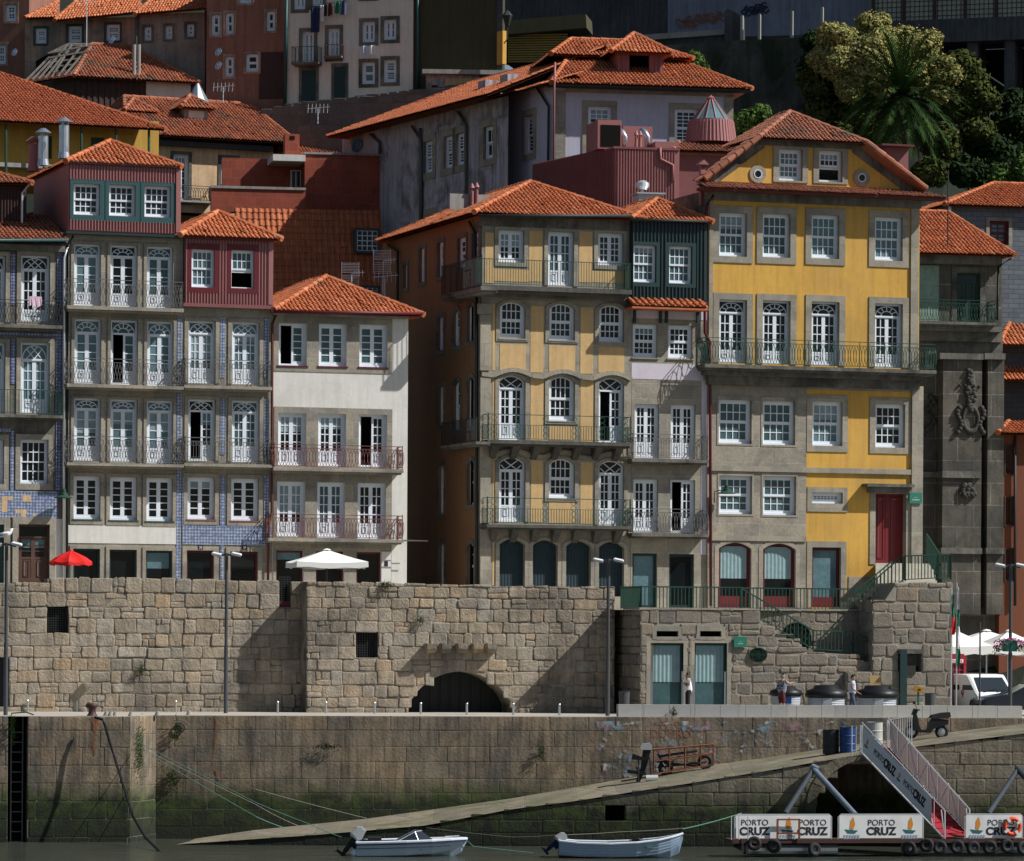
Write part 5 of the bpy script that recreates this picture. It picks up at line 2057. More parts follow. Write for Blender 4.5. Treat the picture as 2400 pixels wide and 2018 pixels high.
# wall behind the descending stair, with the grated arch
bw0, bw1 = PLB.u(1715, 1450, 1.3), PLB.u(2062, 1450, 1.3)
PLB2 = PLB.back(0, 1.3, 14)
stone_wall('back_wall', '', PLB2, bw0, bw1, -.3, PLB2.z(1850, 1430), [], 'stone_rubble', 'mortar_pale', .5, parent=tw_, rows=(.25, .5), wid=(.3, .9), gap=.03, bulge=.04, rough=1.4)
# capping course along the terrace edge
mb = MB()
za = PLB2.z(1850, 1430)
u = fu0 - .05
while u < bw1:
 w = rnd.uniform(.8, 1.4)
 mb.box(u, min(u + w - .015, bw1), -.06 if u < bw0 else 1.22, 2.2, za - .02, za + .05, (rnd.random() * 40, .1))
 u += w
mb.build('coping', 'granite_trim', tw_, PLB.M)


def grille(pl, cx, cy, rx, ry, w, name, half=False):
 u, z = pl.uz(cx, cy, w)
 k = pl.depth(cx) / F
 a, b = rx * k, ry * k
 mb = MB()
 mb.m = 1
 n = 24
 mb.poly([(u + a * math.cos(2 * math.pi * i / n), w - .015, z + b * math.sin(2 * math.pi * i / n)) for i in range(n)])
 mb.m = 0
 y = w - .04
 C_ = lambda x0, z0, r, s=1: [(u + x0 + r * math.cos(2 * math.pi * i / 12), y, z + z0 + s * r * math.sin(2 * math.pi * i / 12)) for i in range(13)]
 mb.tube([(u + a * math.cos(2 * math.pi * i / n), y, z + b * math.sin(2 * math.pi * i / n)) for i in range(n + 1)], .016, 4)
 mb.tube([(u - a, y, z), (u + a, y, z)], .009, 4)
 mb.tube([(u, y, z - b), (u, y, z + b)], .009, 4)
 for sx in (-1, 1):
  for sz in (-1, 1):
   mb.tube(C_(sx * a * .36, sz * b * .40, b * .3), .008, 4)
   mb.tube(C_(sx * a * .68, sz * b * .2, b * .16), .008, 4)
   mb.tube([(u, y, z), (u + sx * a * .62, y, z + sz * b * .72)], .008, 4)
 return mb.build(name, ['iron_green', 'interior'], tw_, pl.M)


grille(PLB, 1776, 1535, 22, 17, -.05, 'oval_grille')
grille(PLB, 1865, 1497, 38, 38, 1.22, 'arched_grille')
mb = MB()
uc, zc = PLB.uz(1865, 1497, 1.2)
kk = PLB.depth(1865) / F
for i in range(12):
 q0, q1 = math.pi * i / 12 - .1, math.pi * (i + .94) / 12 - .1
 r0, r1 = 39 * kk, 54 * kk
 mb.prism([(uc + r * math.cos(q), zc + r * math.sin(q)) for r, q in ((r0, q0), (r1, q0), (r1, q1), (r0, q1))], 1.19, 1.32, (rnd.random() * 40, .4))
mb.build('arch_stones', 'stone_rubble', tw_, PLB.M)
# stair floor between the two walls
mb = MB()
for i in range(12):
 x0, x1 = 1740 + i * 28, 1740 + (i + 1) * 28
 mb.box(PLB.u(x0, 1500, .4), PLB.u(x1, 1500, .4), .44, 1.32, -.2, 3.3 - i * .26)
mb.build('lower_stair', 'granite_trim', tw_, PLB.M)
# plaque
for (x0, y0, x1, y1, pl, w, lab, a_, b_) in ((1720, 1492, 1750, 1517, PLB, -.1, 'green street name plate on the rough wall right of the teal doors', 'CAIS DA', 'RIBEIRA'),):
 sg = thing('street_sign', lab, 'sign', pl.M)
 mb = MB()
 u0, z0, u1, z1 = pl.rect(x0, y0, x1, y1, w)
 c = .05
 mb.prism([(u0, z0), (u1, z0), (u1, z1 - c), (u1 - c, z1), (u0 + c, z1), (u0, z1 - c)], w - .03, w + .03)
 mb.build('plate', 'sign_green', sg)
 text(a_, .05, 'banner_white', sg, pl.M @ T((u0 + u1) / 2, w - .034, (z0 + z1) / 2 + .02), 'sign_lettering', width=.12)
 text(b_, .07, 'banner_white', sg, pl.M @ T((u0 + u1) / 2, w - .034, (z0 + z1) / 2 - .06), 'sign_lettering', width=.2)

# buttress carrying the landing
bt = thing('buttress_wall', 'tall granite buttress of large blocks carrying the landing at the red door', 'stone wall', PLB.M)
b0, b1 = PLB.u(2044, 1500, -.25), PLB.u(2232, 1500, -.25)
ztb = prof_px(PLB, [(2030, 1440), (2046, 1425), (2075, 1402), (2100, 1366), (2235, 1364)], -.25)
PLBT = PLB.back(0, -.25, 14)
stone_wall('front_face', '', PLBT, b0, b1, -.3, ztb, [PLBT.rect(2105, 1522, 2160, 1580)], 'stone_rubble', 'mortar_pale', 1.8, parent=bt, rows=(.36, .58), wid=(.5, 1.05), gap=.04, bulge=.05, rough=2., cham=.05, split=.2)
stone_wall('stair_flank', '', PLBT, PLBT.u(1985, 1450), b0 + .02, -.3, prof_px(PLBT, [(1985, 1572), (2046, 1575)]), [], 'stone_rubble', 'mortar_pale', .4, parent=bt, rows=(.3, .5), wid=(.4, .9))
PLBTL = PLBT.back(b0, 0, -76)
mb = MB()
courses(mb, -2.6, .0, .5, PLBT.z(2070, 1405), rows=(.3, .5), wid=(.3, .8), gap=.04, bulge=.04, rough=1.5)
mb.build('side_face', 'stone_rubble', bt, PLBTL.M)
mb = MB()
u0, z0, u1, z1 = PLBT.rect(2106, 1522, 2122, 1690)
mb.box(u0, u1, -.18, .1, z0, z1)
mb.build('door_post', 'green_dark', bt, PLBT.M)
mb = MB()
u0, z0, u1, z1 = PLBT.rect(2104, 1521, 2162, 1532)
mb.box(u0, u1, -.16, .1, z0, z1)
u0, z0, u1, z1 = PLBT.rect(2120, 1534, 2158, 1562)
mb.box(u0, u1, .3, .5, z0, z1)
mb.build('lintel', 'granite_grey', bt, PLBT.M)
mb = MB()
u0, z0, u1, z1 = PLBT.rect(2120, 1560, 2144, 1580)
mb.box(u0, u1, -.1, .3, z0, z1)
u0, z0, u1, z1 = PLBT.rect(2121, 1532, 2160, 1581)
mb.box(u0, u1, .52, .6, z0, z1)
mb.build('meter_box', 'iron_dark', bt, PLBT.M)
# flight up from the terrace, landing and broad steps to the red door
st_ = thing('stone_steps', 'stone steps with a landing leading up to the tall red door', 'steps', PLB.M)
mb = MB()
zl_ = PLB.z(2150, 1366, .3)
n = 6
for i in range(n):
 a = PLB.u(1988 + i * 20, 1420, 1.6)
 e = PLB.u(2112, 1420, 1.6)
 mb.box(a, e, 1.5 + .001 * i, 3.6, ZT + (zl_ - ZT) * i / n - .02, ZT + (zl_ - ZT) * (i + 1) / n)
mb.build('flight', 'granite_trim', st_, PLB.M)
mb = MB()
inv = PLB.M.inverted()
loc = lambda pl, px, w: (inv @ (pl.M @ Vector((pl.u(px, 1364, w), w, 0)))).xy
fl, fr_ = loc(PLB, 2098, -.2), loc(PLB, 2232, -.2)
bl, br_ = loc(PLH, 2060, -4.6), loc(PLH, 2205, -4.6)
mb.hprism([tuple(fl), tuple(fr_), tuple(br_), tuple(bl)], zl_ - .25, zl_)
zd = PLH.z(2087, 1323)
for i in range(4):
 p = [loc(PLH, 2052, -4.7 + i * .6), loc(PLH, 2196 - i * 4, -4.7 + i * .6), loc(PLH, 2160, .05), loc(PLH, 2052, .05)]
 mb.hprism([tuple(q) for q in p], zl_ + (zd - zl_) * i / 4 - .01, zl_ + (zd - zl_) * (i + 1) / 4, (i * 7.3, .2))
mb.build('landing', 'step_stone', st_, PLB.M)
green_rail('green iron railing along the terrace edge above the two teal doors', [(1456, 1376, 1427, 2.9), (1503, 1375, 1428, .1), (1735, 1377, 1429, .1), (1740, 1378, 1429, 1.35), (2020, 1381, 1431, 1.35)], PLB)
green_rail('green iron railing descending along the stepped stair wall', [(1738, 1379, 1429, .2), (1906, 1478, 1524, .2), (2000, 1480, 1530, .2), (2092, 1524, 1575, .2)], PLB)
green_rail('green iron railing climbing the flight beside the red shop window', [(2022, 1384, 1428, 1.4), (2116, 1302, 1364, 1.4)], PLB)
green_rail('green iron railing climbing along the house wall to the landing', [(2000, 1390, 1428, 3.7), (2090, 1316, 1368, 3.7)], PLB)
green_rail('green iron railing round the landing on top of the buttress', [(2116, 1302, 1362, 1.4), (2122, 1303, 1362, -.1), (2198, 1300, 1358, -.1), (2229, 1299, 1358, -.1), (2222, 1302, 1356, 3.4)], PLB, pitch=.12)
green_rail('short steep green railing at the right end of the landing', [(2172, 1252, 1315, 3.), (2203, 1299, 1357, .4)], PLB, pitch=.12)

# parapet along the quay edge
PLP = Plane(1449, 145.4, 8)
pw = thing('parapet', 'low pale grey stone parapet along the quay edge', 'parapet', PLP.M)
mb = MB()
u0, u1 = PLP.u(1449, 1670), PLP.u(2396, 1670)
zt = PLP.z(1900, 1653)
n = 16
for i in range(n):
 a, b = u0 + (u1 - u0) * i / n, u0 + (u1 - u0) * (i + 1) / n
 mb.box(a + .006, b - .006, 0, .42, -.02, zt + rnd.uniform(-.006, .006), (rnd.random() * 30, .5))
mb.build('parapet_blocks', 'parapet_stone', pw)

# ---------------------------------------------------------------- church
PLC = Plane(2150, 176, 12)
h = House('church', 'dark granite church front with carved garlands and a balcony under an orange roof', PLC, 'church')
f = h.face(2140, 596, 2346, 1440, 'granite_church', zb=1.0, closed=10)
f.win('two', 2242, 640, 2297, 754, 2, 4, tr=.2, trp='none', panel=.3, m='green_door', glass=1, sur=(12, 14, 12, 0), sm='granite_grey')
f.finish()
f.panel([(2155, 622, 2200, 752)], 'green_tile', .03, 'tile_panel')
f.band(2140, 598, 2346, 618, 'granite_grey', .5, 'cornice')
f.balcony(2150, 2335, 754, 764, 703, 'ovals', proj=.95, sm='granite_grey', rm='iron_green')
f.band(2140, 764, 2350, 776, 'granite_grey', .75, 'cornice')
f.band(2140, 776, 2350, 800, 'granite_grey', .35, 'entablature')
for a, b in ((2209, 2300), (2314, 2352)):
 f.band(a, 842, b, 1440, 'granite_church', .8, 'pilaster')
 f.band(a - 6, 828, b + 5, 842, 'granite_grey', 1., 'capital')
 f.band(a - 3, 1284, b + 2, 1298, 'granite_grey', .95, 'base_moulding')
f.band(2140, 1106, 2209, 1118, 'granite_grey', .2, 'string_course')
f.band(2209, 1104, 2300, 1120, 'granite_grey', .95, 'string_course')
f.band(2140, 800, 2350, 842, 'granite_grey', .12, 'frieze')


def relief(pts, w, name):
 mb = MB()
 for px, py, r, sq in pts:
  u, z = PLC.uz(px, py, w)
  mb.lathe([(r * math.cos(a), r * math.sin(a)) for a in [math.pi * (i / 5 - .5) for i in range(6)]], (u, w, z), 9)
 return mb


mb = relief([(2274 + rnd.gauss(0, 1) * (3 + 7 * math.exp(-((y - 915) / 18.) ** 2)), y, rnd.uniform(.05, .13), 1) for y in [868 + i * .9 for i in range(105)]], -.85, '')
u, z = PLC.uz(2275, 983, -.85)
mb.ring((u, -.85, z), .34, .09, 22, 6, sq=1.55)
for s_ in (-1, 1):
 for k in range(8):
  mb.lathe([(.12 * math.cos(a), .12 * math.sin(a)) for a in [math.pi * (i / 4 - .5) for i in range(5)]], (u + s_ * (.5 + .1 * math.sin(k)), -.85, z + .5 - k * .15), 7)
mb.build('carved_cartouche', 'granite_black', h.root, PLC.M, True)
mb = relief([(2268 + rnd.gauss(0, 9), 1148 + rnd.gauss(0, 8), rnd.uniform(.05, .13), 1) for i in range(60)], -.85, '')
mb.build('carved_rosette', 'granite_black', h.root, PLC.M, True)
mb = relief([(2180 + 12 * math.sin(i * .55) + rnd.uniform(-4, 4), 930 + i * 4, rnd.uniform(.08, .15), 1) for i in range(22)], -.08, '')
mb.build('carved_garland', 'granite_black', h.root, PLC.M, True)
mb = MB()
e0, e1 = PLC.p(2130, 590, -.9), PLC.p(2379, 598, -.9)
ez = (e0[2] + e1[2]) / 2
zr = PLC.z(2200, 497, 4.2)
r0, r1 = PLC.u(2120, 500, 4.2), PLC.u(2222, 500, 4.2)
tiles(mb, [(e0[0], -.9, ez), (e1[0], -.9, ez), (r1, 4.2, zr), (r0, 4.2, zr)])
tiles(mb, [(e1[0], -.9, ez), (e1[0], 9.5, ez), (r1, 4.2, zr)])
ridge(mb, (e1[0], -.9, ez), (r1, 4.2, zr))
ridge(mb, (r0, 4.2, zr), (r1, 4.2, zr))
mb.build('roof', 'roof_bright', h.root, PLC.M)
f.pipe([(2375, 602), (2340, 625), (2337, 750)], .05, 'iron_dark', w=-.5)
mb = MB()
u, z = PLC.uz(2216, 575, 0)
mb.tube([(u, -.3, z), (u, -.3, z + 3.2)], .03, 5)
mb.build('aerial_mast', 'iron_dark', h.root, PLC.M)

# ---------------------------------------------------------------- slate houses and the orange house at the right edge
PLS = Plane(2221, 188, 14)
h = House('slate_house', 'slate clad house with a small dark red window under an orange roof', PLS)
f = h.face(2225, 480, 2520, 1100, 'slate', closed=9)
f.win('sash', 2319, 518, 2364, 574, 2, 2, m='red_paint', glass=3, sur=8, sm='granite', mu=.05)
f.finish()
f.band(2222, 478, 2228, 1000, 'aluminium', .05, 'edge_strip')
mb = MB()
e0, e1 = PLS.p(2214, 477, -.4), PLS.p(2540, 490, -.4)
ez = (e0[2] + e1[2]) / 2
zr = PLS.z(2327, 430, 3.4)
r0 = PLS.u(2327, 430, 3.4)
tiles(mb, [(e0[0], -.4, ez), (e1[0], -.4, ez), (e1[0], 3.4, zr), (r0, 3.4, zr)])
tiles(mb, [(e0[0], 7., ez), (e0[0], -.4, ez), (r0, 3.4, zr)])
ridge(mb, (e0[0], -.4, ez), (r0, 3.4, zr))
ridge(mb, (r0, 3.4, zr), (e1[0], 3.4, zr))
mb.build('roof', 'roof_bright', h.root, PLS.M)
PLK = Plane(2341, 180, 10)
h = House('slate_house', 'stepped slate house with two short orange roofs at the right edge', PLK)
f = h.face(2341, 800, 2520, 1200, 'slate_dark', closed=6)
f.finish()
for (y0, y1, x0) in ((758, 806, 2342), (838, 888, 2342)):
 mb = MB()
 e0, e1 = PLK.p(x0, y1, -.9), PLK.p(2520, y1 + 6, -.9)
 zt = PLK.z(2380, y0, .9)
 tiles(mb, [(e0[0], -.9, e0[2]), (e1[0], -.9, e0[2]), (e1[0], .9, zt), (e0[0] + 1.0, .9, zt)])
 ridge(mb, (e0[0], -.9, e0[2]), (e0[0] + 1., .9, zt))
 mb.build('roof', 'roof_bright', h.root, PLK.M)
PLO = Plane(2343, 176.2, 12)
h = House('orange_house', 'orange plastered house with brown shutters at the right edge', PLO)
f = h.face(2343, 1014, 2520, 1440, 'plaster_orange', zb=-.5, closed=5)
for y0, y1 in ((1042, 1110), (1165, 1230), (1286, 1360)):
 f.win('two', 2356, y0, 2374, y1, 2, 3, m='brown_door', glass=1, sur=2, sm='brown_door')
 f.win('two', 2440, y0, 2462, y1, 2, 3, m='brown_door', glass=1, sur=2, sm='brown_door')
f.finish()
mb = MB()
e0, e1 = PLO.p(2339, 1014, -.5), PLO.p(2530, 1018, -.5)
zt = PLO.z(2400, 988, 1.6)
tiles(mb, [(e0[0], -.5, e0[2]), (e1[0], -.5, e0[2]), (e1[0], 1.6, zt), (e0[0] + 1.2, 1.6, zt)])
ridge(mb, (e0[0], -.5, e0[2]), (e0[0] + 1.2, 1.6, zt))
mb.build('roof', 'roof_bright', h.root, PLO.M)
f.pipe([(2379, 1020), (2379, 1420)], .06, 'iron_dark')
# ================================================================ the town climbing the hill behind
def bhouse(name, label, px, d, yaw, x0, y0, x1, y1, m, wins=(), closed=6., m_win='white_paint', sm=None, sur=5, nx=2, ny=2, cat='house', glass=None):
 pl = Plane(px, d, yaw)
 h = House(name, label, pl, cat)
 f = h.face(x0, y0, x1, y1, m, closed=closed)
 for w in wins:
  f.win('sash' if len(w) < 5 or w[4] == 's' else w[4], *w[:4], w[5] if len(w) > 5 else nx, w[6] if len(w) > 6 else ny, m=m_win, sur=sur if sm else None, sm=sm or m, rec=.12, glass=glass, mu=.04)
 f.finish()
 return h, f, pl


def slope(h, pl, m, pts, caps=(), tw=.155, name='roof'):
 """roof faces from (px, py, w) points; eave first"""
 mb = MB()
 for face in pts:
  tiles(mb, [pl.p(*q) for q in face], tw)
 for a, b in caps:
  ridge(mb, pl.p(*a), pl.p(*b))
 return mb.build(name, m, h.root, pl.M)


# long house with the big orange roof and an arcade
h, f, pl = bhouse('long_house', 'long low house with a broad orange roof over an ochre gallery, far left', 0, 178, 22, -460, 262, 372, 420, 'plaster_gold',
    [(95, 318, 122, 372), (213, 322, 245, 380)], m_win='green_door', closed=5)
e = -1.2
slope(h, pl, 'roof_flat', [[(-480, 257, e), (389, 302, e), (-20, 166, 7.), (-480, 130, 7.)]], [((389, 302, e), (-20, 166, 7.))])
mb = MB()
for px in (14, 103, 191, 272, 349):
 a, b = pl.p(px, 290, -1.), pl.p(px, 440, -1.)
 mb.tube([a, b], .06, 6)
mb.build('gallery_post', 'green_door', h.root, pl.M)
f.band(-200, 384, 372, 394, 'concrete', .5, 'gallery_edge')

# old tan house with dormers
h, f, pl = bhouse('old_house', 'shabby tan house with a worn tile roof, dormers and tall lattice windows', 361, 201.5, 24, 300, 335, 640, 500, 'plaster_tan',
    [(406, 362, 442, 472, 'one', 3, 6), (518, 371, 554, 432, 'sash', 3, 4)], sm='granite_grey', sur=7)
mb = MB()
hip_roof(mb, pl, pl.u(318, 315), pl.u(655, 330), 0, 9, pl.z(490, 322, -.7), pl.z(480, 238, 4.2), .7, ru0=pl.u(290, 235, 4.2), ru1=pl.u(585, 260, 4.2), wa=4.2)
mb.build('roof', 'roof_worn', h.root, pl.M)
f.band(300, 333, 640, 345, 'iron_dark', .35, 'painted_eave_shadow')  # near-black strip puts the shadow under the eave into colour
f.balcony(400, 500, 470, 476, 435, 'ovals', proj=.4, rm='iron_dark', sm='concrete')
for (x0, y0, x1, y1, ax, ay, wq) in ((432, 254, 487, 300, 441, 229, 1.6), (300, 262, 352, 300, 311, 225, 2.2)):
 u0, z0, u1, z1 = pl.rect(x0, y0, x1, y1, wq)
 mb = MB()
 mb.box(u0, u1, wq, wq + 2.4, z0, z1)
 dmr = mb.build('dormer', 'concrete', h.root, pl.M)
 mb = MB()
 mb.box(u0 + .22, u1 - .2, wq - .03, wq, z0 + .1, z1 - .12)
 mb.build('shutter', 'plaster_cream', dmr, pl.M)
 mb = MB()
 hip_roof(mb, pl, u0, u1, wq, wq + 2.4, z1, z1 + .75, .32, wa=wq + .9)
 mb.build('dormer_roof', 'roof_worn', dmr, pl.M)
mb = MB()
u, z = pl.uz(463, 240, 4.4)
mb.lathe([(.62, 0), (.08, .95), (0, .98)], (u, 4.4, z), 10)
mb.build('glass_lantern', 'zinc', h.root, pl.M)
h, f, pl = bhouse('low_house', 'low house with an orange roof between the red tiled block and the long grey house', 690, 204.8, 14, 660, 360, 850, 480, 'plaster_tan')
slope(h, pl, 'roof_worn', [[(640, 366, -.5), (860, 372, -.5), (860, 318, 4.), (690, 308, 4.)]], [((690, 308, 4.), (860, 318, 4.))])

# derelict house
h, f, pl = bhouse('derelict_house', 'derelict house with a sagging tile roof, broken rafters and dark plank wall', 183, 206.5, 20, 130, 178, 449, 270, 'wood_dark')
f.panel([(342, 190, 446, 240)], 'plaster_cream', .04, 'bare_wall')
f.corr(175, 176, 340, 250, 'wood_dark', 'plank_wall', .3)
mb = MB()
hip_roof(mb, pl, pl.u(190, 180), pl.u(440, 195), 0, 8.5, pl.z(315, 185, -.5), pl.z(262, 106, 4.), .5, ru0=pl.u(215, 106, 4.), ru1=pl.u(300, 108, 4.), wa=4.)
mb.build('roof', 'roof_worn', h.root, pl.M)
mb = MB()
for i in range(9):
 a = pl.p(60 + i * 15, 190 - i * 2, -.4 + rnd.uniform(-.1, .1))
 b = pl.p(128 + i * 12 + rnd.uniform(-8, 8), 108 + rnd.uniform(-3, 12), 3.6)
 mb.tube([a, b], .06, 5)
for i in range(5):
 mb.tube([pl.p(112, 125 + i * 11, 2.), pl.p(222, 104 + i * 14, 2.4)], .05, 5)
mb.tube([pl.p(116, 128, 3.5), pl.p(160, 106, 3.8), pl.p(225, 107, 3.9)], .12, 6)
mb.build('broken_rafter', 'rafter_wood', h.root, pl.M)
mb = MB()
mb.box(*[pl.u(120, 180, 2.6), pl.u(215, 180, 2.6)], 2.5, 6, pl.z(160, 180, 2.6), pl.z(160, 125, 2.6))
mb.build('attic_shell', 'interior', h.root, pl.M)
slope(h, pl, 'roof_worn', [[(52, 196, -.5), (182, 176, -.5), (190, 160, .8), (75, 183, .8)]], name='eave_strip')
for px in (314, 325):
 u, z = pl.uz(px, 176, .2)
 chimney_pipe(h.root, pl.M @ T(u, .2, z), 1.55, .1, 'concrete', hat=False)

# back row, in shade
bh = []
bh.append(bhouse('rust_house', 'rust red house front at the top left corner', 0, 214, -9, -420, -70, 68, 240, 'plaster_rust', [(13, 10, 38, 50), (-70, 10, -40, 50), (-8, 105, 14, 150)], sm='plaster_brown'))
h, f, pl = bhouse('stone_house', 'old brown stone house with three lattice windows under an orange roof', 130, 212, -9, 58, 42, 322, 230, 'plaster_brown', [(83, 66, 109, 102, 's', 3, 2), (160, 61, 192, 100, 's', 4, 2), (249, 57, 281, 95, 's', 4, 2)], sm='concrete_dark')
slope(h, pl, 'roof_bright', [[(128, 48, -.7), (330, 28, -.7), (330, -60, 5), (240, -50, 5)], [(58, 42, -.4), (133, 40, -.4), (136, 4, 2.5)]], [((128, 48, -.7), (240, -50, 5)), ((58, 42, -.4), (136, 4, 2.5))])
h, f, pl = bhouse('stone_house', 'old brown stone house with three small plain windows left of the red house', 330, 211, -9, 322, 31, 484, 250, 'plaster_oldstone', [(338, 63, 355, 95, 's', 1, 1), (387, 60, 404, 92, 's', 1, 1), (437, 56, 455, 86, 's', 1, 1)], sm='granite_grey')
slope(h, pl, 'roof_bright', [[(316, 33, -.6), (490, 18, -.6), (490, -60, 4.5), (420, -55, 4.5)]], [((316, 33, -.6), (420, -55, 4.5))])
f.pipe([(321, 34), (321, 230)], .08, 'iron_grey')
f.pipe([(483, 24), (484, 240)], .08, 'roof_edge')
h, f, pl = bhouse('rust_house', 'tall rust red house with plain windows beside the cream building', 490, 208.5, -10, 484, -80, 668, 300, 'plaster_rust', [(495, 34, 516, 83), (528, 30, 548, 80), (527, 132, 548, 180), (576, 126, 606, 168), (624, 26, 645, 73), (560, -40, 590, 8)], sm='plaster_brown', nx=1, ny=1)
f.band(607, 122, 668, 232, 'wood_dark', .02, 'painted_recess')  # flat dark panel; the shade of a recess is painted, not modelled

# cream building
h, f, pl = bhouse('cream_building', 'tall cream building with iron balconies and washing lines, in shade', 668, 207.4, -13, 666, -80, 968, 262, 'plaster_cream',
    [(850, 51, 879, 99, 'two', 1, 2), (900, 46, 929, 93, 'two', 1, 2), (849, 146, 879, 197, 's', 1, 1), (900, 140, 929, 193, 's', 1, 3), (709, 74, 736, 150, 'two', 1, 3), (770, 67, 796, 136, 'two', 1, 3),
    (690, -30, 716, 22, 'two', 1, 2), (733, -34, 757, 14, 'two', 1, 2), (848, -60, 879, -6, 'two', 1, 2)], sm='granite_grey', sur=8, glass=3, closed=9)
for x0, y0, x1, y1 in ((707, 165, 740, 246), (783, 157, 809, 239)):
 mb = MB()
 u0, z0, u1, z1 = pl.rect(x0, y0, x1, y1, -.05)
 mb.box(u0 - .15, u1 + .15, -.04, 0, z0, z1 + .2)
 mb.m = 1
 mb.box(u0, u1, -.06, -.04, z0, z1)
 mb.build('door', ['granite_grey', 'green_dark'], h.root, pl.M)
f.balcony(682, 746, 145, 152, 109, 'bars', proj=.7, rm='iron_dark', sm='granite_grey', pitch=.16)
f.balcony(759, 800, 131, 137, 104, 'bars', proj=.5, rm='iron_red', sm='granite_grey', pitch=.16)
f.pipe([(672, -60), (668, 250)], .09, 'teal_dark')
# washing
for k, (x0, y0, x1, y1, m, lab) in enumerate([(728, 17, 749, 76, 'washing_blue', 'long dark blanket hanging on the cream building'), (751, 12, 758, 50, 'cloth_white', 'white towel hanging beside the dark blanket'), (759, 10, 766, 38, 'cloth_dark', 'small black garment on the washing line beside a white towel'),
          (768, 6, 779, 36, 'cloth_maroon', 'dark red shirt hanging on the washing line'), (784, 4, 796, 32, 'flag_green', 'green shirt hanging on the washing line'), (797, 2, 811, 34, 'cloth_jeans', 'blue shorts hanging at the right end of the washing line'),
          (846, 107, 862, 130, 'cloth_lightblue', 'pale blue cloth hanging under the cream building window'), (864, 106, 880, 128, 'cloth_white', 'white cloth hanging under the cream building window')]):
 mb = MB()
 u0, z0, u1, z1 = pl.rect(x0, y0, x1, y1, -.5)
 n = 5
 vs = []
 for i in range(n + 1):
  q = u0 + (u1 - u0) * i / n
  for zz in (z1, (z0 + z1) / 2, z0 + rnd.uniform(-.05, .05)):
   vs.append((q, -.5 + .05 * math.sin(i * 2.2 + zz), zz))
 mb.add(vs, [(i * 3 + k_, i * 3 + k_ + 1, (i + 1) * 3 + k_ + 1, (i + 1) * 3 + k_) for i in range(n) for k_ in range(2)])
 tag(mb.build('laundry', m, None, pl.M), lab, 'laundry', 'laundry hanging on the cream building')
wl2 = MB()
for y0, y1, x0, x1 in ((14, 0, 725, 815), (107, 104, 842, 884)):
 wl2.tube([pl.p(x0, y0, -.5), pl.p(x1, y1, -.5)], .015, 4)
 for x, y in ((x0, y0), (x1, y1)):
  wl2.tube([pl.p(x, y, -.5), pl.p(x, y, 0)], .015, 4)
wl2.build('washing_line', 'iron_grey', h.root, pl.M)

# olive building with a sunlit yellow corner
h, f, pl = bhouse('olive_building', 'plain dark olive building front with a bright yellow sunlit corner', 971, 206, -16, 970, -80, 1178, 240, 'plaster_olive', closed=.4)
f.pipe([(979, -60), (979, 230)], .08, 'teal_dark')
f.band(1164, -80, 1178, 190, 'slate_dark', .06, 'slate_edge')
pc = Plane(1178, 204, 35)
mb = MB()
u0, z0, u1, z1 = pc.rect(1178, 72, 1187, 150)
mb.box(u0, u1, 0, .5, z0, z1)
mb.build('yellow_corner', 'plaster_yellow', h.root, pc.M)  # strip added and turned to the sun for the lit sliver of wall
lt = thing('street_lantern', 'black street lantern on the yellow corner of the olive building', 'lantern', Matrix.Translation(at(1189, 45, 202)))
mb = MB()
mb.tube([(0, 0, -1.0), (0, 0, -.35)], .04, 6)
mb.tube([(0, 0, -1.), (-.15, .6, -1.1)], .03, 6)
mb.lathe([(.1, -.35), (.25, .15), (.27, .17), (.1, .38), (.03, .42), (.0, .5)], n=6)
mb.build('lantern_frame', 'iron_dark', lt)
mb = MB()
mb.lathe([(.11, -.3), (.22, .1)], n=6)
mb.build('lantern_glass', 'glass_pale', lt)

# rough stone foundations under both
PLF = Plane(640, 206.5, -13)
mb = MB()
u0, z0, u1, z1 = PLF.rect(600, 232, 1170, 420)
courses(mb, u0, u1, z0, prof_px(PLF, [(600, 262), (668, 243), (968, 210), (1170, 184)]), rows=(.3, .55), wid=(.35, .9), gap=.03, bulge=.03, rough=1.5)
mb.m = 1
mb.prism([(u0, z0), (u1, z0), (u1, PLF.z(1170, 186)), (u0, PLF.z(600, 264))], -.01, 1.)
tag(mb.build('foundation_wall', ['stone_dark', 'mortar_dark'], None, PLF.M), 'dark rough stone foundation wall under the cream and olive buildings', 'stone wall', kind='thing')

# flat concrete shed
h, f, pl = bhouse('concrete_shed', 'flat roofed stained concrete shed standing behind the long grey house', 1040, 205, 4, 1000, 172, 1180, 290, 'plaster_stained')
f.band(990, 163, 1185, 173, 'concrete', .5, 'roof_slab')
f.panel([(1012, 200, 1026, 245)], 'interior', .02, 'doorway')
f.panel([(1043, 184, 1178, 250)], 'plaster_tan', .02, 'wall_panel')
u, z = pl.uz(1106, 164, 1.)
chimney_pipe(h.root, pl.M @ T(u, 1., z), .75, .2, 'zinc')
mb = MB()
u, z = pl.uz(1168, 168, 2.5)
mb.lathe([(1.0, 0), (.55, .3), (.1, .42), (0, .42)], (u, 2.5, z), 14)
mb.build('skylight_dome', 'zinc', h.root, pl.M)

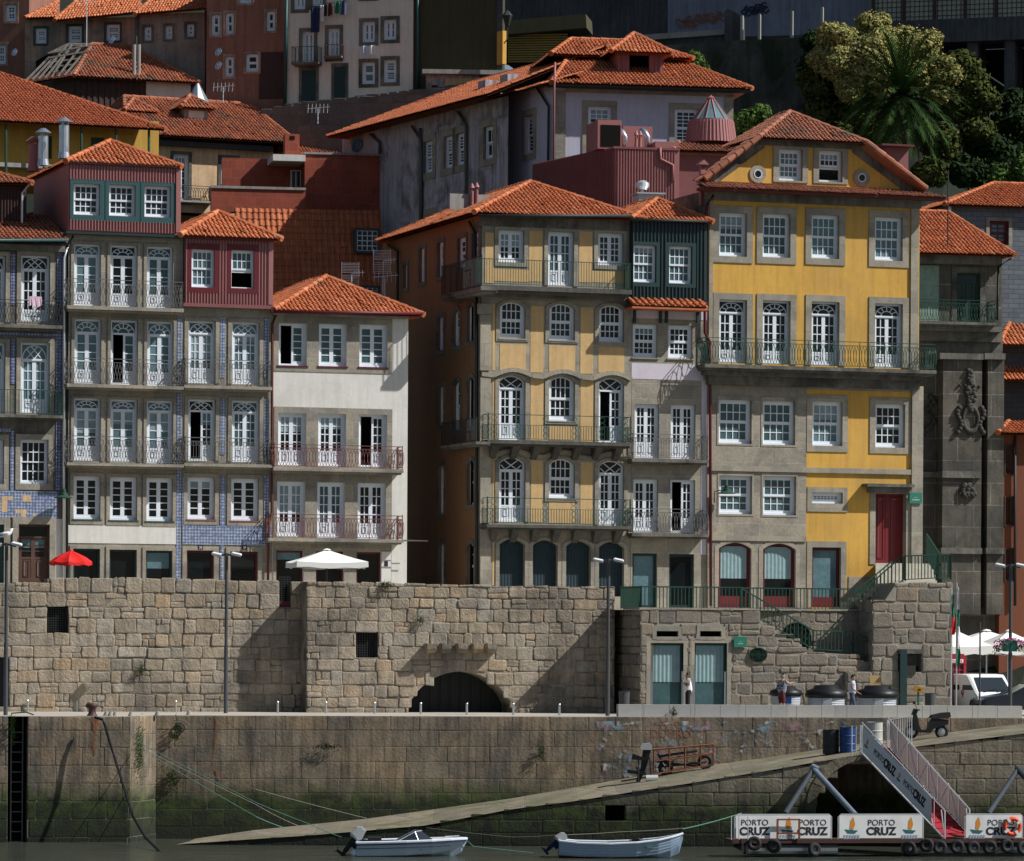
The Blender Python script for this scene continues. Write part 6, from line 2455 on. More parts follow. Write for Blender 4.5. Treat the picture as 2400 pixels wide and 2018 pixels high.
# long stained grey house running away up the lane
PG = Plane(1184, 188, -64)
h = House('grey_house', 'long stained grey house with a steep lane front and a sweeping orange roof', PG)
f = h.face(809, 300, 1184, 620, 'plaster_stained', closed=0)
f.u0, f.u1 = -19., 0.
f.z0, f.z1 = 3., PG.z(1184, 226)
for w in ((993, 331, 1015, 405, 's', 2, 4), (1041, 319, 1062, 394, 's', 2, 4), (1069, 312, 1089, 387, 's', 2, 4), (1134, 296, 1157, 372, 's', 2, 1), (1000, 505, 1018, 560, 's', 2, 2), (1045, 498, 1062, 550, 's', 2, 2)):
 f.win('sash', *w[:4], w[5], w[6], sur=7, sm='granite_trim', rec=.12, mu=.05)
f.finish()
zr = PG.z(1200, 168, 5.)
mb = MB()
ez = f.z1 - .02
tiles(mb, [(-18.2, -1.2, ez), (.2, -1.2, ez), (.2, 5., zr), (-14, 5., zr)])
tiles(mb, [(-18.2, 10, ez), (-18.2, -1.2, ez), (-14, 5., zr)])
ridge(mb, (-18.2, -1.2, ez), (-14, 5., zr))
ridge(mb, (-14, 5., zr), (.2, 5., zr))
mb.build('roof', 'roof_flat', h.root, PG.M)
for pts in ([(985, 300), (985, 560)], [(1073, 262), (1092, 295), (1092, 520)], [(965, 296), (987, 330), (987, 540)], [(868, 315), (889, 335), (889, 360)]):
 f.pipe(pts, .07, 'iron_grey')
for px, py in ((1140, 214), (1192, 200)):
 u, z = PG.uz(px, py, 1.2)
 mb = MB()
 mb.box(u - .5, u + .3, 1., 1.8, z - .3, z + .5)
 mb.build('dormer', 'plaster_stained', h.root, PG.M)


def dish(px, py, d, r, label, face=(-.6, -.8, .25), m='aluminium'):
 p = at(px, py, d)
 n = Vector(face).normalized()
 M = Matrix.Translation(p) @ n.to_track_quat('Z', 'Y').to_matrix().to_4x4()
 t = thing('satellite_dish', label, 'satellite dish', M, 'satellite dishes on the old houses')
 mb = MB()
 mb.lathe([(0, -.12 * r), (r * .5, -.08 * r), (r, .08 * r), (r, .1 * r), (r * .5, -.05 * r), (0, -.09 * r)], n=18)
 mb.build('dish', m, t, None, True)
 mb = MB()
 mb.tube([(0, -r, .05), (0, -.1 * r, r * .7)], .02, 5)
 mb.tube([(0, 0, -.1 * r), (0, -.2 * r, -.5 * r)], .03, 5)
 mb.build('dish_arm', 'iron_dark', t)


dish(839, 341, 199, .38, 'large grey satellite dish on the end of the long grey house', m='slate_dark')
dish(34, 123, 207, .2, 'white satellite dish on the rust red house at the top left corner')
dish(262, 94, 206, .2, 'white satellite dish above the derelict roof')
dish(512, 122, 203.5, .21, 'upper white satellite dish on the tall rust red house')
dish(512, 154, 203.3, .21, 'lower white satellite dish on the tall rust red house')


def aerial(px, py0, py1, d, label, kind=0):
 t = thing('tv_aerial', label, 'aerial', Matrix.Translation(at(px, py1, d)), 'television aerials on the roofs')
 hgt = (py1 - py0) * d / F
 mb = MB()
 mb.tube([(0, 0, 0), (0, 0, hgt)], .022, 5)
 mb.build('mast', 'aluminium', t)
 mb = MB()
 if kind == 0:
  mb.tube([(-.5, 0, hgt), (.55, 0, hgt + .1)], .015, 4)
  for i in range(6):
   x = -.45 + i * .18
   mb.tube([(x, -.2, hgt - .22), (x, .2, hgt + .25)], .011, 4)
 else:
  for s in (-1, 1):
   for i in range(7):
    z = hgt + s * (.06 + .07 * i)
    mb.tube([(-.42, .06 * i, z), (.3, .06 * i, z)], .010, 4)
  mb.tube([(-.42, 0, hgt - .5), (-.42, 0, hgt + .5)], .012, 4)
  mb.tube([(.3, 0, hgt - .5), (.3, 0, hgt + .5)], .012, 4)
  mb.tube([(0, 0, hgt), (.55, -.3, hgt + .05)], .016, 4)
  for i in range(4):
   mb.tube([(.1 + .12 * i, -.1 * i, hgt - .12), (.1 + .12 * i, -.1 * i, hgt + .14)], .010, 4)
 mb.build('antenna', 'aluminium', t)


aerial(203, 0, 108, 206, 'tall thin aerial mast above the derelict roof')
aerial(745, 255, 290, 190, 'aerial standing in front of the dark foundation wall')
aerial(523, 205, 240, 196, 'aerial left of the dark line of prongs over the worn roof')
aerial(824, 642, 690, 171, 'grid aerial behind the right side of the white house roof', 1)
aerial(898, 612, 690, 172, 'grid aerial in the alley left of the ochre house', 1)
aerial(902, 650, 720, 171.5, 'double bar aerial low in the alley left of the ochre house')

# ---------------------------------------------------------------- pale lilac house with the two tier roof
PU = Plane(1299, 186, 10)
h = House('lilac_house', 'pale lilac house with a two tier orange roof and a small roof dormer', PU)
f = h.face(1299, 206, 1718, 520, 'plaster_lilac', zb=3., closed=9)
f.win('sash', 1378, 249, 1433, 350, 3, 4, sur=13, sm='granite', glass=1)
f.win('sash', 1581, 255, 1637, 345, 3, 4, sur=13, sm='granite', glass=1)
f.finish()
f.panel([(1299, 212, 1325, 520)], 'granite', .04, 'corner_stone')
f.panel([(1325, 206, 1718, 222)], 'granite', .04, 'frieze')
f.panel([(1697, 222, 1718, 400)], 'granite', .04, 'corner_stone')
zE = PU.z(1530, 200, -.8)
u0, u1 = f.u0 - .3, f.u1 + .7
zT_ = PU.z(1480, 142, 3.6)
iu0, iu1 = PU.u(1330, 140, 3.6), PU.u(1600, 140, 3.6)
mb = MB()
A, B = (u0, -.8, zE), (u1, -.8, zE)
C2, D2 = (iu1, 3.6, zT_), (iu0, 3.6, zT_)
tiles(mb, [A, B, C2, D2])
tiles(mb, [B, (u1, 9.5, zE), (iu1, 7, zT_), C2])
tiles(mb, [(u0, 9.5, zE), A, D2, (iu0, 7, zT_)])
ridge(mb, A, D2)
ridge(mb, B, C2)
mb.build('lower_roof', 'roof_bright', h.root, PU.M)
f.band(1290, 203, 1760, 207, 'iron_dark', .75, 'gutter')
mb = MB()
zc = PU.z(1480, 128, 3.8)
mb.box(iu0 + .1, iu1 - .1, 3.7, 7, zT_ - .3, zc)
ribs(mb, iu0 + .1, iu1 - .1, zT_ - .3, zc, (), .25, .05, 3.7)
mb.build('clerestory', 'metal_pink_dark', h.root, PU.M)
mb = MB()
ze2 = PU.z(1430, 130, 3.)
hip_roof(mb, PU, iu0 - .2, iu1 - .3, 3.7, 7.2, ze2, PU.z(1400, 93, 5.3), .7, ru0=PU.u(1338, 92, 5.4), ru1=PU.u(1500, 92, 5.4), wa=5.4)
mb.build('upper_roof', 'roof_bright', h.root, PU.M)
du0, dz0, du1, dz1 = PU.rect(1447, 124, 1555, 176, 1.3)
mb = MB()
wallgrid(mb, du0, du1, dz0, dz1, [PU.rect(1475, 129, 1522, 169, 1.3)], 1.3, .2)
ribs(mb, du0, du1, dz0, dz1, [PU.rect(1473, 127, 1524, 171, 1.3)], .2, .04, 1.3)
mb.poly([(du0, 1.3, dz0), (du0, 1.3, dz1), (du0, 5, dz1), (du0, 5, dz0)])
mb.poly([(du1, 1.3, dz0), (du1, 5, dz0), (du1, 5, dz1), (du1, 1.3, dz1)])
mb.m = 1
mb.poly([(du0, 2.2, dz0), (du1, 2.2, dz0), (du1, 2.2, dz1), (du0, 2.2, dz1)])
dm_ = mb.build('dormer', ['metal_pink_dark', 'interior'], h.root, PU.M)
mb = MB()
hip_roof(mb, PU, du0, du1, 1.3, 6., dz1, PU.z(1486, 79, 2.9), .38, wa=2.8)
mb.build('dormer_roof', 'roof_bright', dm_, PU.M)
# its lane side
PUS = PU.back(f.u0, 0, -66)
fs = Face(h, PUS, 1184, 215, 1299, 520, 'plaster_lilac', 'side_wall', 3., .3, 0, 'interior')
fs.u0, fs.u1, fs.z1 = -6.6, 0, f.z1 + .25
fs.win('sash', 1230, 271, 1251, 361, 2, 4, sur=6, sm='granite_trim')
fs.finish()
mb = MB()
tiles(mb, [(-7., -.7, f.z1), (.3, -.7, f.z1), (.6, 1.2, f.z1 + .6), (-7, 1.2, f.z1 + .6)])
mb.build('side_eave', 'roof_bright', h.root, PUS.M)
f.pipe([(1301, 146), (1299, 205), (1297, 440)], .05, 'metal_pink', w=-.9)
fs.pipe([(1258, 205), (1286, 250), (1284, 440)], .06, 'iron_dark')

# ---------------------------------------------------------------- pink ribbed annex with roof plant and a glass cone
PN = Plane(1440, 176, 12)
h = House('pink_annex', 'pink ribbed metal annex with rooftop ducts and a glass cone on a drum', PN, 'annex')
f = h.face(1440, 347, 1592, 520, 'metal_pink', closed=5.5)
f.finish()
f.corr(1446, 350, 1585, 520, 'metal_pink', 'cladding', .12)
f.band(1438, 345, 1594, 350, 'metal_pink_dark', .1, 'coping')
PNS = PN.back(f.u0, 0, -62)
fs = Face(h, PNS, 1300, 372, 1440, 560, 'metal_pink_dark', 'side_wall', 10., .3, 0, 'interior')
fs.u0, fs.u1, fs.z1 = -7.4, 0, f.z1
fs.finish()
mb = MB()
ribs(mb, -7.4, 0, 10., f.z1, (), .14, .045, 0)
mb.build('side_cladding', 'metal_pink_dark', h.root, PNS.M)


def pbox(name, m, x0, y0, x1, y1, w, dp, op=None):
 u0, z0, u1, z1 = PN.rect(x0, y0, x1, y1, w)
 mb = MB()
 mb.box(u0, u1, w, w + dp, z0, z1)
 o = mb.build(name, m, h.root, PN.M)
 if op:
  a, b, c, d = PN.rect(*op, w)
  q = MB()
  q.box(a, c, w - .02, w + .01, b, d)
  q.build('duct_opening', 'interior', o, PN.M)
 return o


pbox('duct_housing', 'metal_pink', 1401, 281, 1457, 349, .8, 2.2, (1408, 293, 1454, 344))
pbox('duct_housing', 'metal_pink', 1460, 296, 1529, 349, 2.4, 1.5)
pbox('ribbed_box', 'metal_pink', 1536, 332, 1592, 349, .6, 2.)
for px in (1464, 1517):
 mb = MB()
 u, z = PN.uz(px, 346, 1.4)
 mb.tube([(u, 1.4, z), (u, 1.4, z + .45), (u - .06, 1.5, z + .66), (u - .2, 1.7, z + .8)], .13, 10)
 mb.build('elbow_duct', 'zinc', h.root, PN.M, True)
for px in (1491, 1500):
 u, z = PN.uz(px, 346, 1.)
 chimney_pipe(h.root, PN.M @ T(u, 1., z), .42, .07, 'metal_pink')
f.pipe([(1547, 346), (1548, 373), (1577, 387), (1577, 425)], .06, 'metal_pink')
mb = MB()
w = 2.6
uc, zc = PN.uz(1666, 336, w)
k = PN.depth(1666) / F
mb.lathe([(61 * k, 0), (53 * k, 52 * k), (53 * k, 54 * k), (0, 55 * k)], (uc, w, zc), 36)
for i in range(44):
 a = 2 * math.pi * i / 44
 p = [(uc + r * math.cos(a + s), w + r * math.sin(a + s), zc + z) for r, z, s in ((61.5 * k, 0, -.03), (62.5 * k, 0, 0), (61.5 * k, 0, .03), (53.5 * k, 52 * k, .03), (54.5 * k, 52 * k, 0), (53.5 * k, 52 * k, -.03))]
 mb.add(p, [(0, 1, 4, 5), (1, 2, 3, 4)])
mb.build('drum', 'metal_pink', h.root, PN.M)
mb = MB()
mb.lathe([(46 * k, 54 * k), (7 * k, 105 * k), (0, 105 * k)], (uc, w, zc), 12)
cone = mb.build('glass_cone', 'glass_pale', h.root, PN.M)
mb = MB()
for i in range(12):
 a = 2 * math.pi * i / 12
 mb.tube([(uc + 46.5 * k * math.cos(a), w + 46.5 * k * math.sin(a), zc + 54 * k), (uc + 7 * k * math.cos(a), w + 7 * k * math.sin(a), zc + 105.5 * k)], .03, 5)
mb.lathe([(8 * k, 104 * k), (10 * k, 108 * k), (2 * k, 113 * k), (0, 116 * k)], (uc, w, zc), 10)
mb.build('cone_rib', 'metal_pink', cone, PN.M)
mb = MB()
e0, e1 = PN.p(1578, 351, .4), PN.p(1800, 356, .4)
tiles(mb, [(e0[0], .4, e0[2]), (e1[0], .4, e0[2]), (e1[0], 2.2, e0[2] + .55), (e0[0] + .7, 2.2, e0[2] + .55)])
tiles(mb, [(e0[0], 4, e0[2]), (e0[0], .4, e0[2]), (e0[0] + .7, 2.2, e0[2] + .55)])
ridge(mb, (e0[0], .4, e0[2]), (e0[0] + .7, 2.2, e0[2] + .55))
mb.box(e0[0] + .1, e1[0], .6, 3.8, e0[2] - .16, e0[2] - .02)
mb.build('skirt_roof', 'roof_brown', h.root, PN.M)
pbox('lower_wall', 'metal_pink_dark', 1592, 355, 1800, 560, .7, 4)
mb = MB()
u, z = PN.uz(1511, 470, -.9)
mb.tube([(u - .1, -.9, z), (u - .1, -.9, z + .5)], .05, 6)
mb.lathe([(.2, .45), (.3, .6), (.28, .75), (.12, .85), (0, .87)], (u - .1, -.9, z), 14)
mb.build('vent_cowl', 'aluminium', h.root, PN.M)
u, z = PN.uz(1516, 468, -1.6)
mb = MB()
mb.box(u - .5, u + .45, -2.2, -1.2, z - .1, z + .18)
mb.box(u - .6, u + .65, -2.3, -1.1, z + .18, z + .24)
mb.build('roof_hatch', 'aluminium', h.root, PN.M)

# ---------------------------------------------------------------- red tiled modern block
PR_ = Plane(714, 200.3, 10)
h = House('red_block', 'modern block clad in red tiles with a roof terrace, half in shadow', PR_)
f = h.face(714, 362, 893, 500, 'wall_tile_red', closed=6)
f.finish()
f.band(712, 358, 895, 363, 'concrete', .06, 'coping')
PR2 = PR_.back(0, -1.6, 10)
f2 = h.face(495, 442, 716, 500, 'wall_tile_red', PR2, 'terrace_parapet', closed=.4)
f2.finish()
f2.band(494, 437, 717, 443, 'concrete', .06, 'coping')
mb = MB()
a, b, c, d = PR_.rect(520, 372, 714, 500, 1.4)
mb.box(a, c, 1.4, 1.6, b, d)
mb.build('terrace_back_wall', 'wall_tile_red', h.root, PR_.M)
mb = MB()
a, b, c, d = PR_.rect(681, 399, 705, 446, 1.35)
mb.box(a, c, 1.3, 1.4, b, d)
mb.m = 1
mb.box(a + .06, (a + c) / 2 - .03, 1.28, 1.3, b + .06, d - .06)
mb.box((a + c) / 2 + .03, c - .06, 1.28, 1.3, b + .06, d - .06)
mb.build('terrace_window', ['white_paint', 'glass_dark'], h.root, PR_.M)
mb = MB()
a, b, c, d = PR_.rect(640, 362, 716, 377, -1.)
mb.box(a, c, -1., 1.6, b, d)
mb.build('canopy_slab', 'plaster_white', h.root, PR_.M)
mb = MB()
a, b, c, d = PR_.rect(668, 314, 702, 364, .6)
mb.box(a, c, .6, 1.4, b, d)
mb.m = 1
mb.box((a + c) / 2 - .12, (a + c) / 2 + .12, .58, .62, d - .28, d - .1)
mb.build('chimney', ['wall_tile_red', 'interior'], h.root, PR_.M)
mb = MB()
tiles(mb, [PR2.p(545, 700, -1.9), PR2.p(893, 706, -1.9), PR2.p(893, 494, -.02), PR2.p(553, 488, -.02)], tw=.28)
mb.build('tiled_slope', 'roof_flat', h.root, PR2.M)
for x0, y0, x1, y1 in ((837, 541, 884, 588), (838, 675, 884, 700)):
 mb = MB()
 w = -1.25 if y0 < 600 else -2.1
 a, b, c, d = PR2.rect(x0, y0, x1, y1, w)
 mb.m = 2
 mb.box(a - .12, c + .12, w + .02, w + 1.2, b - .12, d + .12)
 mb.m = 0
 mb.box(a, c, w - .02, w + .02, b, d)
 mb.m = 1
 for i in range(4):
  for j in range(4):
   mb.box(a + (c - a) * (i + .1) / 4, a + (c - a) * (i + .9) / 4, w - .03, w - .02, b + (d - b) * (j + .1) / 4, b + (d - b) * (j + .9) / 4)
 mb.build('window', ['white_paint', 'glass_dark', 'slate_dark'], h.root, PR2.M)

# ---------------------------------------------------------------- dark walls, ruin and glazed hall at the top
def slab_wall(name, label, px, d, yaw, prof, y1, m, depth=1., cat='retaining wall'):
 pl = Plane(px, d, yaw)
 q = [pl.uz(x, y) for x, y in prof]
 z0 = pl.z(prof[0][0], y1)
 mb = MB()
 for a, b in zip(q, q[1:]):
  mb.prism([(a[0], z0), (b[0], z0), b, a], 0, depth)
 return tag(mb.build(name, m, None, pl.M), label, cat, kind='thing'), pl


slab_wall('retaining_wall', 'high dark stained retaining wall across the top of the hill', 1180, 244, -14, [(1100, -120), (1570, -120)], 260, 'concrete_dark', 2.)
slab_wall('retaining_wall', 'dark ivy stained retaining wall left of the blooming tree', 1600, 212, -14, [(1560, 106), (1700, 96), (1870, 88), (1990, 84)], 420, 'ivy_wall', 2.)
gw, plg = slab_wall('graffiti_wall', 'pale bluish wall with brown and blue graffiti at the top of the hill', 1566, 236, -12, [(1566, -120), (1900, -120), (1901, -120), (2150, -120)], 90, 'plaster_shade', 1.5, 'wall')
mb = MB()
for i in range(26):
 x, y = 1590 + i * 4.2, 55 + rnd.uniform(-8, 8) - i * .6
 r = rnd.uniform(3, 8)
 mb.tube([plg.p(x + r * math.cos(a) * rnd.uniform(.7, 1.2), y + r * 1.2 * math.sin(a), -.03) for a in [j * .8 for j in range(8)]], .035, 4)
mb.build('graffiti', 'ink_rust', gw, plg.M)
mb = MB()
for i in range(12):
 x, y = 1745 + i * 4.5, 30 + rnd.uniform(-10, 10) - i
 r = rnd.uniform(4, 9)
 mb.tube([plg.p(x + r * math.cos(a), y + r * math.sin(a) * rnd.uniform(.7, 1.2), -.03) for a in [j * .8 for j in range(8)]], .05, 4)
mb.build('graffiti', 'washing_blue', gw, plg.M)
t, pl = slab_wall('ledge_wall', 'dark wall with a long pale ledge under the graffiti', 1480, 228, -12, [(1470, 96), (1700, 82)], 230, 'concrete_dark', 1.5, 'wall')
mb = MB()
a, b = pl.uz(1475, 92), pl.uz(1700, 76)
mb.bar(a, b, .3, -.3, 0)
mb.build('ledge', 'concrete', t, pl.M)
pl = Plane(1700, 226, -12)
rt = thing('concrete_ruin', 'roofless concrete ruin with thin standing pillars on the hilltop', 'ruin', pl.M)
mb = MB()
q = [pl.uz(x, y) for x, y in ((1698, 150), (1742, 150), (1740, 38), (1706, 20), (1698, 26))]
mb.prism(q, 0, .8)
mb.build('gable_stub', 'concrete_dark', rt)
for x, y0, y1 in ((1738, 36, 97), (1779, 33, 92), (1855, 25, 84), (1926, 16, 68)):
 mb = MB()
 a, b, c, d = pl.rect(x - 3, y0, x + 3, y1 + 20, -.1)
 mb.box(a, c, -.15, .2, b, d)
 mb.build('pillar', 'concrete', rt, pl.M)
mb = MB()
q = [pl.uz(x, y) for x, y in ((1740, 160), (1960, 150), (1960, 62), (1850, 84), (1740, 96))]
mb.prism(q, .3, 1.)
mb.build('low_wall', 'concrete_dark', rt, pl.M)
h, f, pl = bhouse('louvre_building', 'low building with yellow slatted front under a flat concrete roof', 1190, 224, -8, 1184, 78, 1334, 200, 'interior', closed=4, cat='building')
mb = MB()
for i in range(12):
 a, b, c, d = pl.rect(1190, 80 + i * 5.6, 1330, 83.5 + i * 5.6, -.1)
 mb.box(a, c, -.12, 0, b, d)
mb.build('louvre', 'louvre_yellow', h.root, pl.M)
mb = MB()
mb.bar(pl.uz(1186, 70), pl.uz(1378, 54), .75, -.8, 2.)
mb.build('roof_slab', 'plaster_olive', h.root, pl.M)
# glazed hall on a concrete beam
PT = Plane(2089, 232, -17)
h = House('glazed_hall', 'long glazed hall on a dark concrete beam at the top right', PT, 'building')
z0, z1 = PT.z(2240, 46), PT.z(2240, -120)
u0, u1 = PT.u(2046, 0), PT.u(2480, 0)
mb = MB()
mb.box(u0, u1, .2, .4, z0, z1)
mb.build('glazing', 'frosted_glass', h.root)
mb = MB()
n = 6
for i in range(n + 1):
 q = u0 + (u1 - u0) * i / n
 mb.box(q - .08, q + .08, 0, .2, z0, z1)
for i in range(40):
 q = u0 + (u1 - u0) * i / 40
 mb.box(q - .012, q + .012, .15, .2, z0, z1)
for i in range(14):
 q = z0 + (z1 - z0) * i / 14
 mb.box(u0, u1, .15, .2, q - .012, q + .012)
mb.build('glazing_bar', 'rust_dark', h.root)
mb = MB()
mb.box(u0 - .4, u1, -.4, 3., z0 - 1.3, z0)
mb.build('beam', 'concrete_dark', h.root)
mb = MB()
for i in range(5):
 q = u0 + 1.5 + (u1 - u0) * i / 5
 mb.box(q - .3, q + .3, 0, 2.5, z0 - 8, z0 - 1.3)
mb.build('column', 'concrete_dark', h.root)
mb = MB()
mb.box(u0, u1, 3.2, 3.6, z0 - 12, z0 - 1.3)
mb.build('undercroft_dark', 'interior', h.root)  # black sheet standing in for the dark void under the beam

# ---------------------------------------------------------------- vegetation
def leaves(mb, c, r, n, size, squash=.85, inner=.55):
 c = Vector(c)
 for i in range(n):
  v = Vector((rnd.gauss(0, 1), rnd.gauss(0, 1), rnd.gauss(0, 1))).normalized()
  q = r * (inner + (1 - inner) * rnd.random() ** .5) * rnd.uniform(.85, 1.22)
  p = c + Vector((v.x * q, v.y * q, v.z * q * squash))
  nn = (v + Vector((rnd.uniform(-.7, .7), rnd.uniform(-.7, .7), rnd.uniform(-.4, .9)))).normalized()
  a = nn.cross(Vector((rnd.uniform(-1, 1), rnd.uniform(-1, 1), rnd.uniform(-1, 1)))).normalized()
  b = nn.cross(a)
  s = size * rnd.uniform(.6, 1.35)
  mb.add([tuple(p - a * s - b * s * .1), tuple(p + b * s * .45), tuple(p + a * s), tuple(p - b * s * .5)], [(0, 1, 2, 3)], (rnd.random() * 90, rnd.random() * 90))


def tree(name, label, base, blobs, m, n, size, trunk_r=.18, cat='tree', sub=7):
 """blobs: world (centre, radius); each is broken into smaller leaf clumps"""
 t = thing(name, label, cat, Matrix.Translation(base))
 b = Vector(base)
 mb, tb = MB(), MB()
 for c, r in blobs:
  c = Vector(c) - b
  for k in range(sub):
   v = Vector((rnd.gauss(0, 1), rnd.gauss(0, 1), rnd.gauss(0, 1))).normalized() * r * .62
   leaves(mb, c + v, r * rnd.uniform(.34, .55), int(n / sub), size)
  leaves(mb, c, r * .8, int(n * .35), size, 1., .2)
  mid = c * .45 + Vector((0, 0, -.2))
  tb.tube([(0, 0, 0), tuple(mid), tuple(c)], [trunk_r, trunk_r * .55, trunk_r * .2], 6)
 mb.build('crown', m, t)
 tb.build('trunk', 'bark', t)
 return t


def blob(px, py, rpx, d): return (at(px, py, d), rpx * d / F)


tree('blooming_tree', 'broad tree covered in pale yellow blossom behind the yellow house', at(2080, 330, 203),
 [blob(1960, 95, 54, 202), blob(2049, 66, 46, 204), blob(2028, 140, 64, 201), blob(2158, 118, 62, 203), blob(2208, 165, 44, 203), blob(2100, 140, 56, 202), blob(1975, 150, 50, 201), blob(2070, 110, 50, 203), blob(2190, 215, 34, 203), blob(1990, 205, 40, 201), blob(2060, 190, 44, 201), blob(2110, 95, 44, 204), blob(1925, 140, 36, 202), blob(2130, 175, 50, 202)], 'leaf_bloom', 5200, .095, .3)
tree('dark_tree', 'dark green tree below the blossom, left of the palm', at(1960, 400, 202), [blob(1935, 195, 62, 203), blob(1925, 265, 55, 202), blob(2010, 250, 60, 202), blob(2040, 320, 60, 200), blob(1960, 330, 50, 200)], 'leaf_olive', 2400, .16, .25)
tree('dark_tree', 'dark green tree right of the palm', at(2280, 420, 205), [blob(2265, 165, 55, 206), blob(2290, 235, 55, 205), blob(2240, 250, 55, 205), blob(2285, 310, 45, 204), blob(2200, 330, 60, 203), blob(2180, 400, 45, 200)], 'leaf_olive', 2200, .16, .25)
tree('dark_tree', 'dark bushy tree at the right edge above the slate house', at(2380, 420, 206), [blob(2372, 270, 62, 206), blob(2400, 330, 60, 206), blob(2330, 360, 55, 204), blob(2300, 420, 50, 202), blob(2250, 400, 45, 202)], 'leaf_dark', 1500, .16, .25)
tree('green_shrub', 'bright green shrub at the right edge on the slate house roof', at(2370, 450, 200), [blob(2350, 415, 36, 200), blob(2390, 400, 38, 200)], 'leaf_mid', 1400, .12, .12, 'shrub')
tree('green_shrub', 'green shrub beside the right side of the lilac house roof', at(1630, 190, 199), [blob(1628, 148, 30, 199), blob(1650, 165, 20, 199)], 'leaf_mid', 1100, .12, .1, 'shrub')
tree('green_shrub', 'loose green shrub behind the glass cone', at(1745, 340, 190), [blob(1745, 285, 36, 190), blob(1785, 270, 30, 190), blob(1770, 310, 25, 190)], 'leaf_mid', 1000, .12, .1, 'shrub')
tree('green_shrub', 'low dark green bush left of the long grey house roof', at(850, 330, 207), [blob(846, 300, 24, 207), blob(880, 292, 20, 207), blob(800, 305, 24, 208)], 'leaf_mid', 800, .12, .1, 'shrub')
tree('green_shrub', 'dark green ivy clump on the retaining wall', at(1900, 200, 208), [blob(1905, 100, 32, 208), blob(1890, 150, 30, 208)], 'leaf_dark', 900, .13, .1, 'shrub')

pb = at(2109, 400, 195)
t = thing('palm_tree', 'large palm with arching dark green fronds beside the blooming tree', 'palm', Matrix.Translation(pb))
pc = at(2112, 228, 195) - pb
mb = MB()
mb.tube([(0, 0, -1.5), (pc.x * .5, 0, pc.z * .5), (pc.x, 0, pc.z)], [.34, .3, .36], 10)
mb.build('trunk', 'bark', t)
mb = MB()
for i in range(120):
 az = i * 2.39996
 el = R(80) - R(128) * ((i + .5) / 120) ** .9 + rnd.uniform(-.12, .12)
 Ln = rnd.uniform(3.1, 3.9)
 p = Vector(pc)
 dirv = Vector((math.cos(az) * math.cos(el), math.sin(az) * math.cos(el), math.sin(el)))
 side = dirv.cross(Vector((0, 0, 1))).normalized()
 n = 22
 prev = p.copy()
 uvid = (rnd.random() * 60, rnd.random() * 60)
 for k in range(n):
  f_ = k / n
  dirv = (dirv + Vector((0, 0, -.028 - .030 * f_))).normalized()
  p2 = prev + dirv * (Ln / n)
  up = side.cross(dirv).normalized()
  mb.add([tuple(prev - side * .02), tuple(prev + side * .02), tuple(p2 + side * .018), tuple(p2 - side * .018)], [(0, 1, 2, 3)], uvid)
  lf = .52 * math.sin(math.pi * min(1, .12 + f_ * .86)) ** .6
  for s_ in (-1, 1):
   tip = p2 + (side * s_ * .62 + dirv * .75 + up * rnd.uniform(-.05, .3)).normalized() * lf + Vector((0, 0, -.05))
   wv = dirv * .075
   mb.add([tuple(prev - wv * .3), tuple(prev + wv * 1.6), tuple(tip)], [(0, 1, 2)], uvid)
  prev = p2
mb.build('crown', 'leaf_palm', t)
# ================================================================ things on the quay, the slipway and the river
def gd(px, py, z=0.):
 p = atz(px, py, z)
 if px < 320 and p.y < 140.8 + max(0, px - 100) * .0026:
  p = at(px, py, 140.8 + max(0, px - 100) * .0026)
  p.z = 0.
 return p


def sphere(mb, c, r, n=10, sq=(1, 1, 1)):
 b = len(mb.v)
 mb.lathe([(r * math.cos(a), r * math.sin(a) * sq[2]) for a in [math.pi * (i / 6 - .5) for i in range(7)]], c, n)


# ---- lamp posts
def lamp(px, yb, yt, d, label):
 p = at(px, yb, d)
 p.z = 0.
 hgt = at(px, yt, d).z
 t = thing('street_lamp', label, 'street lamp', Matrix.Translation(p), 'twin headed lamp posts on the quay')
 mb = MB()
 mb.tube([(0, 0, 0), (0, 0, hgt * .42)], .075, 10)
 mb.tube([(0, 0, hgt * .42), (0, 0, hgt)], .06, 10)
 mb.build('post', 'post_paint', t)
 mb = MB()
 mb.tube([(-.33, .1, hgt - .12), (0, 0, hgt - .04), (.33, -.1, hgt - .12)], .04, 6)
 mb.build('arm', 'post_paint', t)
 for s in (-1, 1):
  mb = MB()
  mb.xf = T(.36 * s, -.1 * s, hgt - .05, 0, .72) @ Matrix.Rotation(R(12), 4, 'Y') @ Matrix.Rotation(R(14), 4, 'X')
  mb.prism([(-.24, -.05), (.24, -.05), (.26, .02), (.2, .06), (-.2, .06), (-.26, .02)], -.16, .16)
  hd = mb.build('lamp_head', 'lamp_head', t)
  q = MB()
  q.xf = mb.xf
  q.box(-.2, .2, -.12, .12, -.062, -.052)
  q.build('lens', 'glass_pale', hd)
 return t


lamp(13, 1680, 1272, 141.5, 'lamp post with a gull on it at the left edge of the pier')
lamp(529, 1670, 1296, 147.2, 'lamp post in front of the wall left of the white parasol')
lamp(1424, 1677, 1310, 146.6, 'lamp post in front of the corner where the old wall meets the terrace front')
L4 = lamp(2367, 1672, 1322, 148.9, 'lamp post with flower boxes at the right edge of the quay')

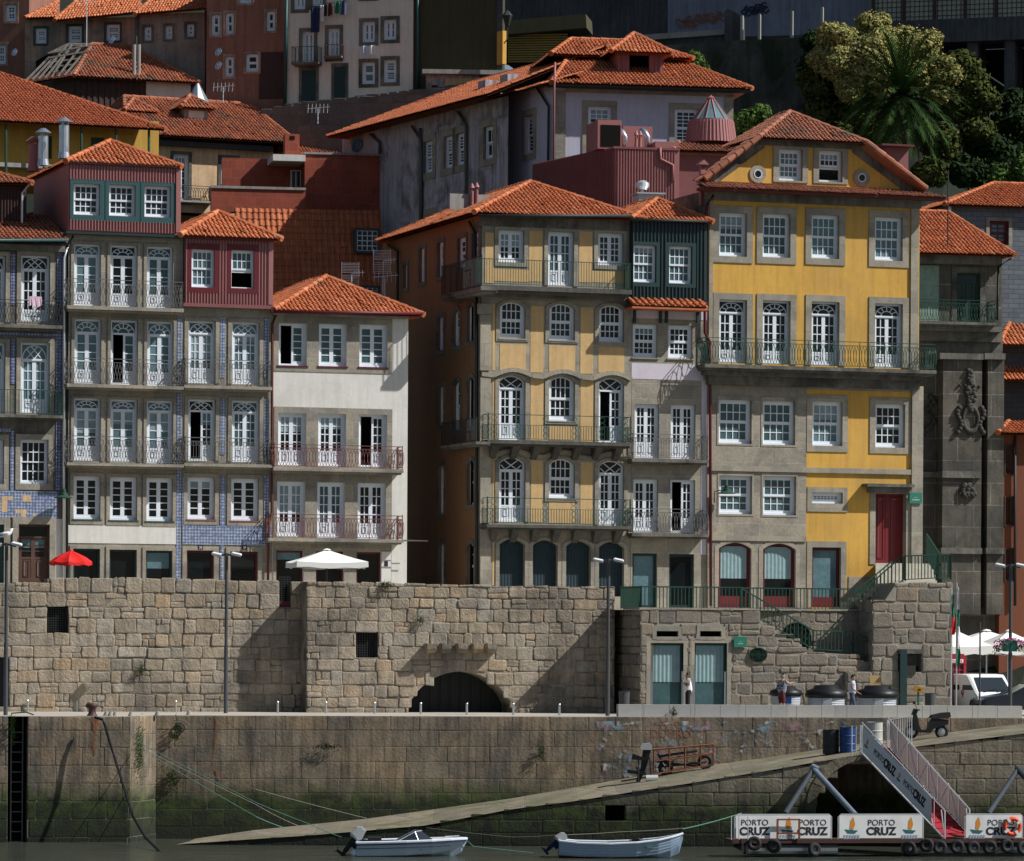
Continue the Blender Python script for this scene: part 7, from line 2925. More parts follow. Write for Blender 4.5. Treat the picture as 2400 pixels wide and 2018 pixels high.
# flower boxes on the right lamp
pk = at(2367, 1514, 148.8)
t = thing('flower_planter', 'green flower boxes with pink petunias strapped to the right lamp post', 'planter', Matrix.Translation(pk))
mb = MB()
for x in (-.16, .12):
 mb.prism([(x - .12, -.2), (x + .1, -.2), (x + .13, .2), (x - .15, .2)], -.3, -.08)
mb.build('box', 'sign_green', t)
mb = MB()
for i in range(420):
 a = rnd.uniform(-.62, .5)
 mb2 = Vector((a, rnd.uniform(-.35, .1), .18 + rnd.uniform(-.1, .14) - abs(a) * .25))
 leaves(mb, mb2, .05, 1, .045)
mb.build('flowers', 'flower_pink', t)
mb = MB()
for i in range(300):
 a = rnd.uniform(-.6, .5)
 leaves(mb, (a, rnd.uniform(-.3, .1), .08 + rnd.uniform(-.15, .1) - abs(a) * .35), .05, 1, .05)
mb.build('foliage', 'leaf_mid', t)


# ---- gulls
def gull(p, label, yaw, s=1.):
 t = thing('gull', label, 'gull', T(p, yaw=yaw, s=s))
 mb = MB()
 mb.tube([(-.3, 0, .16), (-.2, 0, .2), (-.05, 0, .24), (.1, 0, .27), (.17, 0, .34), (.19, 0, .42), (.24, 0, .44)], [.02, .07, .10, .09, .055, .055, .02], 8)
 mb.build('body', 'gull_white', t, None, True)
 mb = MB()
 for s_ in (-1, 1):
  mb.tube([(-.36, .02 * s_, .17), (-.2, .07 * s_, .24), (.06, .08 * s_, .27)], [.01, .06, .03], 6)
 mb.build('wing', 'gull_grey', t, None, True)
 mb = MB()
 mb.tube([(.24, 0, .43), (.31, 0, .41)], [.018, .006], 5)
 for s_ in (-1, 1):
  mb.tube([(.0, .03 * s_, .16), (.0, .03 * s_, 0)], .01, 4)
 mb.build('beak', 'beak', t)


gull(at(14, 1269, 141.5) + Vector((.0, 0, 0)), 'white gull standing on the lamp post at the left edge', 10)
gull(at(1166, 151, 207), 'white gull standing on the glass dome behind the grey house', 80)

# ---- steel bollards, concrete cones, mooring bollard
bpx = [(65, 1668), (180, 1668), (297, 1668), (412, 1669), (651, 1671), (764, 1672), (878, 1673), (986, 1674), (1094, 1675), (1203, 1676), (1311, 1677)]
blab = ['directly left of the low wall window', 'right of the low wall window', 'second left of the lamp post', 'nearest on the left of the lamp post', 'in the shade of the wall corner', 'under the grated window', 'just left of the arch', 'at the left side of the arch', 'in the middle of the arch', 'at the right side of the arch', 'last before the terrace front']
b0 = None
for (px, py), lb in zip(bpx, blab):
 M = Matrix.Translation(gd(px, py))
 lab = 'thin steel bollard on the quay ' + lb
 if b0 is None:
  b0 = thing('steel_bollard', lab, 'bollard', M, 'thin steel bollards along the quay')
  mb = MB()
  mb.lathe([(.04, 0), (.04, .40), (.03, .42), (0, .42)], n=10)
  mb.build('tube', 'steel', b0)
 else:
  dup(b0, M, lab)
c0 = None
for (px, py), lb in zip([(270, 1684), (307, 1681), (369, 1677), (443, 1675.5), (259, 1680), (249, 1677.5)],
      ['nearest the quay edge by the ropes', 'just right of the pier corner', 'between the pier corner and the stain', 'farthest right, above the rust stain', 'second from the mooring bollard', 'next to the mooring bollard']):
 M = Matrix.Translation(gd(px, py))
 lab = 'small concrete cone ' + lb
 if c0 is None:
  c0 = thing('concrete_cone', lab, 'bollard', M, 'small concrete cones on the quay edge')
  mb = MB()
  mb.lathe([(.11, 0), (.10, .03), (.045, .15), (0, .16)], n=14)
  mb.build('cone', 'concrete', c0)
 else:
  dup(c0, M, lab)
t = thing('mooring_bollard', 'rusty dark mooring bollard with a curled head on the pier edge', 'mooring bollard', Matrix.Translation(gd(216, 1685)))
mb = MB()
mb.lathe([(.2, 0), (.17, .04), (.13, .1), (.12, .24), (.17, .3), (.19, .36), (.16, .42), (0, .44)], n=18)
mb.tube([(0, 0, .34), (-.14, -.02, .36), (-.2, -.02, .3)], [.12, .11, .06], 10)
mb.build('iron_head', 'bollard_iron', t, None, True)


# ---- ropes
def rope(label, pts, r, m, cat='rope', sag=.0, name='mooring_rope'):
 P_ = []
 for a, b in zip(pts, pts[1:]):
  A, B = at(*a), at(*b)
  for i in range(8):
   f_ = i / 8
   P_.append(A.lerp(B, f_) - Vector((0, 0, sag * 4 * f_ * (1 - f_))))
 P_.append(at(*pts[-1]))
 mb = MB()
 mb.tube(P_, r, 6)
 return tag(mb.build(name, m), label, cat)


rope('thick dark hose running from the mooring bollard down the pier into the water', [(222, 1681, 140.), (242, 1687, 139.85), (262, 1755, 139.7), (312, 1914, 138.8), (340, 1962, 137), (384, 2005, 134)], .045, 'plastic_black', 'hose', name='hose')
rope('upper green rope stretched from the pier corner to the motorboat', [(324, 1739, 140.6), (600, 1881, 135), (735, 1935, 134), (800, 1962, 133.4)], .012, 'rope_green', sag=.02)
rope('middle pale rope stretched from the pier corner towards the slipway', [(330, 1752, 140.6), (600, 1886, 139.5), (674, 1925, 139.5), (760, 1957, 139.7)], .011, 'rope_grey', sag=.02)
rope('lower green rope stretched from the pier corner to the slipway foot', [(338, 1760, 140.8), (600, 1914, 137), (674, 1943, 138)], .012, 'rope_green', sag=.02)
rope('thin grey line stretched across the quay wall above the other ropes', [(440, 1800, 143), (600, 1850, 138), (860, 1918, 139)], .009, 'rope_grey', sag=.02)
rope('green rope from the bow of the rowing boat to the pontoon rail', [(1600, 1943, 133.2), (1738, 1906, 134.4)], .016, 'rope_green', sag=.03)
rope('grey rope lying along the rowing boat towards its stern', [(1602, 1941, 133.3), (1450, 1950, 133.2), (1306, 1957, 133), (1200, 1962, 134.5), (1000, 1940, 139.2)], .010, 'rope_grey', sag=.015)
rope('thin green line from the motorboat bow along the water to the right', [(1092, 1968, 133), (1110, 1984, 133.2), (1250, 1999, 133.2)], .010, 'rope_green')


# ---- plants on the walls
def tuft(label, px, py, w_, h_, pl, n, m='lawn_tuft', name='wall_plant'):
 u, z = pl.uz(px, py, -.08)
 k = pl.depth(px) / F
 mb = MB()
 for i in range(n):
  a, b = rnd.gauss(0, .35) * w_ * k, rnd.gauss(0, .35) * h_ * k
  p = Vector((u + a, -.06 - rnd.random() * .14, z + b))
  dv = Vector((rnd.uniform(-.6, .6), rnd.uniform(-.8, -.1), rnd.uniform(.1, 1.))).normalized() * rnd.uniform(.07, .2)
  sd = dv.cross(Vector((rnd.random(), rnd.random(), .3))).normalized() * .013
  mb.add([tuple(p - sd), tuple(p + sd), tuple(p + dv)], [(0, 1, 2)], (rnd.random() * 60, rnd.random() * 60))
 return tag(mb.build(name, m, None, pl.M), label, 'plant')


tuft('tall grassy weeds growing at the pier corner above the ropes', 322, 1765, 30, 90, PLPS, 420)
tuft('weedy tuft low on the quay wall under the crossing ropes', 405, 1825, 26, 36, PLQ, 240)
tuft('small weeds beside the iron mooring ring', 412, 1718, 16, 40, PLQ, 110)
tuft('weeds hanging in the ladder recess of the pier', 28, 1710, 10, 50, PLPI, 150)
tuft('dark weed tuft in a crack of the quay wall above the motorboat', 768, 1752, 50, 10, PLQ, 110, 'leaf_dark')
tuft('green weed in a joint of the quay wall near the rusty frame', 1268, 1765, 14, 26, PLQ, 90)
tuft('small weeds in a joint of the old wall below the left grated window', 330, 1572, 10, 20, PLW, 70)
tuft('small green weeds on top of the old wall near the cream parasol', 905, 1372, 24, 12, PLW2, 90)
tuft('weeds growing between the stones left of the corbels', 985, 1455, 12, 22, PLW2, 70)
tuft('weeds growing at the foot of the parapet', 1577, 1672, 10, 14, PLP, 70)

# ---- paint and stains on the quay wall
for m_, off, lab in (('old_paint', -.030, 'faded patches of pink and blue paint on the quay wall'), ('old_paint_pale', -.034, 'pale white and teal paint smears on the quay wall')):
 mb = MB()
 xs = [1395 + 50 * i for i in range(13)]
 for a, b in zip(xs, xs[1:]):
  q = [PLQ.uz(x, y, off) for x, y in ((a, 1834 - (a - 1395) * .155), (b, 1834 - (b - 1395) * .155), (b, 1690), (a, 1690))]
  mb.poly([(u_, off, z_) for u_, z_ in q])
 tag(mb.build('graffiti', m_, None, PLQ.M), lab, 'graffiti')
gl_ = thing('graffiti', 'faded rust coloured letters painted on the quay wall above the rusty frame', 'graffiti', PLQ.M @ T(*PLQ.p(1573, 1719, -.022)))
text('DOURO', .34, 'ink_rust', gl_, None, 'lettering', width=1.45, height=.30)
text('ROTA DO', .2, 'ink_rust', gl_, gl_.matrix_local @ T(-.05, 0, .36), 'lettering', width=1.1, height=.16)
WM[gl_.name] = gl_.matrix_local
mb = MB()
n = 14
vs = []
for i in range(n + 1):
 z = -.02 - 2.2 * i / n
 u = PLQ.u(500, 1690, -.04) + .1 * math.sin(i * .5) + i * .012
 w_ = .09 * (1 - i / n * .7)
 vs += [(u - w_ + rnd.uniform(-.015, .015), -.036, z), (u + w_ + rnd.uniform(-.015, .015), -.036, z)]
mb.add(vs, [(2 * i, 2 * i + 1, 2 * i + 3, 2 * i + 2) for i in range(n)])
st0 = mb.build('rust_stain', 'rust_stain', qw_, PLQ.M)
mb = MB()
vs = []
for i in range(9):
 z = -.02 - 1.3 * i / 8
 u = PLPI.u(222, 1700, -.04) + .02 * math.sin(i)
 w_ = .14 * (1 - i / 8 * .75)
 vs += [(u - w_, -.034, z), (u + w_, -.034, z)]
mb.add(vs, [(2 * i, 2 * i + 1, 2 * i + 3, 2 * i + 2) for i in range(8)])
mb.build('rust_stain', 'rust_stain', pr_, PLPI.M)


# ---- boats
def hull(L, beam, stations, ribs_=0):
 """stations: (x fraction, half beam fraction, gunwale z, chine half fraction, chine z, keel z)"""
 mb = MB()
 prof = []
 for x, hb, gz, cb, cz, kz in stations:
  b, c = hb * beam / 2, cb * beam / 2
  side = [(b, gz)]
  for k in range(1, ribs_ + 1):
   f_ = k / (ribs_ + 1)
   side += [(b + (c - b) * f_ + .012, gz + (cz - gz) * f_ + .012), (b + (c - b) * f_ - .004, gz + (cz - gz) * f_)]
  side += [(c, cz), (0, kz)]
  pts = side + [(-y, z) for y, z in reversed(side[:-1])]
  prof.append([(x * L, y, z) for y, z in pts])
 n = len(prof[0])
 mb.add([p for s in prof for p in s], [(i * n + j, i * n + j + 1, (i + 1) * n + j + 1, (i + 1) * n + j) for i in range(len(prof) - 1) for j in range(n - 1)])
 mb.poly(prof[0])
 return mb, prof


def gunwale(prof, r, up=0.):
 mb = MB()
 L_ = [(p[0][0], p[0][1], p[0][2] + up) for p in prof]
 R_ = [(p[-1][0], p[-1][1], p[-1][2] + up) for p in prof]
 mb.tube(L_, r, 6)
 mb.tube(R_, r, 6)
 mb.tube([L_[0], R_[0]], r, 6)
 return mb


def outboard(t, x, m, tilt, s=1., m2='plastic_black'):
 X = Matrix.Translation((x, 0, .42)) @ Matrix.Rotation(R(tilt), 4, 'Y') @ Matrix.Scale(s, 4)
 mb = MB()
 mb.xf = X
 mb.prism([(-.34, .12), (-.30, .42), (-.18, .52), (.02, .5), (.08, .2), (.04, .08), (-.28, .06)], -.15, .15)
 mb.prism([(-.32, .16), (-.27, .4), (-.16, .48), (0, .46), (.05, .2), (0, .1)], -.18, .18)
 o = mb.build('motor', m, t)
 q = MB()
 q.xf = X
 q.prism([(-.22, .06), (0, .06), (-.04, -.35), (-.18, -.35)], -.07, .07)
 q.prism([(-.2, -.35), (-.02, -.35), (-.06, -.62), (-.14, -.62)], -.035, .035)
 q.tube([(-.34, 0, -.58), (.06, 0, -.58)], [.05, .06], 8)
 for k in range(3):
  a = k * 2.09
  q.add([(-.36, .02 * math.cos(a), -.58 + .02 * math.sin(a)), (-.34, .14 * math.cos(a - .4), -.58 + .14 * math.sin(a - .4)), (-.38, .14 * math.cos(a + .4), -.58 + .14 * math.sin(a + .4))], [(0, 1, 2)])
 q.box(-.02, .12, -.1, .1, -.2, .1)
 q.build('motor_leg', m2, o)
 return o


d = 133.
p = at(836, 2003, d)
p.z = ZW
t = thing('motorboat', 'small white motorboat with a raised outboard motor moored at the slipway', 'boat', T(p, yaw=2))
Lb = 258 * d / F
st = [(0, .92, .44, .86, .02, -.14), (.2, .98, .46, .9, .03, -.15), (.45, 1., .49, .86, .05, -.15), (.68, .88, .52, .62, .10, -.14), (.85, .58, .55, .26, .2, -.08), (.95, .27, .56, .08, .33, .12), (1., .04, .56, .01, .5, .46)]
mb, pf = hull(Lb, 1.65, st)
h_ = mb.build('hull', 'boat_hull_blue', t)
mb = gunwale(pf, .045)
mb.add([(p_[0][0], p_[0][1], p_[0][2] + .01) for p_ in pf[3:]] + [(p_[-1][0], p_[-1][1], p_[-1][2] + .01) for p_ in pf[3:]], [(i, i + 1, i + 5, i + 4) for i in range(3)])
for i in range(3):
 a, b = pf[i], pf[i + 1]
 for sd in (0, -1):
  k = 1 if sd == 0 else -1
  mb.add([(a[sd][0], a[sd][1], a[sd][2] + .01), (b[sd][0], b[sd][1], b[sd][2] + .01), (b[sd][0], b[sd][1] - .22 * k, b[sd][2] + .01), (a[sd][0], a[sd][1] - .22 * k, a[sd][2] + .01)], [(0, 1, 2, 3)])
mb.build('deck', 'boat_white', t)
mb = MB()
x0, x1, x2 = Lb * .36, Lb * .56, Lb * .69
mb.add([(x1, -.62, .5), (x1, .62, .5), (x2, 0, .53), (x1 - .12, -.5, .79), (x1 - .12, .5, .79), (x1 + .1, 0, .8)], [(0, 2, 5, 3), (1, 4, 5, 2)])
mb.add([(x0, -.66, .48), (x1, -.62, .5), (x1 - .12, -.5, .79), (x0, .66, .48), (x1, .62, .5), (x1 - .12, .5, .79)], [(0, 1, 2), (3, 5, 4)])
mb.build('windscreen', 'car_glass', t)
mb = MB()
mb.tube([(x0, -.66, .48), (x1 - .12, -.5, .8), (x1 + .1, 0, .81), (x1 - .12, .5, .8), (x0, .66, .48)], .016, 6)
mb.tube([(x1 - .12, -.5, .8), (x1, -.62, .5)], .014, 5)
mb.tube([(Lb * .76, -.5, .55), (Lb * .8, -.45, .65), (Lb * .93, -.1, .66)], .012, 5)
mb.build('rail', 'aluminium', t)
mb = MB()
mb.poly([(.05, -.7, .2), (Lb * .6, -.7, .22), (Lb * .6, .7, .22), (.05, .7, .2)])
mb.box(Lb * .3, Lb * .38, -.5, .5, .2, .42)
mb.build('cockpit', 'boat_inside', t)
mb = MB()
mb = MB()
mb.tube([(p_[-1][0], p_[-1][1] - .012, p_[-1][2] - .07) for p_ in pf], .016, 5)
mb.tube([(p_[-1][0], p_[-1][1] - .006, p_[-1][2] - .19) for p_ in pf[:5]], .012, 5)
mb.build('hull_stripe', 'washing_blue', t)
mb = MB()
mb.tube([(.1, .1, .5), (.5, -.3, .5), (.9, .1, .47), (1.2, -.2, .5)], .03, 6)
mb.box(.35, .8, -.3, .2, .4, .6)
mb.build('cockpit_gear', 'cloth_dark', t)
outboard(t, -.02, 'engine_grey', 38, 1.0)
mb = MB()
sphere(mb, (-.06, -.55, .1), .13, 10)
mb.build('fender', 'cloth_white', t)

d = 132.6
p = at(1309, 1999, d)
p.z = ZW
t = thing('rowing_boat', 'clinker built pale blue rowing boat with a small outboard motor', 'boat', T(p, yaw=2))
Lb = 292 * d / F
st = [(0, .80, .56, .66, .10, -.06), (.15, .92, .50, .76, .06, -.08), (.4, 1., .48, .82, .04, -.09), (.62, .92, .52, .66, .06, -.08), (.8, .66, .60, .36, .14, -.05), (.9, .38, .68, .15, .24, .02), (.97, .12, .75, .03, .4, .15), (1., .03, .79, .01, .7, .62)]
mb, pf = hull(Lb, 1.45, st, 4)
mb.build('hull', 'boat_blue', t)
gunwale(pf, .035).build('gunwale', 'boat_white', t)
mb = MB()
ii = [(p_[0][0], p_[0][1] - .05, p_[0][2] - .04) for p_ in pf[:4]] + [(p_[-1][0], p_[-1][1] + .05, p_[-1][2] - .04) for p_ in pf[:4]]
mb.add(ii + [(x, y * .75, .18) for x, y, z in ii], [(i, i + 1, i + 9, i + 8) for i in range(3)] + [(i + 4, i + 12, i + 13, i + 5) for i in range(3)] + [(i + 8, i + 9, i + 13, i + 12) for i in range(3)])
mb.build('inside', 'boat_inside', t)
mb = MB()
for x in (.28, .5, .7):
 mb.box(Lb * x, Lb * x + .22, -.6, .6, .34, .38)
mb.build('bench', 'boat_inside', t)
mb = MB()
q = []
for x, hb, gz, cb, cz, kz in st[:4]:
 c = cb * 1.45 / 2
 q.append([(x * Lb, -c * 1.015 - .006, cz + .03), (x * Lb, -c * .7 - .006, (cz + kz) / 2 - .02), (x * Lb, c * 1.015 + .006, cz + .03), (x * Lb, c * .7 + .006, (cz + kz) / 2 - .02)])
mb.add([p_ for s in q for p_ in s], [(i * 4, i * 4 + 1, i * 4 + 5, i * 4 + 4) for i in range(3)] + [(i * 4 + 2, i * 4 + 6, i * 4 + 7, i * 4 + 3) for i in range(3)])
mb.build('red_bottom', 'boat_red', t)
mb = MB()
for i in range(60):
 mb.tube([(Lb * .62 + rnd.gauss(0, .1), rnd.uniform(-.3, .1), .55 + rnd.uniform(-.1, .06)), (Lb * .62 + rnd.gauss(0, .12), rnd.uniform(-.3, .1), .55 + rnd.uniform(-.1, .1))], .012, 4)
mb.build('net_pile', 'plastic_black', t)
o = outboard(t, -.02, 'engine_grey', 50, .78, 'washing_blue')


# ---- pontoon with banners
PLN = Plane(1715, 133.2, 10.)
pn = thing('pontoon', 'floating steel pontoon with white banners and a tubular rail', 'pontoon', PLN.M)
u0, u1 = PLN.u(1714, 1970), PLN.u(2520, 1970)
zd = PLN.z(2060, 1967)
mb = MB()
mb.box(u0, u1, -.02, 1.1, zd - .06, zd)
mb.box(u0, u1, -.06, -.02, zd - .12, zd + .01)
mb.build('deck', 'rust_dark', pn)
mb = MB()
for a, b in ((u0 + .6, u0 + 3.6), (u0 + 6., u1)):
 mb.tube([(a, .3, zd - .33), (b, .3, zd - .33)], .2, 12)
 mb.tube([(a, .9, zd - .33), (b, .9, zd - .33)], .2, 12)
mb.build('float', 'steel', pn)
zt = PLN.z(2060, 1909)


def sail_logo(parent, x, z, s, y=-.005):
 mb = MB()
 mb.m = 0
 mb.poly([(x - .06 * s, y, z - .02 * s), (x + .05 * s, y, z - .05 * s), (x + .11 * s, y, z + .12 * s), (x + .05 * s, y, z + .34 * s), (x - .03 * s, y, z + .22 * s)])
 mb.m = 1
 mb.poly([(x - .22 * s, y - .001, z - .03 * s), (x - .08 * s, y - .001, z - .05 * s), (x + .2 * s, y - .001, z - .07 * s), (x + .1 * s, y - .001, z - .16 * s), (x - .12 * s, y - .001, z - .15 * s)])
 mb.m = 2
 for k in range(2):
  for i in range(6):
   mb.box(x - .24 * s + i * .085 * s, x - .185 * s + i * .085 * s, y - .001, y, z - .27 * s - k * .1 * s, z - .2 * s - k * .1 * s)
 return mb.build('logo', ['ink_orange', 'ink_teal', 'ink_blue'], parent)


def words(parent, x, z, s, M=None, y=-.005):
 M0 = M or PLN.M
 text('PORTO', .2, 'ink', parent, M0 @ T(x, y, z + .145 * s), 'lettering', width=.90 * s, height=.19 * s, bold=.0)
 a = text('CRUZ', .3, 'ink', parent, M0 @ T(x, y, z - .135 * s), 'lettering', width=1.02 * s, height=.27 * s, bold=.012)
 return a


for x0, x1, wx, lx in ((1722, 1949, (1769, 1905), (1846,)), (1965, 2164, (2066,), (1996, 2132)), (2262, 2397, (2346,), (2290,))):
 a, b = PLN.u(x0, 1940), PLN.u(x1, 1940)
 n = 26
 mb = MB()
 vs = []
 ph = rnd.random() * 6
 for i in range(n + 1):
  q = a + .03 + (b - a - .06) * i / n
  for j in range(5):
   f_ = j / 4
   vs.append((q, .002 + .002 * math.sin(i * .9 + ph + j) + .001 * math.sin(i * .37 + 2 * j), zd + .04 + (zt - zd - .06) * f_))
 mb.add(vs, [(i * 5 + j, (i + 1) * 5 + j, (i + 1) * 5 + j + 1, i * 5 + j + 1) for i in range(n) for j in range(4)])
 bn = mb.build('banner', 'banner_white', pn, None, True)
 for w in wx:
  words(bn, PLN.u(w, 1940), PLN.z(w, 1938), 1.0)
 for w in lx:
  sail_logo(bn, PLN.u(w, 1940), PLN.z(w, 1941), 1.1)
 mb = MB()
 c = .08
 mb.tube([(a, .03, zd), (a, .03, zt - c), (a + c, .03, zt), (b - c, .03, zt), (b, .03, zt - c), (b, .03, zd)], .022, 6)
 mb.build('rail', 'aluminium', pn)
mb = MB()
for x in (1714, 1732, 1753):
 q = PLN.u(x, 1940, -.15)
 mb.tube([(q, -.15, zd), (q, -.15, zt - .02 + rnd.uniform(-.05, .05))], .016, 5)
mb.build('rail_post', 'aluminium', pn)
TY = [(1768, 1977, 17), (1814, 1983, 17), (1909, 1991, 17), (2131, 1988, 16), (2172, 1981, 16), (2203, 1986, 15.5), (2244, 1985, 15), (2281, 1987, 15), (2320, 1986, 15), (2360, 1982, 16), (2397, 1987, 15)]
tl_ = ['worn fender tyre at the left end of the pontoon', 'tilted fender tyre next to the left end of the pontoon', 'fender tyre below the rusty chair frame', 'fender tyre under the right sail logo of the middle banner', 'fender tyre hanging highest beside the gangway foot', 'fender tyre directly under the gangway foot', 'fender tyre under the red carpet', 'fender tyre right of the gangway foot', 'fender tyre under the right banner', 'fender tyre under the orange lifebuoy', 'fender tyre at the right edge under the banner end']
t0 = None
for (px, py, r), lb in zip(TY, tl_):
 u, z = PLN.uz(px, py, -.18)
 k = r * 134 / F
 M = PLN.M @ T(u, -.18, z, rnd.uniform(-25, 25)) @ Matrix.Rotation(R(rnd.uniform(-8, 8)), 4, 'X')
 if t0 is None:
  t0 = thing('fender_tyre', lb, 'tyre', M, 'old tyres hung on the pontoon as fenders')
  mb = MB()
  R0, r0 = .165, .075
  mb.ring((0, 0, 0), R0, r0, 26, 10)
  mb.build('rubber', 'rubber', t0, None, True)
  mb = MB()
  mb.lathe([(.10, .0), (.108, -.06), (.118, -.065), (.112, .0)], n=22, axis='y')
  mb.build('rim_edge', 'iron_grey', t0)
 else:
  dup(t0, M, lb)
t = thing('lifebuoy', 'orange lifebuoy with rope hanging on the right banner', 'lifebuoy', PLN.M @ T(*PLN.p(2373, 1937, -.09)))
mb = MB()
mb.ring((0, 0, 0), .255, .068, 28, 10)
mb.build('ring', 'ring_orange', t, None, True)
mb = MB()
for k in range(4):
 a = k * math.pi / 2 + .6
 mb.xf = Matrix.Rotation(-a, 4, 'Y')
 mb.box(.175, .33, -.074, .074, -.045, .045)
mb.xf = None
mb.build('band', 'banner_white', t)
t = thing('chair_frame', 'rust brown steel frame standing on the pontoon before the left banner', 'frame', PLN.M)
a, b = PLN.u(1822, 1940, -.1), PLN.u(1873, 1940, -.1)
za, zb = PLN.z(1848, 1919, -.1), PLN.z(1848, 1953, -.1)
for nm, q in (('upright', ((a - .03, a + .03, zd, za), (b - .03, b + .03, zd, za))), ('cross_bar', ((a, b, za - .05, za), (a, b, zb - .03, zb + .03)))):
 for x0, x1, z0, z1 in q:
  mb = MB()
  mb.box(x0, x1, -.14, -.09, z0, z1)
  mb.build(nm, 'rust', t)

# ---- gangway
T0, B0, T1, B1 = at(2020, 1764, 139.6), at(2214, 1966, 134.4), at(2080, 1752, 140.2), at(2272, 1962, 135.0)
gw_ = thing('gangway', 'steep metal gangway with bannered rails and a red carpet', 'gangway', Matrix.Translation(T0))
o_ = T0.copy()
rel = lambda v: v - o_
up = Vector((0, 0, 1.02))
mb = MB()
for a, b in ((T0, B0), (T1, B1)):
 mb.tube([rel(a), rel(b)], .045, 6)
mb.build('stringer', 'aluminium', gw_)
mb = MB()
for a, b in ((T0, B0), (T1, B1)):
 mb.tube([rel(a), rel(a) + up, rel(b) + up * .9, rel(b)], .026, 6)
 for i in range(1, 8):
  f_ = i / 8
  q = rel(a.lerp(b, f_))
  mb.tube([q, q + up], .014, 5)
  q2 = rel(a.lerp(b, f_ - .125))
  mb.tube([q2 + up, q] if i % 2 else [q2, q + up], .014, 5)
for a in (B0, B1):
 mb.tube([rel(a), rel(a) + Vector((-.12, 0, .95))], .022, 5)
mb.build('handrail', 'aluminium', gw_)
mb = MB()
cc = [rel(T0) + Vector((0, 0, .05)), rel(T1) + Vector((0, 0, .05)), rel(B1) + Vector((0, 0, .05)), rel(B0) + Vector((0, 0, .05))]
mb.add([tuple(x) for x in cc], [(0, 1, 2, 3)])
for i in range(16):
 f_ = (i + .5) / 16
 mb.tube([cc[0].lerp(cc[3], f_) + Vector((0, 0, .02)), cc[1].lerp(cc[2], f_) + Vector((0, 0, .02))], .016, 4)
mb.build('carpet', 'red_carpet', gw_)
for a, b, fr_ in ((T0, B0, (.02, .86)), (T1, B1, (.03, .97))):
 e = (b - a).normalized()
 nrm = Vector((e.y, -e.x, 0)).normalized()
 if nrm.y > 0: nrm = -nrm
 off = nrm * (.045 if a is T0 else -.03)
 p0, p1 = rel(a.lerp(b, fr_[0])) + off, rel(a.lerp(b, fr_[1])) + off
 mb = MB()
 mb.add([tuple(p0 + Vector((0, 0, .08))), tuple(p1 + Vector((0, 0, .08))), tuple(p1 + up * .92), tuple(p0 + up * .95)], [(0, 1, 2, 3)])
 sg_ = mb.build('side_banner', 'banner_white' if a is T0 else 'banner_tan', gw_)
 if a is T0:
  zz = e.cross(nrm).normalized()
  if zz.z < 0: zz = -zz
  yv = -nrm
  for f_, kind in ((.07, 1), (.25, 'PORTO'), (.405, 'CRUZ'), (.54, 1), (.68, 'PORTO'), (.83, 'CRUZ')):
   c = o_ + p0.lerp(p1, f_) + Vector((0, 0, .53)) + nrm * .012
   M = Matrix(((e.x, yv.x, zz.x, c.x), (e.y, yv.y, zz.y, c.y), (e.z, yv.z, zz.z, c.z), (0, 0, 0, 1)))
   if kind == 1:
    mb = MB()
    mb.m = 0
    mb.poly([(-.05, 0, -.05), (.06, 0, -.02), (.02, 0, .2), (-.04, 0, .1)])
    mb.m = 1
    mb.poly([(-.15, 0, -.07), (.15, 0, -.09), (.08, 0, -.15), (-.1, 0, -.15)])
    mb.build('logo', ['ink_orange', 'ink_teal'], sg_, M)
   else:
    text(kind, .3, 'ink', sg_, M, 'lettering', width=.76 if kind == 'PORTO' else .86, height=.21 if kind == 'PORTO' else .33, bold=0 if kind == 'PORTO' else .014)

# ---- mooring pipes against the slipway wall


def pipe_thing(label, segs, m='steel_dark'):
 mb = MB()
 for a, b, r in segs:
  mb.tube([at(*a), at(*b)], r, 12)
 return tag(mb.build('mooring_boom', m), label, 'mooring boom')


pipe_thing('grey steel boom slanting from the slipway wall to the middle banner', [((1906, 1802, 139.9), (2005, 1911, 135.), .10), ((1904, 1798, 139.9), (1918, 1806, 139.7), .13)], 'boom_grey')
pipe_thing('dark steel boom slanting left from the slipway wall to the left banner', [((1906, 1804, 139.9), (1840, 1908, 136.5), .09)])
pipe_thing('dark steel boom at the right edge above the lifebuoy', [((2386, 1803, 139.2), (2316, 1908, 136.), .09), ((2384, 1802, 139.2), (2440, 1862, 137.), .10)])

# ---- barriers, drums, scooter on the slipway


def zramp(px, f_):
 """world point on the slipway: f_ 0 at the outer edge, 1 at the quay wall"""
 uf = PLR.u(px, 1800)
 p = PLR.M @ Vector((uf, 0, ftop(uf)))
 ub_ = PLQ.u(px, 1800)
 q = PLQ.M @ Vector((ub_, 0, min(btop(ub_), ftop(uf) + .35)))
 return p.lerp(q, f_)


def drum(label, px, f_, m, r=.285, hgt=.86):
 p = zramp(px, f_)
 t = thing('oil_drum', label, 'drum', T(p, yaw=rnd.uniform(0, 90)), 'oil drums on the slipway')
 mb = MB()
 pr = [(r * .97, 0), (r, .02)]
 for z in (.28, .56):
  pr += [(r, hgt * z / .86 - .03), (r + .018, hgt * z / .86), (r, hgt * z / .86 + .03)]
 pr += [(r, hgt - .02), (r + .012, hgt), (r - .02, hgt), (r - .03, hgt - .03), (0, hgt - .03)]
 mb.lathe(pr, n=26)
 mb.build('shell', m, t)
 return t


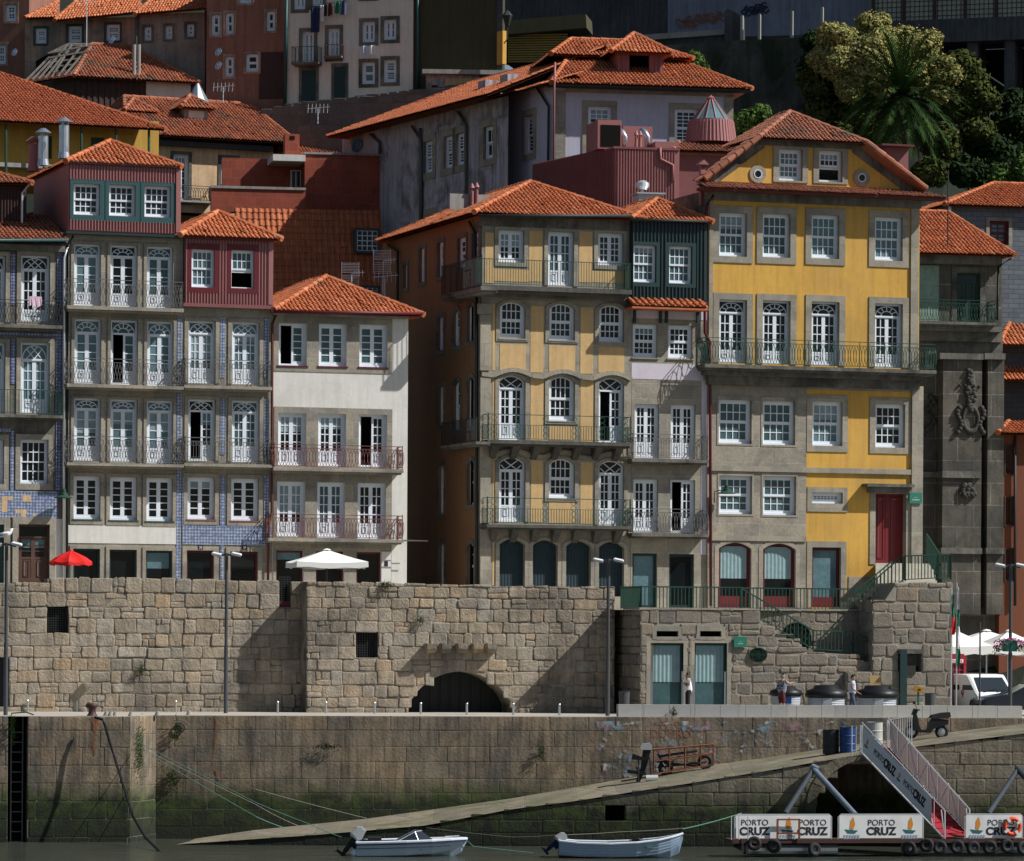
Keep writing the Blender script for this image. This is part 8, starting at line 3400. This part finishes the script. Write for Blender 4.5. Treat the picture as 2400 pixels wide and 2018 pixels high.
drum('dark grey oil drum standing beside the blue one', 1947, .45, 'drum_dark')
drum('bright blue oil drum', 1987, .4, 'drum_blue', hgt=.88)
drum('pale grey oil drum behind the gangway head', 2049, .45, 'drum_grey', .285, .9)
for (x0, x1, f_, lab, n) in ((2078, 2136, .12, 'grey steel crowd barrier behind the gangway head', 11), (1996, 2016, .02, 'short steel rail at the left of the gangway head', 2)):
 a, b = zramp(x0, f_), zramp(x1, f_)
 t = thing('barrier', lab, 'barrier', Matrix.Translation(a))
 v = b - a
 mb = MB()
 hh = 1.02
 mb.tube([(0, 0, 0), (0, 0, hh), (v.x, v.y, v.z + hh), (v.x, v.y, v.z)], .024, 6)
 mb.tube([(0, 0, .18), (v.x, v.y, v.z + .18)], .018, 5)
 mb.build('barrier_frame', 'aluminium', t)
 mb = MB()
 for i in range(1, n):
  q = v * (i / n)
  mb.tube([(q.x, q.y, q.z + .18), (q.x, q.y, q.z + hh)], .011, 5)
 mb.build('bars', 'aluminium', t)
# scooter
p = zramp(2172, .62)
sc = thing('scooter', 'black motor scooter parked on the slipway below the parapet', 'scooter', T(p, yaw=8, s=1.02))


def wheel(parent, x, r, w=.06, y=0., rim='steel', nm='wheel'):
 mb = MB()
 mb.ring((x, y, r), r - w, w, 22, 8)
 o = mb.build(nm, 'rubber', parent, None, True)
 mb = MB()
 mb.lathe([(r * .55, -.03), (r * .2, -.045), (0, -.045)], (x, y, r), 14, axis='y')
 mb.lathe([(r * .55, .03), (r * .2, .045), (0, .045)], (x, y, r), 14, axis='y')
 mb.build('rim', rim, o)


wheel(sc, -.55, .24)
wheel(sc, .52, .24)
mb = MB()
mb.prism([(-.52, .3), (-.40, .28), (-.28, .22), (.1, .2), (.2, .34), (.72, .5), (.74, .66), (.2, .72), (.06, .56), (.0, .32), (-.22, .3), (-.30, .45), (-.38, .82), (-.46, .84), (-.5, .6)], -.13, .13)
mb.prism([(-.68, .48), (-.42, .54), (-.42, .6), (-.66, .56)], -.1, .1)
mb.build('body', 'plastic_black', sc)
mb = MB()
mb.prism([(.08, .72), (.16, .82), (.5, .9), (.78, .92), (.8, .78), (.72, .7), (.2, .7)], -.16, .16)
mb.build('seat', 'rubber', sc)
mb = MB()
mb.tube([(-.55, 0, .28), (-.44, 0, .8), (-.42, 0, .98)], .035, 6)
mb.tube([(-.34, -.33, 1.0), (-.42, 0, .98), (-.34, .33, 1.0)], .022, 6)
mb.tube([(-.40, -.22, 1.0), (-.5, -.28, 1.22)], .012, 5)
mb.prism([(-.54, .82), (-.4, .82), (-.34, 1.0), (-.46, 1.04)], -.12, .12)
mb.build('handlebar', 'plastic_black', sc)
mb = MB()
sphere(mb, (-.52, -.28, 1.25), .06, 8)
mb.build('mirror', 'plastic_black', sc)
mb = MB()
mb.box(.78, .82, -.1, .1, .74, .82)
mb.build('tail_light', 'booth_red', sc)
# rusty cradle
a, b = zramp(1532, .8), zramp(1672, .82)
t = thing('rusty_cradle', 'rusty steel boat cradle leaning against the quay wall on the slipway', 'boat cradle', Matrix.Translation(a))
v = b - a
mb = MB()
for yo in (-.25, .3):
 for h0, h1 in ((.95, .80), (.10, .10), (.55, .5)):
  mb.tube([(0, yo, h0), (v.x, v.y + yo, v.z + h1)], .024, 6)
 for f_ in (0, .26, .52, .78, 1.):
  q = v * f_
  mb.tube([(q.x, q.y + yo, q.z + .08), (q.x, q.y + yo, q.z + .95 - .15 * f_)], .018, 5)
mb.build('cradle_frame', 'rust', t)
mb = MB()
mb.add([(0, -.28, .97), (v.x, v.y - .28, v.z + .82), (v.x, v.y + .3, v.z + .82), (0, .3, .97)], [(0, 1, 2, 3)])
mb.build('cradle_board', 'rust_board', t)
mb = MB()
for i in range(5):
 mb.tube([(v.x * rnd.random(), rnd.uniform(-.2, .2), v.z * .5 + .1 + rnd.random() * .3), (v.x * rnd.random(), .1, v.z * .5 + .2 + rnd.random() * .5)], .035, 6)
mb.tube([(v.x * .1, 0, .72), (v.x * .72, 0, v.z * .72 + .68)], .045, 6)
mb.build('loose_bars', 'iron_dark', t)
for f_ in (.2, .86):
 mb = MB()
 q = v * f_
 mb.ring((q.x, q.y, q.z + .24), .2, .07, 18, 8)
 mb.build('wheel', 'rubber', t, None, True)
# old outboard motor on its stand
p = zramp(1500, .6)
t = thing('old_outboard', 'dark old outboard motor clamped to a stand on the slipway', 'outboard motor', T(p))
mb = MB()
mb.prism([(.05, 1.12), (.0, 1.22), (.06, 1.32), (.34, 1.36), (.42, 1.26), (.4, 1.12)], -.16, .16)
mb.build('cowl', 'engine_grey', t)
mb = MB()
mb.prism([(.1, 1.12), (.38, 1.12), (.22, .5), (.0, .0), (-.14, .02), (.02, .5)], -.1, .1)
mb.prism([(-.44, .3), (.2, .24), (.2, .34), (-.44, .42)], -.2, .2)
mb.prism([(-.3, .78), (.2, .74), (.2, .82), (-.26, .98)], -.18, .18)
mb.build('motor_leg', 'plastic_black', t)
mb = MB()
for x, y in ((.42, -.25), (.42, .25), (-.06, -.25), (-.06, .25)):
 mb.tube([(x * .8, y * .5, .85), (x, y, 0)], .022, 5)
mb.build('stand', 'iron_dark', t)
mb = MB()
mb.tube([(.2, -.3, .12), (.62, -.28, .13)], .12, 10)
mb.build('grey_roller', 'engine_grey', t)


# ---- people
def skin(name, nodes, edges, m, parent, sub=2, root=None):
 keys = list(nodes)
 me = bpy.data.meshes.new(name)
 me.from_pydata([nodes[k][0] for k in keys], [(keys.index(a), keys.index(b)) for a, b in edges], [])
 o = bpy.data.objects.new(name, me)
 COL.objects.link(o)
 md = o.modifiers.new('skin', 'SKIN')
 md.use_smooth_shade = True
 lay = me.skin_vertices[0].data
 for i, k in enumerate(keys):
  r = nodes[k][1]
  lay[i].radius = (r, r) if not isinstance(r, tuple) else r
  lay[i].use_root = (k == (root or keys[0]))
 sb = o.modifiers.new('sub', 'SUBSURF')
 sb.levels = sb.render_levels = sub
 dg = bpy.context.evaluated_depsgraph_get()
 dg.update()
 m2 = bpy.data.meshes.new_from_object(o.evaluated_get(dg))
 bpy.data.objects.remove(o)
 m2.name = name
 m2.materials.clear()
 m2.materials.append(MATS[m])
 q = bpy.data.objects.new(name, m2)
 COL.objects.link(q)
 place(q, parent)
 return q


def person(label, M, arms, legs, shirt, trousers, hair, head_turn=0., lean=0., shorts=False, bald=False, sleeve=.55):
 """arms: left/right (elbow, wrist, hand direction); facing +x in local axes"""
 t = thing('person', label, 'person', M)
 V = Vector
 hip, chest, neck = V((0, 0, .95)), V((lean, 0, 1.30)), V((lean * 1.2, 0, 1.49))
 headc = V((lean * 1.35 + .015, 0, 1.62))
 N = {'hip': (hip, .135), 'belly': (V((lean * .5, 0, 1.10)), .135), 'chest': (chest, .15), 'neck': (neck, .055), 'chin': (V((headc.x + .03, 0, headc.z - .07)), .062), 'head': (headc, .088), 'top': (V((headc.x - .01, 0, headc.z + .07)), .075)}
 E = [('hip', 'belly'), ('belly', 'chest'), ('chest', 'neck'), ('neck', 'chin'), ('chin', 'head'), ('head', 'top')]
 for i, sd in enumerate((-1, 1)):
  s = str(i)
  sh = V((lean, .19 * sd, 1.42))
  el, wr, hd = [V(q) for q in arms[i]]
  hd = hd.normalized()
  N['s' + s], N['e' + s], N['w' + s] = (sh, .062), (el, .044), (wr, .03)
  E += [('chest', 's' + s), ('s' + s, 'e' + s), ('e' + s, 'w' + s)]
  pm = wr + hd * .07
  N['p' + s] = (pm, (.034, .022))
  E.append(('w' + s, 'p' + s))
  sidev = hd.cross(V((1, 0, 0)) if abs(hd.x) < .9 else V((0, 0, 1))).normalized()
  for f_ in range(4):
   o = sidev * (-.028 + .019 * f_)
   ln = (.06, .07, .066, .05)[f_]
   k1, k2 = 'f%s%d' % (s, f_), 'g%s%d' % (s, f_)
   N[k1] = (pm + o + hd * (.03 + ln * .45), .009)
   N[k2] = (pm + o * 1.05 + hd * (.03 + ln) + V((.012, 0, -.012)), .008)
   E += [('p' + s, k1), (k1, k2)]
  N['t' + s] = (wr + hd * .06 + sidev * -.045, .010)
  N['u' + s] = (wr + hd * .09 + sidev * -.058, .009)
  E += [('p' + s, 't' + s), ('t' + s, 'u' + s)]
  kn, an = [V(q) for q in legs[i]]
  hp = V((0, .09 * sd, .90))
  N['h' + s], N['k' + s], N['a' + s] = (hp, .088), (kn, .058), (an, .04)
  N['ft' + s] = (an + V((.13, 0, -.055)), (.04, .028))
  E += [('hip', 'h' + s), ('h' + s, 'k' + s), ('k' + s, 'a' + s), ('a' + s, 'ft' + s)]
 b = skin('body', N, E, 'skin', t, 2, 'hip')
 # clothes follow the same bones, a little larger
 S = {'hip': (hip + V((0, 0, -.06)), (.20, .19)), 'belly': (N['belly'][0], (.195, .17)), 'chest': (chest, (.20, .175)), 'nk': (V((lean * 1.15, 0, 1.44)), .085)}
 SE = [('hip', 'belly'), ('belly', 'chest'), ('chest', 'nk')]
 for i in range(2):
  s = str(i)
  S['s' + s] = (N['s' + s][0], .092)
  S['m' + s] = (N['s' + s][0].lerp(N['e' + s][0], sleeve), .084)
  SE += [('chest', 's' + s), ('s' + s, 'm' + s)]
 skin('shirt', S, SE, shirt, t, 2, 'chest')
 Q = {'w': (hip + V((0, 0, .17)), .168), 'hip': (hip - V((0, 0, .04)), .178)}
 QE = [('w', 'hip')]
 for i in range(2):
  s = str(i)
  Q['h' + s] = (N['h' + s][0], .104)
  Q['k' + s] = (N['k' + s][0], .078 if shorts else .072)
  QE += [('hip', 'h' + s), ('h' + s, 'k' + s)]
  if not shorts:
   Q['a' + s] = (N['a' + s][0] + V((0, 0, .03)), .058)
   QE.append(('k' + s, 'a' + s))
 skin('trousers', Q, QE, trousers, t, 2, 'hip')
 mb = MB()
 for i in range(2):
  a = N['a' + str(i)][0]
  mb.tube([a + V((-.07, 0, -.06)), a + V((.04, 0, -.055)), a + V((.17, 0, -.07))], [.05, .052, .035], 8)
 mb.build('shoes', 'plastic_black', t, None, True)
 mb = MB()
 tt = head_turn
 cx = headc.x
 for sd in (-1, 1):
  sphere(mb, (cx + .085 * math.cos(tt) - .032 * sd * math.sin(tt), .032 * sd * math.cos(tt) + .085 * math.sin(tt), headc.z + .005), .011, 6)
  sphere(mb, (cx - .02, .088 * sd, headc.z - .01), .022, 6)
 mb.tube([(cx + .08 * math.cos(tt), .08 * math.sin(tt), headc.z), (cx + .112 * math.cos(tt), .112 * math.sin(tt), headc.z - .035)], [.012, .018], 6)
 mb.tube([(cx + .082, -.024, headc.z - .068), (cx + .086, .024, headc.z - .068)], .007, 5)
 mb.build('face', 'skin', t, None, True)
 mb = MB()
 c = V((cx - .018, 0, headc.z + .022))
 n = 12
 rings = []
 for j in range(5):
  a = math.pi / 2 * j / 4
  rings.append([(c.x + .104 * math.cos(a) * math.cos(2 * math.pi * i / n) * (1. if math.cos(2 * math.pi * i / n) < .3 else .9), c.y + .095 * math.cos(a) * math.sin(2 * math.pi * i / n),
     c.z + .105 * math.sin(a) - (.06 * (1 - j / 4) if math.cos(2 * math.pi * i / n) < .1 else -.02)) for i in range(n)])
 if bald:
  rings = rings[:3]
 mb.add([p_ for r in rings for p_ in r], [(j * n + i, j * n + (i + 1) % n, (j + 1) * n + (i + 1) % n, (j + 1) * n + i) for j in range(len(rings) - 1) for i in range(n)])
 mb.build('hair', hair, t, None, True)
 return t


def stand(px, py, d, hgt=1.72, yaw=0.):
 p = at(px, py, d)
 s = p.z / hgt
 return T((p.x, d, 0.), yaw=yaw, s=s)


person('man in a white shirt and dark trousers standing between the teal doors', stand(1613, 1577, 147.9, yaw=186), [((-.06, -.24, 1.16), (.02, -.24, .93), (.1, .0, -1)), ((.06, .22, 1.17), (.22, .10, 1.36), (.2, -.3, .8))],
 [((.03, -.1, .5), (-.02, -.1, .09)), ((.02, .1, .5), (.0, .1, .09))], 'cloth_white', 'cloth_dark', 'hair_dark', sleeve=.6)
person('man in a checked shirt and dark red shorts lifting a bin flap', stand(1832, 1580, 148., yaw=38), [((.22, -.22, 1.33), (.45, -.16, 1.38), (1, .1, .1)), ((.20, .2, 1.30), (.42, .12, 1.30), (1, -.1, .1))],
 [((.03, -.1, .5), (-.02, -.11, .09)), ((.03, .1, .5), (.0, .11, .09))], 'cloth_check', 'cloth_maroon', 'hair_grey', lean=.05, shorts=True, bald=True, sleeve=.75)
person('man in a pale t-shirt and jeans walking past the bins', stand(1997, 1582, 148.1, yaw=-12), [((.05, -.24, 1.16), (.27, -.26, 1.00), (.9, -.1, -.4)), ((-.12, .22, 1.17), (-.06, .24, .93), (.1, 0, -1))],
 [((.12, -.09, .5), (.16, -.09, .09)), ((-.05, .1, .5), (-.24, .1, .12))], 'cloth_lightblue', 'cloth_jeans', 'hair_dark', lean=.03, sleeve=.5)


# ---- bins
def bin_(label, px, d, r, hb, ht):
 p = at(px, 1650, d)
 t = thing('recycling_bin', label, 'bin', T((p.x, d, 0)), 'round recycling bins by the wall')
 mb = MB()
 pr = []
 for i in range(9):
  z = hb * i / 9
  pr += [(r * .93, z), (r * .95, z + hb / 18), (r * .93, z + hb / 9 - .002)]
 mb.lathe(pr, n=32)
 mb.build('drum', 'bin_steel', t)
 mb = MB()
 k = ht - hb
 mb.lathe([(r * .9, hb - .02), (r * 1.06, hb + .02), (r * 1.08, hb + k * .25), (r * 1.0, hb + k * .55), (r * .66, hb + k * .72), (r * .6, hb + k * .95), (r * .3, ht), (0, ht)], n=32)
 mb.build('lid', 'plastic_black', t, None, True)
 mb = MB()
 mb.box(-.16, .16, -r * 1.02, -r * .9, hb * .62, hb * .98)
 mb.build('sticker', 'drum_blue' if px < 1900 else 'bin_steel', t)


bin_('small round recycling bin in front of the man in the checked shirt', 1842, 149.3, .56, .72, 1.08)
bin_('large round recycling bin between the two men', 1936, 149.6, .72, .66, 1.12)
bin_('large round recycling bin with cardboard on its lid', 2056, 149.9, .76, .66, 1.12)
p = at(2052, 1606, 149.6)
t = thing('cardboard_sheet', 'brown cardboard sheet leaning upright on the bin lid', 'cardboard', T((p.x, 149.7, 1.06)))
mb = MB()
mb.xf = Matrix.Rotation(R(-12), 4, 'X')
mb.box(-.19, .2, -.012, .012, .0, .42)
mb.build('sheet', 'cardboard', t)
p = at(2152, 1655, 149.5)
t = thing('bag_dispenser', 'yellow bag dispenser on a green post', 'dispenser', T((p.x, 149.5, 0)))
mb = MB()
mb.tube([(0, 0, 0), (0, 0, .9)], .04, 8)
mb.build('post', 'sign_green', t)
mb = MB()
mb.prism([(-.14, .9), (.14, .86), (.16, 1.02), (-.06, 1.12), (-.14, 1.08)], -.1, .1)
mb.build('box', 'yellow_paint', t)
mb = MB()
mb.box(-.02, .08, -.108, -.1, .94, 1.0)
mb.build('slot', 'ink', t)
p = at(2180, 1655, 149.8)
t = thing('litter_bin', 'small dark cylindrical litter bin at the foot of the buttress', 'litter bin', T((p.x, 149.8, 0)))
mb = MB()
mb.lathe([(.18, .0), (.2, .8), (.21, .84), (.17, .84), (.17, .3), (0, .3)], n=20)
mb.build('drum', 'post_paint', t)
p = at(1463, 1650, 148.8)
t = thing('litter_bin', 'dark litter bin in the shade beside the terrace corner', 'litter bin', T((p.x, 148.8, 0)))
mb = MB()
mb.lathe([(.18, .0), (.2, .8), (.21, .84), (.17, .84), (.17, .3), (0, .3)], n=20)
mb.build('drum', 'post_paint', t)
# thin frosted posts beside the teal doors
q0 = None
for px, lb in ((1527, 'left of the first teal door'), (1599, 'right of the first teal door'), (1627, 'left of the second teal door'), (1699, 'right of the second teal door')):
 p = at(px, 1650, 147.9)
 M = T((p.x, 147.9, 0))
 if q0 is None:
  q0 = thing('barrier_post', 'slim steel post ' + lb, 'post', M, 'slim steel posts before the teal doors')
  mb = MB()
  mb.box(-.03, .03, -.03, .03, 0, 1.6)
  mb.build('bar', 'steel', q0)
 else:
  dup(q0, M, 'slim steel post ' + lb)

# ---- phone booth
p = at(2231, 1655, 154.)
t = thing('phone_booth', 'dark red telephone booth beside the white van', 'phone booth', T((p.x, 154., 0), yaw=20))
s_ = .34
hh = at(2243, 1530, 154.).z
mb = MB()
for x in (-s_, s_):
 for y in (-s_, s_):
  mb.box(x - .05, x + .05, y - .05, y + .05, 0, hh - .25)
mb.box(-s_ - .03, s_ + .03, -s_ - .03, s_ + .03, 0, .14)
mb.box(-s_ - .06, s_ + .06, -s_ - .06, s_ + .06, hh - .42, hh - .16)
mb.hprism([(-s_, -s_), (s_, -s_), (s_, s_), (-s_, s_)], hh - .16, hh - .04)
for i in range(1, 8):
 z = .14 + (hh - .56) * i / 8
 for k in (-1, 1):
  mb.box(-s_, s_, k * s_ - .015, k * s_ + .015, z - .018, z + .018)
  mb.box(k * s_ - .015, k * s_ + .015, -s_, s_, z - .018, z + .018)
for k in (-.12, .12):
 mb.box(k - .012, k + .012, -s_ - .012, -s_ + .012, .14, hh - .42)
 mb.box(-s_ - .012, -s_ + .012, k - .012, k + .012, .14, hh - .42)
mb.build('frame', 'booth_red', t)
mb = MB()
mb.box(-s_ + .02, s_ - .02, -s_ + .02, s_ - .02, .14, hh - .42)
mb.build('glass', 'booth_glass', t)
mb = MB()
mb.box(-.26, .26, -s_ - .07, -s_ - .06, hh - .36, hh - .24)
sgn = mb.build('sign_panel', 'banner_white', t)
text('TELEFONE', .1, 'ink', sgn, WM[t.name] @ T(0, -s_ - .073, hh - .30), 'lettering', width=.44)


# ---- van and car
def loft(mb, secs):
 """sections: lists of (x, z) outlines with a y each; joined in order"""
 n = len(secs[0][1])
 vs = [(x, y, z) for y, pts in secs for x, z in pts]
 mb.add(vs, [(k * n + i, k * n + (i + 1) % n, (k + 1) * n + (i + 1) % n, (k + 1) * n + i) for k in range(len(secs) - 1) for i in range(n)])
 mb.poly([(x, secs[0][0], z) for x, z in secs[0][1]][::-1])
 mb.poly([(x, secs[-1][0], z) for x, z in secs[-1][1]])


def shrink(pts, k, cx, cz): return [(cx + (x - cx) * k, cz + (z - cz) * k) for x, z in pts]


p = at(2300, 1655, 153.)
van = thing('van', 'white van parked behind the parapet beside the red telephone booth', 'van', T((p.x, 153.6, 0), yaw=-62))
hv = at(2300, 1580, 153.).z
vp = [(-3., .3), (1.1, .3), (1.2, .40), (1.18, .68), (1.0, .84), (.50, hv - .10), (.4, hv - .02), (.0, hv), (-2.9, hv - .02), (-3., hv - .2)]
mb = MB()
loft(mb, [(-.84, shrink(vp, .965, -1, 1)), (-.76, vp), (.76, vp), (.84, shrink(vp, .965, -1, 1))])
mb.build('body', 'van_white', van, None)
mb = MB()
mb.add([(1.0, -.72, .87), (1.0, .72, .87), (.545, .64, hv - .12), (.545, -.64, hv - .12)], [(0, 1, 2, 3)])
mb.build('windscreen', 'car_glass', van)
mb = MB()
for k in (-1, 1):
 y = .846 * k
 mb.add([(.84, y, .92), (.1, y, .92), (.1, y * .985, hv - .2), (.44, y * .985, hv - .2)], [(0, 1, 2, 3)])
 mb.add([(-.1, y, .92), (-1.4, y, .92), (-1.4, y * .985, hv - .2), (-.1, y * .985, hv - .2)], [(0, 1, 2, 3)])
mb.build('side_window', 'car_glass', van)
for k in (-1, 1):
 mb = MB()
 mb.box(1.13, 1.22, k * .62 - .12, k * .62 + .12, .48, .64)
 mb.build('headlight', 'glass_pale', van)
 for x in (.62, -2.2):
  wheel(van, x, .31, .09, k * .74)
mb = MB()
mb.box(1.12, 1.26, -.8, .8, .34, .5)
mb.build('bumper', 'post_paint', van)
mb = MB()
mb.ring((1.16, 0, .74), .045, .008, 12, 4, 'x')
mb.box(.1, .14, -.852, -.846, .62, .84)
mb.lathe([(.10, -.852), (.06, -.852)], (.12, 0, .82), 14, axis='y')
mb.build('emblem', 'booth_red', van)
mb = MB()
mb.tube([(1.03, -.5, .88), (.95, .1, .95)], .012, 4)
mb.tube([(1.03, .1, .88), (.95, .6, .95)], .012, 4)
mb.build('wiper', 'plastic_black', van)

p = at(2372, 1655, 150.)
car = thing('car', 'dark blue-black car parked behind the parapet at the right edge', 'car', T((p.x + 1.0, 151.6, 0), yaw=190))
hc = at(2400, 1604, 150.).z + .05
low = [(-2., .25), (2.1, .22), (2.25, .4), (2.2, .58), (1.9, .70), (.95, .84), (-1.5, .9), (-2.05, .82), (-2.1, .5)]
mb = MB()
loft(mb, [(-.86, shrink(low, .96, 0, .5)), (-.78, low), (.78, low), (.86, shrink(low, .96, 0, .5))])
mb.build('body', 'car_black', car, None)
cab = [(1.15, .80), (.35, hc - .02), (-.2, hc), (-1., hc - .04), (-1.75, .86)]
mb = MB()
loft(mb, [(-.74, cab), (-.58, [(x * .93, .8 + (z - .8) * .985) for x, z in cab]), (.58, [(x * .93, .8 + (z - .8) * .985) for x, z in cab]), (.74, cab)])
mb.build('cabin_glass', 'car_glass', car)
mb = MB()
mb.prism([(.36, hc - .01), (-.2, hc + .015), (-1., hc - .02), (-1., hc - .06), (.36, hc - .05)], -.6, .6)
mb.build('roof', 'car_black', car)
for k in (-1, 1):
 mb = MB()
 mb.lathe([(.0, .0), (.11, -.02), (.12, -.05)], (2.17, k * .55, .56), 12, axis='x')
 mb.build('headlight', 'glass_pale', car)
 for x in (1.35, -1.35):
  wheel(car, x, .31, .09, k * .76)
mb = MB()
mb.box(2.2, 2.27, -.4, .4, .3, .45)
mb.build('grille', 'plastic_black', car)


# ---- parasols
def parasol(label, p, w, hgt, m, rise, kind='square', val=.2, pole='aluminium', yaw=0., group=None, zb=None, ribs_n=8):
 t = thing('parasol', label, 'parasol', T(p, yaw=yaw), group)
 n = 4 if kind == 'square' else ribs_n
 mb = MB()
 rr = w / 2 * (math.sqrt(2) if kind == 'square' else 1)
 off = math.pi / 4 if kind == 'square' else 0
 C_ = []
 seg = 6
 for i in range(n):
  a0, a1 = off + 2 * math.pi * i / n, off + 2 * math.pi * (i + 1) / n
  p0, p1 = Vector((rr * math.cos(a0), rr * math.sin(a0), 0)), Vector((rr * math.cos(a1), rr * math.sin(a1), 0))
  vs = []
  for s in range(seg + 1):
   e = p0.lerp(p1, s / seg)
   sag = .12 * rise * math.sin(math.pi * s / seg)
   for f_ in (.06, .35, .7, 1.):
    q = e * f_
    vs.append((q.x, q.y, hgt + rise * (1 - f_) ** (1.15 if kind == 'square' else .75) - sag * f_))
   vs.append((e.x * 1.005, e.y * 1.005, hgt - sag - val * (1 + .12 * math.sin(s * 2.3 + i))))
  k = 5
  mb.add(vs, [(s * k + j, (s + 1) * k + j, (s + 1) * k + j + 1, s * k + j + 1) for s in range(seg) for j in range(k - 1)])
 mb.lathe([(rr * .09, hgt + rise * .96), (rr * .05, hgt + rise * 1.06), (0, hgt + rise * 1.1)], n=8)
 cv = mb.build('canopy', m, t)
 mb = MB()
 mb.tube([(0, 0, 0), (0, 0, hgt + rise)], .035, 8)
 mb.build('pole', pole, t)
 mb = MB()
 for i in range(n):
  a = off + 2 * math.pi * i / n
  mb.tube([(0, 0, hgt + rise * .9), (rr * .97 * math.cos(a), rr * .97 * math.sin(a), hgt - .02)], .015, 4)
  mb.tube([(0, 0, hgt + rise * .2), (rr * .5 * math.cos(a), rr * .5 * math.sin(a), hgt + rise * .42)], .013, 4)
 mb.build('rib', pole, t)
 return t, cv


d = 153.
p = at(166, 1310, d)
t, cv = parasol('small round red parasol on the terrace under the blue tiled houses', (p.x, d, ZT), 100 * d / F, at(166, 1316, d).z - ZT, 'canvas_red', .42, 'round', .11, 'aluminium')
d = 153.5
p = at(766, 1310, d)
parasol('large square cream parasol on the terrace before the white house', (p.x, d, ZT), 168 * d / F, at(766, 1317, d).z - ZT, 'canvas_white', .46, 'square', .2, 'brown_door', yaw=12)
for px, py, d, w, lab, yw in ((2242, 1512, 156, 2.2, 'white square parasol half hidden by the buttress behind the van', 10), (2312, 1510, 163, 3.3, 'white square parasol farthest back against the church', 8), (2363, 1512, 157.5, 2.1, 'white square parasol behind the flower boxes', 14), (2420, 1516, 159, 2.2, 'white square parasol at the right edge behind the car', 6)):
 p = at(px, py, d)
 parasol(lab, (p.x, d, 0), w, p.z, 'canvas_white', .55, 'square', .3, 'aluminium', yaw=yw, group='white parasols behind the van')

# ---- flags and thin poles
fl = None
for px, y0, d, lab, cols, fy, ln, fx in ((2228, 1380, 150.4, 'limp green and red flag on a pole at the buttress corner', ('flag_green', 'flag_red'), 1392, 1.5, .14), (2241, 1366, 151., 'limp white and green flag on the taller pole', ('cloth_white', 'flag_green'), 1376, 2.9, .12)):
 p = at(px, 1655, d)
 t = thing('flag', lab, 'flag', T((p.x, d, 0)))
 top = at(px, y0, d).z
 mb = MB()
 mb.tube([(0, 0, 0), (0, 0, top)], .028, 6)
 mb.build('pole', 'aluminium', t)
 mb = MB()
 zt = at(px, fy, d).z
 n = 14
 vs = []
 for i in range(n + 1):
  f_ = i / n
  ww = fx * (.35 + .75 * f_) * (1 + .25 * math.sin(i * 1.7))
  for k in range(4):
   vs.append((ww * (k / 3 - .25) + .04, -.04 - .035 * math.sin(k * 2.1 + i * .6), zt - ln * f_))
 for i in range(n):
  mb.m = 0 if (i < n * .55 if ln < 2 else i % 7 < 4) else 1
  for k in range(3):
   mb.add([vs[i * 4 + k], vs[i * 4 + k + 1], vs[i * 4 + k + 5], vs[i * 4 + k + 4]], [(0, 1, 2, 3)])
 mb.build('cloth', list(cols), t)
p = at(2296, 1655, 148.6)
mb = MB()
mb.tube([(p.x, 148.6, 0), (p.x, 148.6, at(2296, 1458, 148.6).z)], [.035, .03], 8)
tag(mb.build('thin_pole', 'post_paint'), 'thin dark pole standing in front of the white van', 'pole')
# bits on terrace: planter pots and pink cloth on the left balcony
t = thing('laundry', 'pale pink cloth over the upper left balcony rail', 'laundry', PLH.M)
u0, z0, u1, z1 = PLH.rect(69, 696, 98, 718, -.62)
mb = MB()
vs = []
for i in range(9):
 q = u0 + (u1 - u0) * i / 8
 vs += [(q, -.52, z1 - .02), (q, -.60, z1 + .02), (q, -.66 + .02 * math.sin(i * 2), z0 + .05 * math.sin(i))]
mb.add(vs, [(3 * i + j, 3 * i + j + 1, 3 * i + j + 4, 3 * i + j + 3) for i in range(8) for j in range(2)])
mb.build('cloth', 'cloth_pink', t)
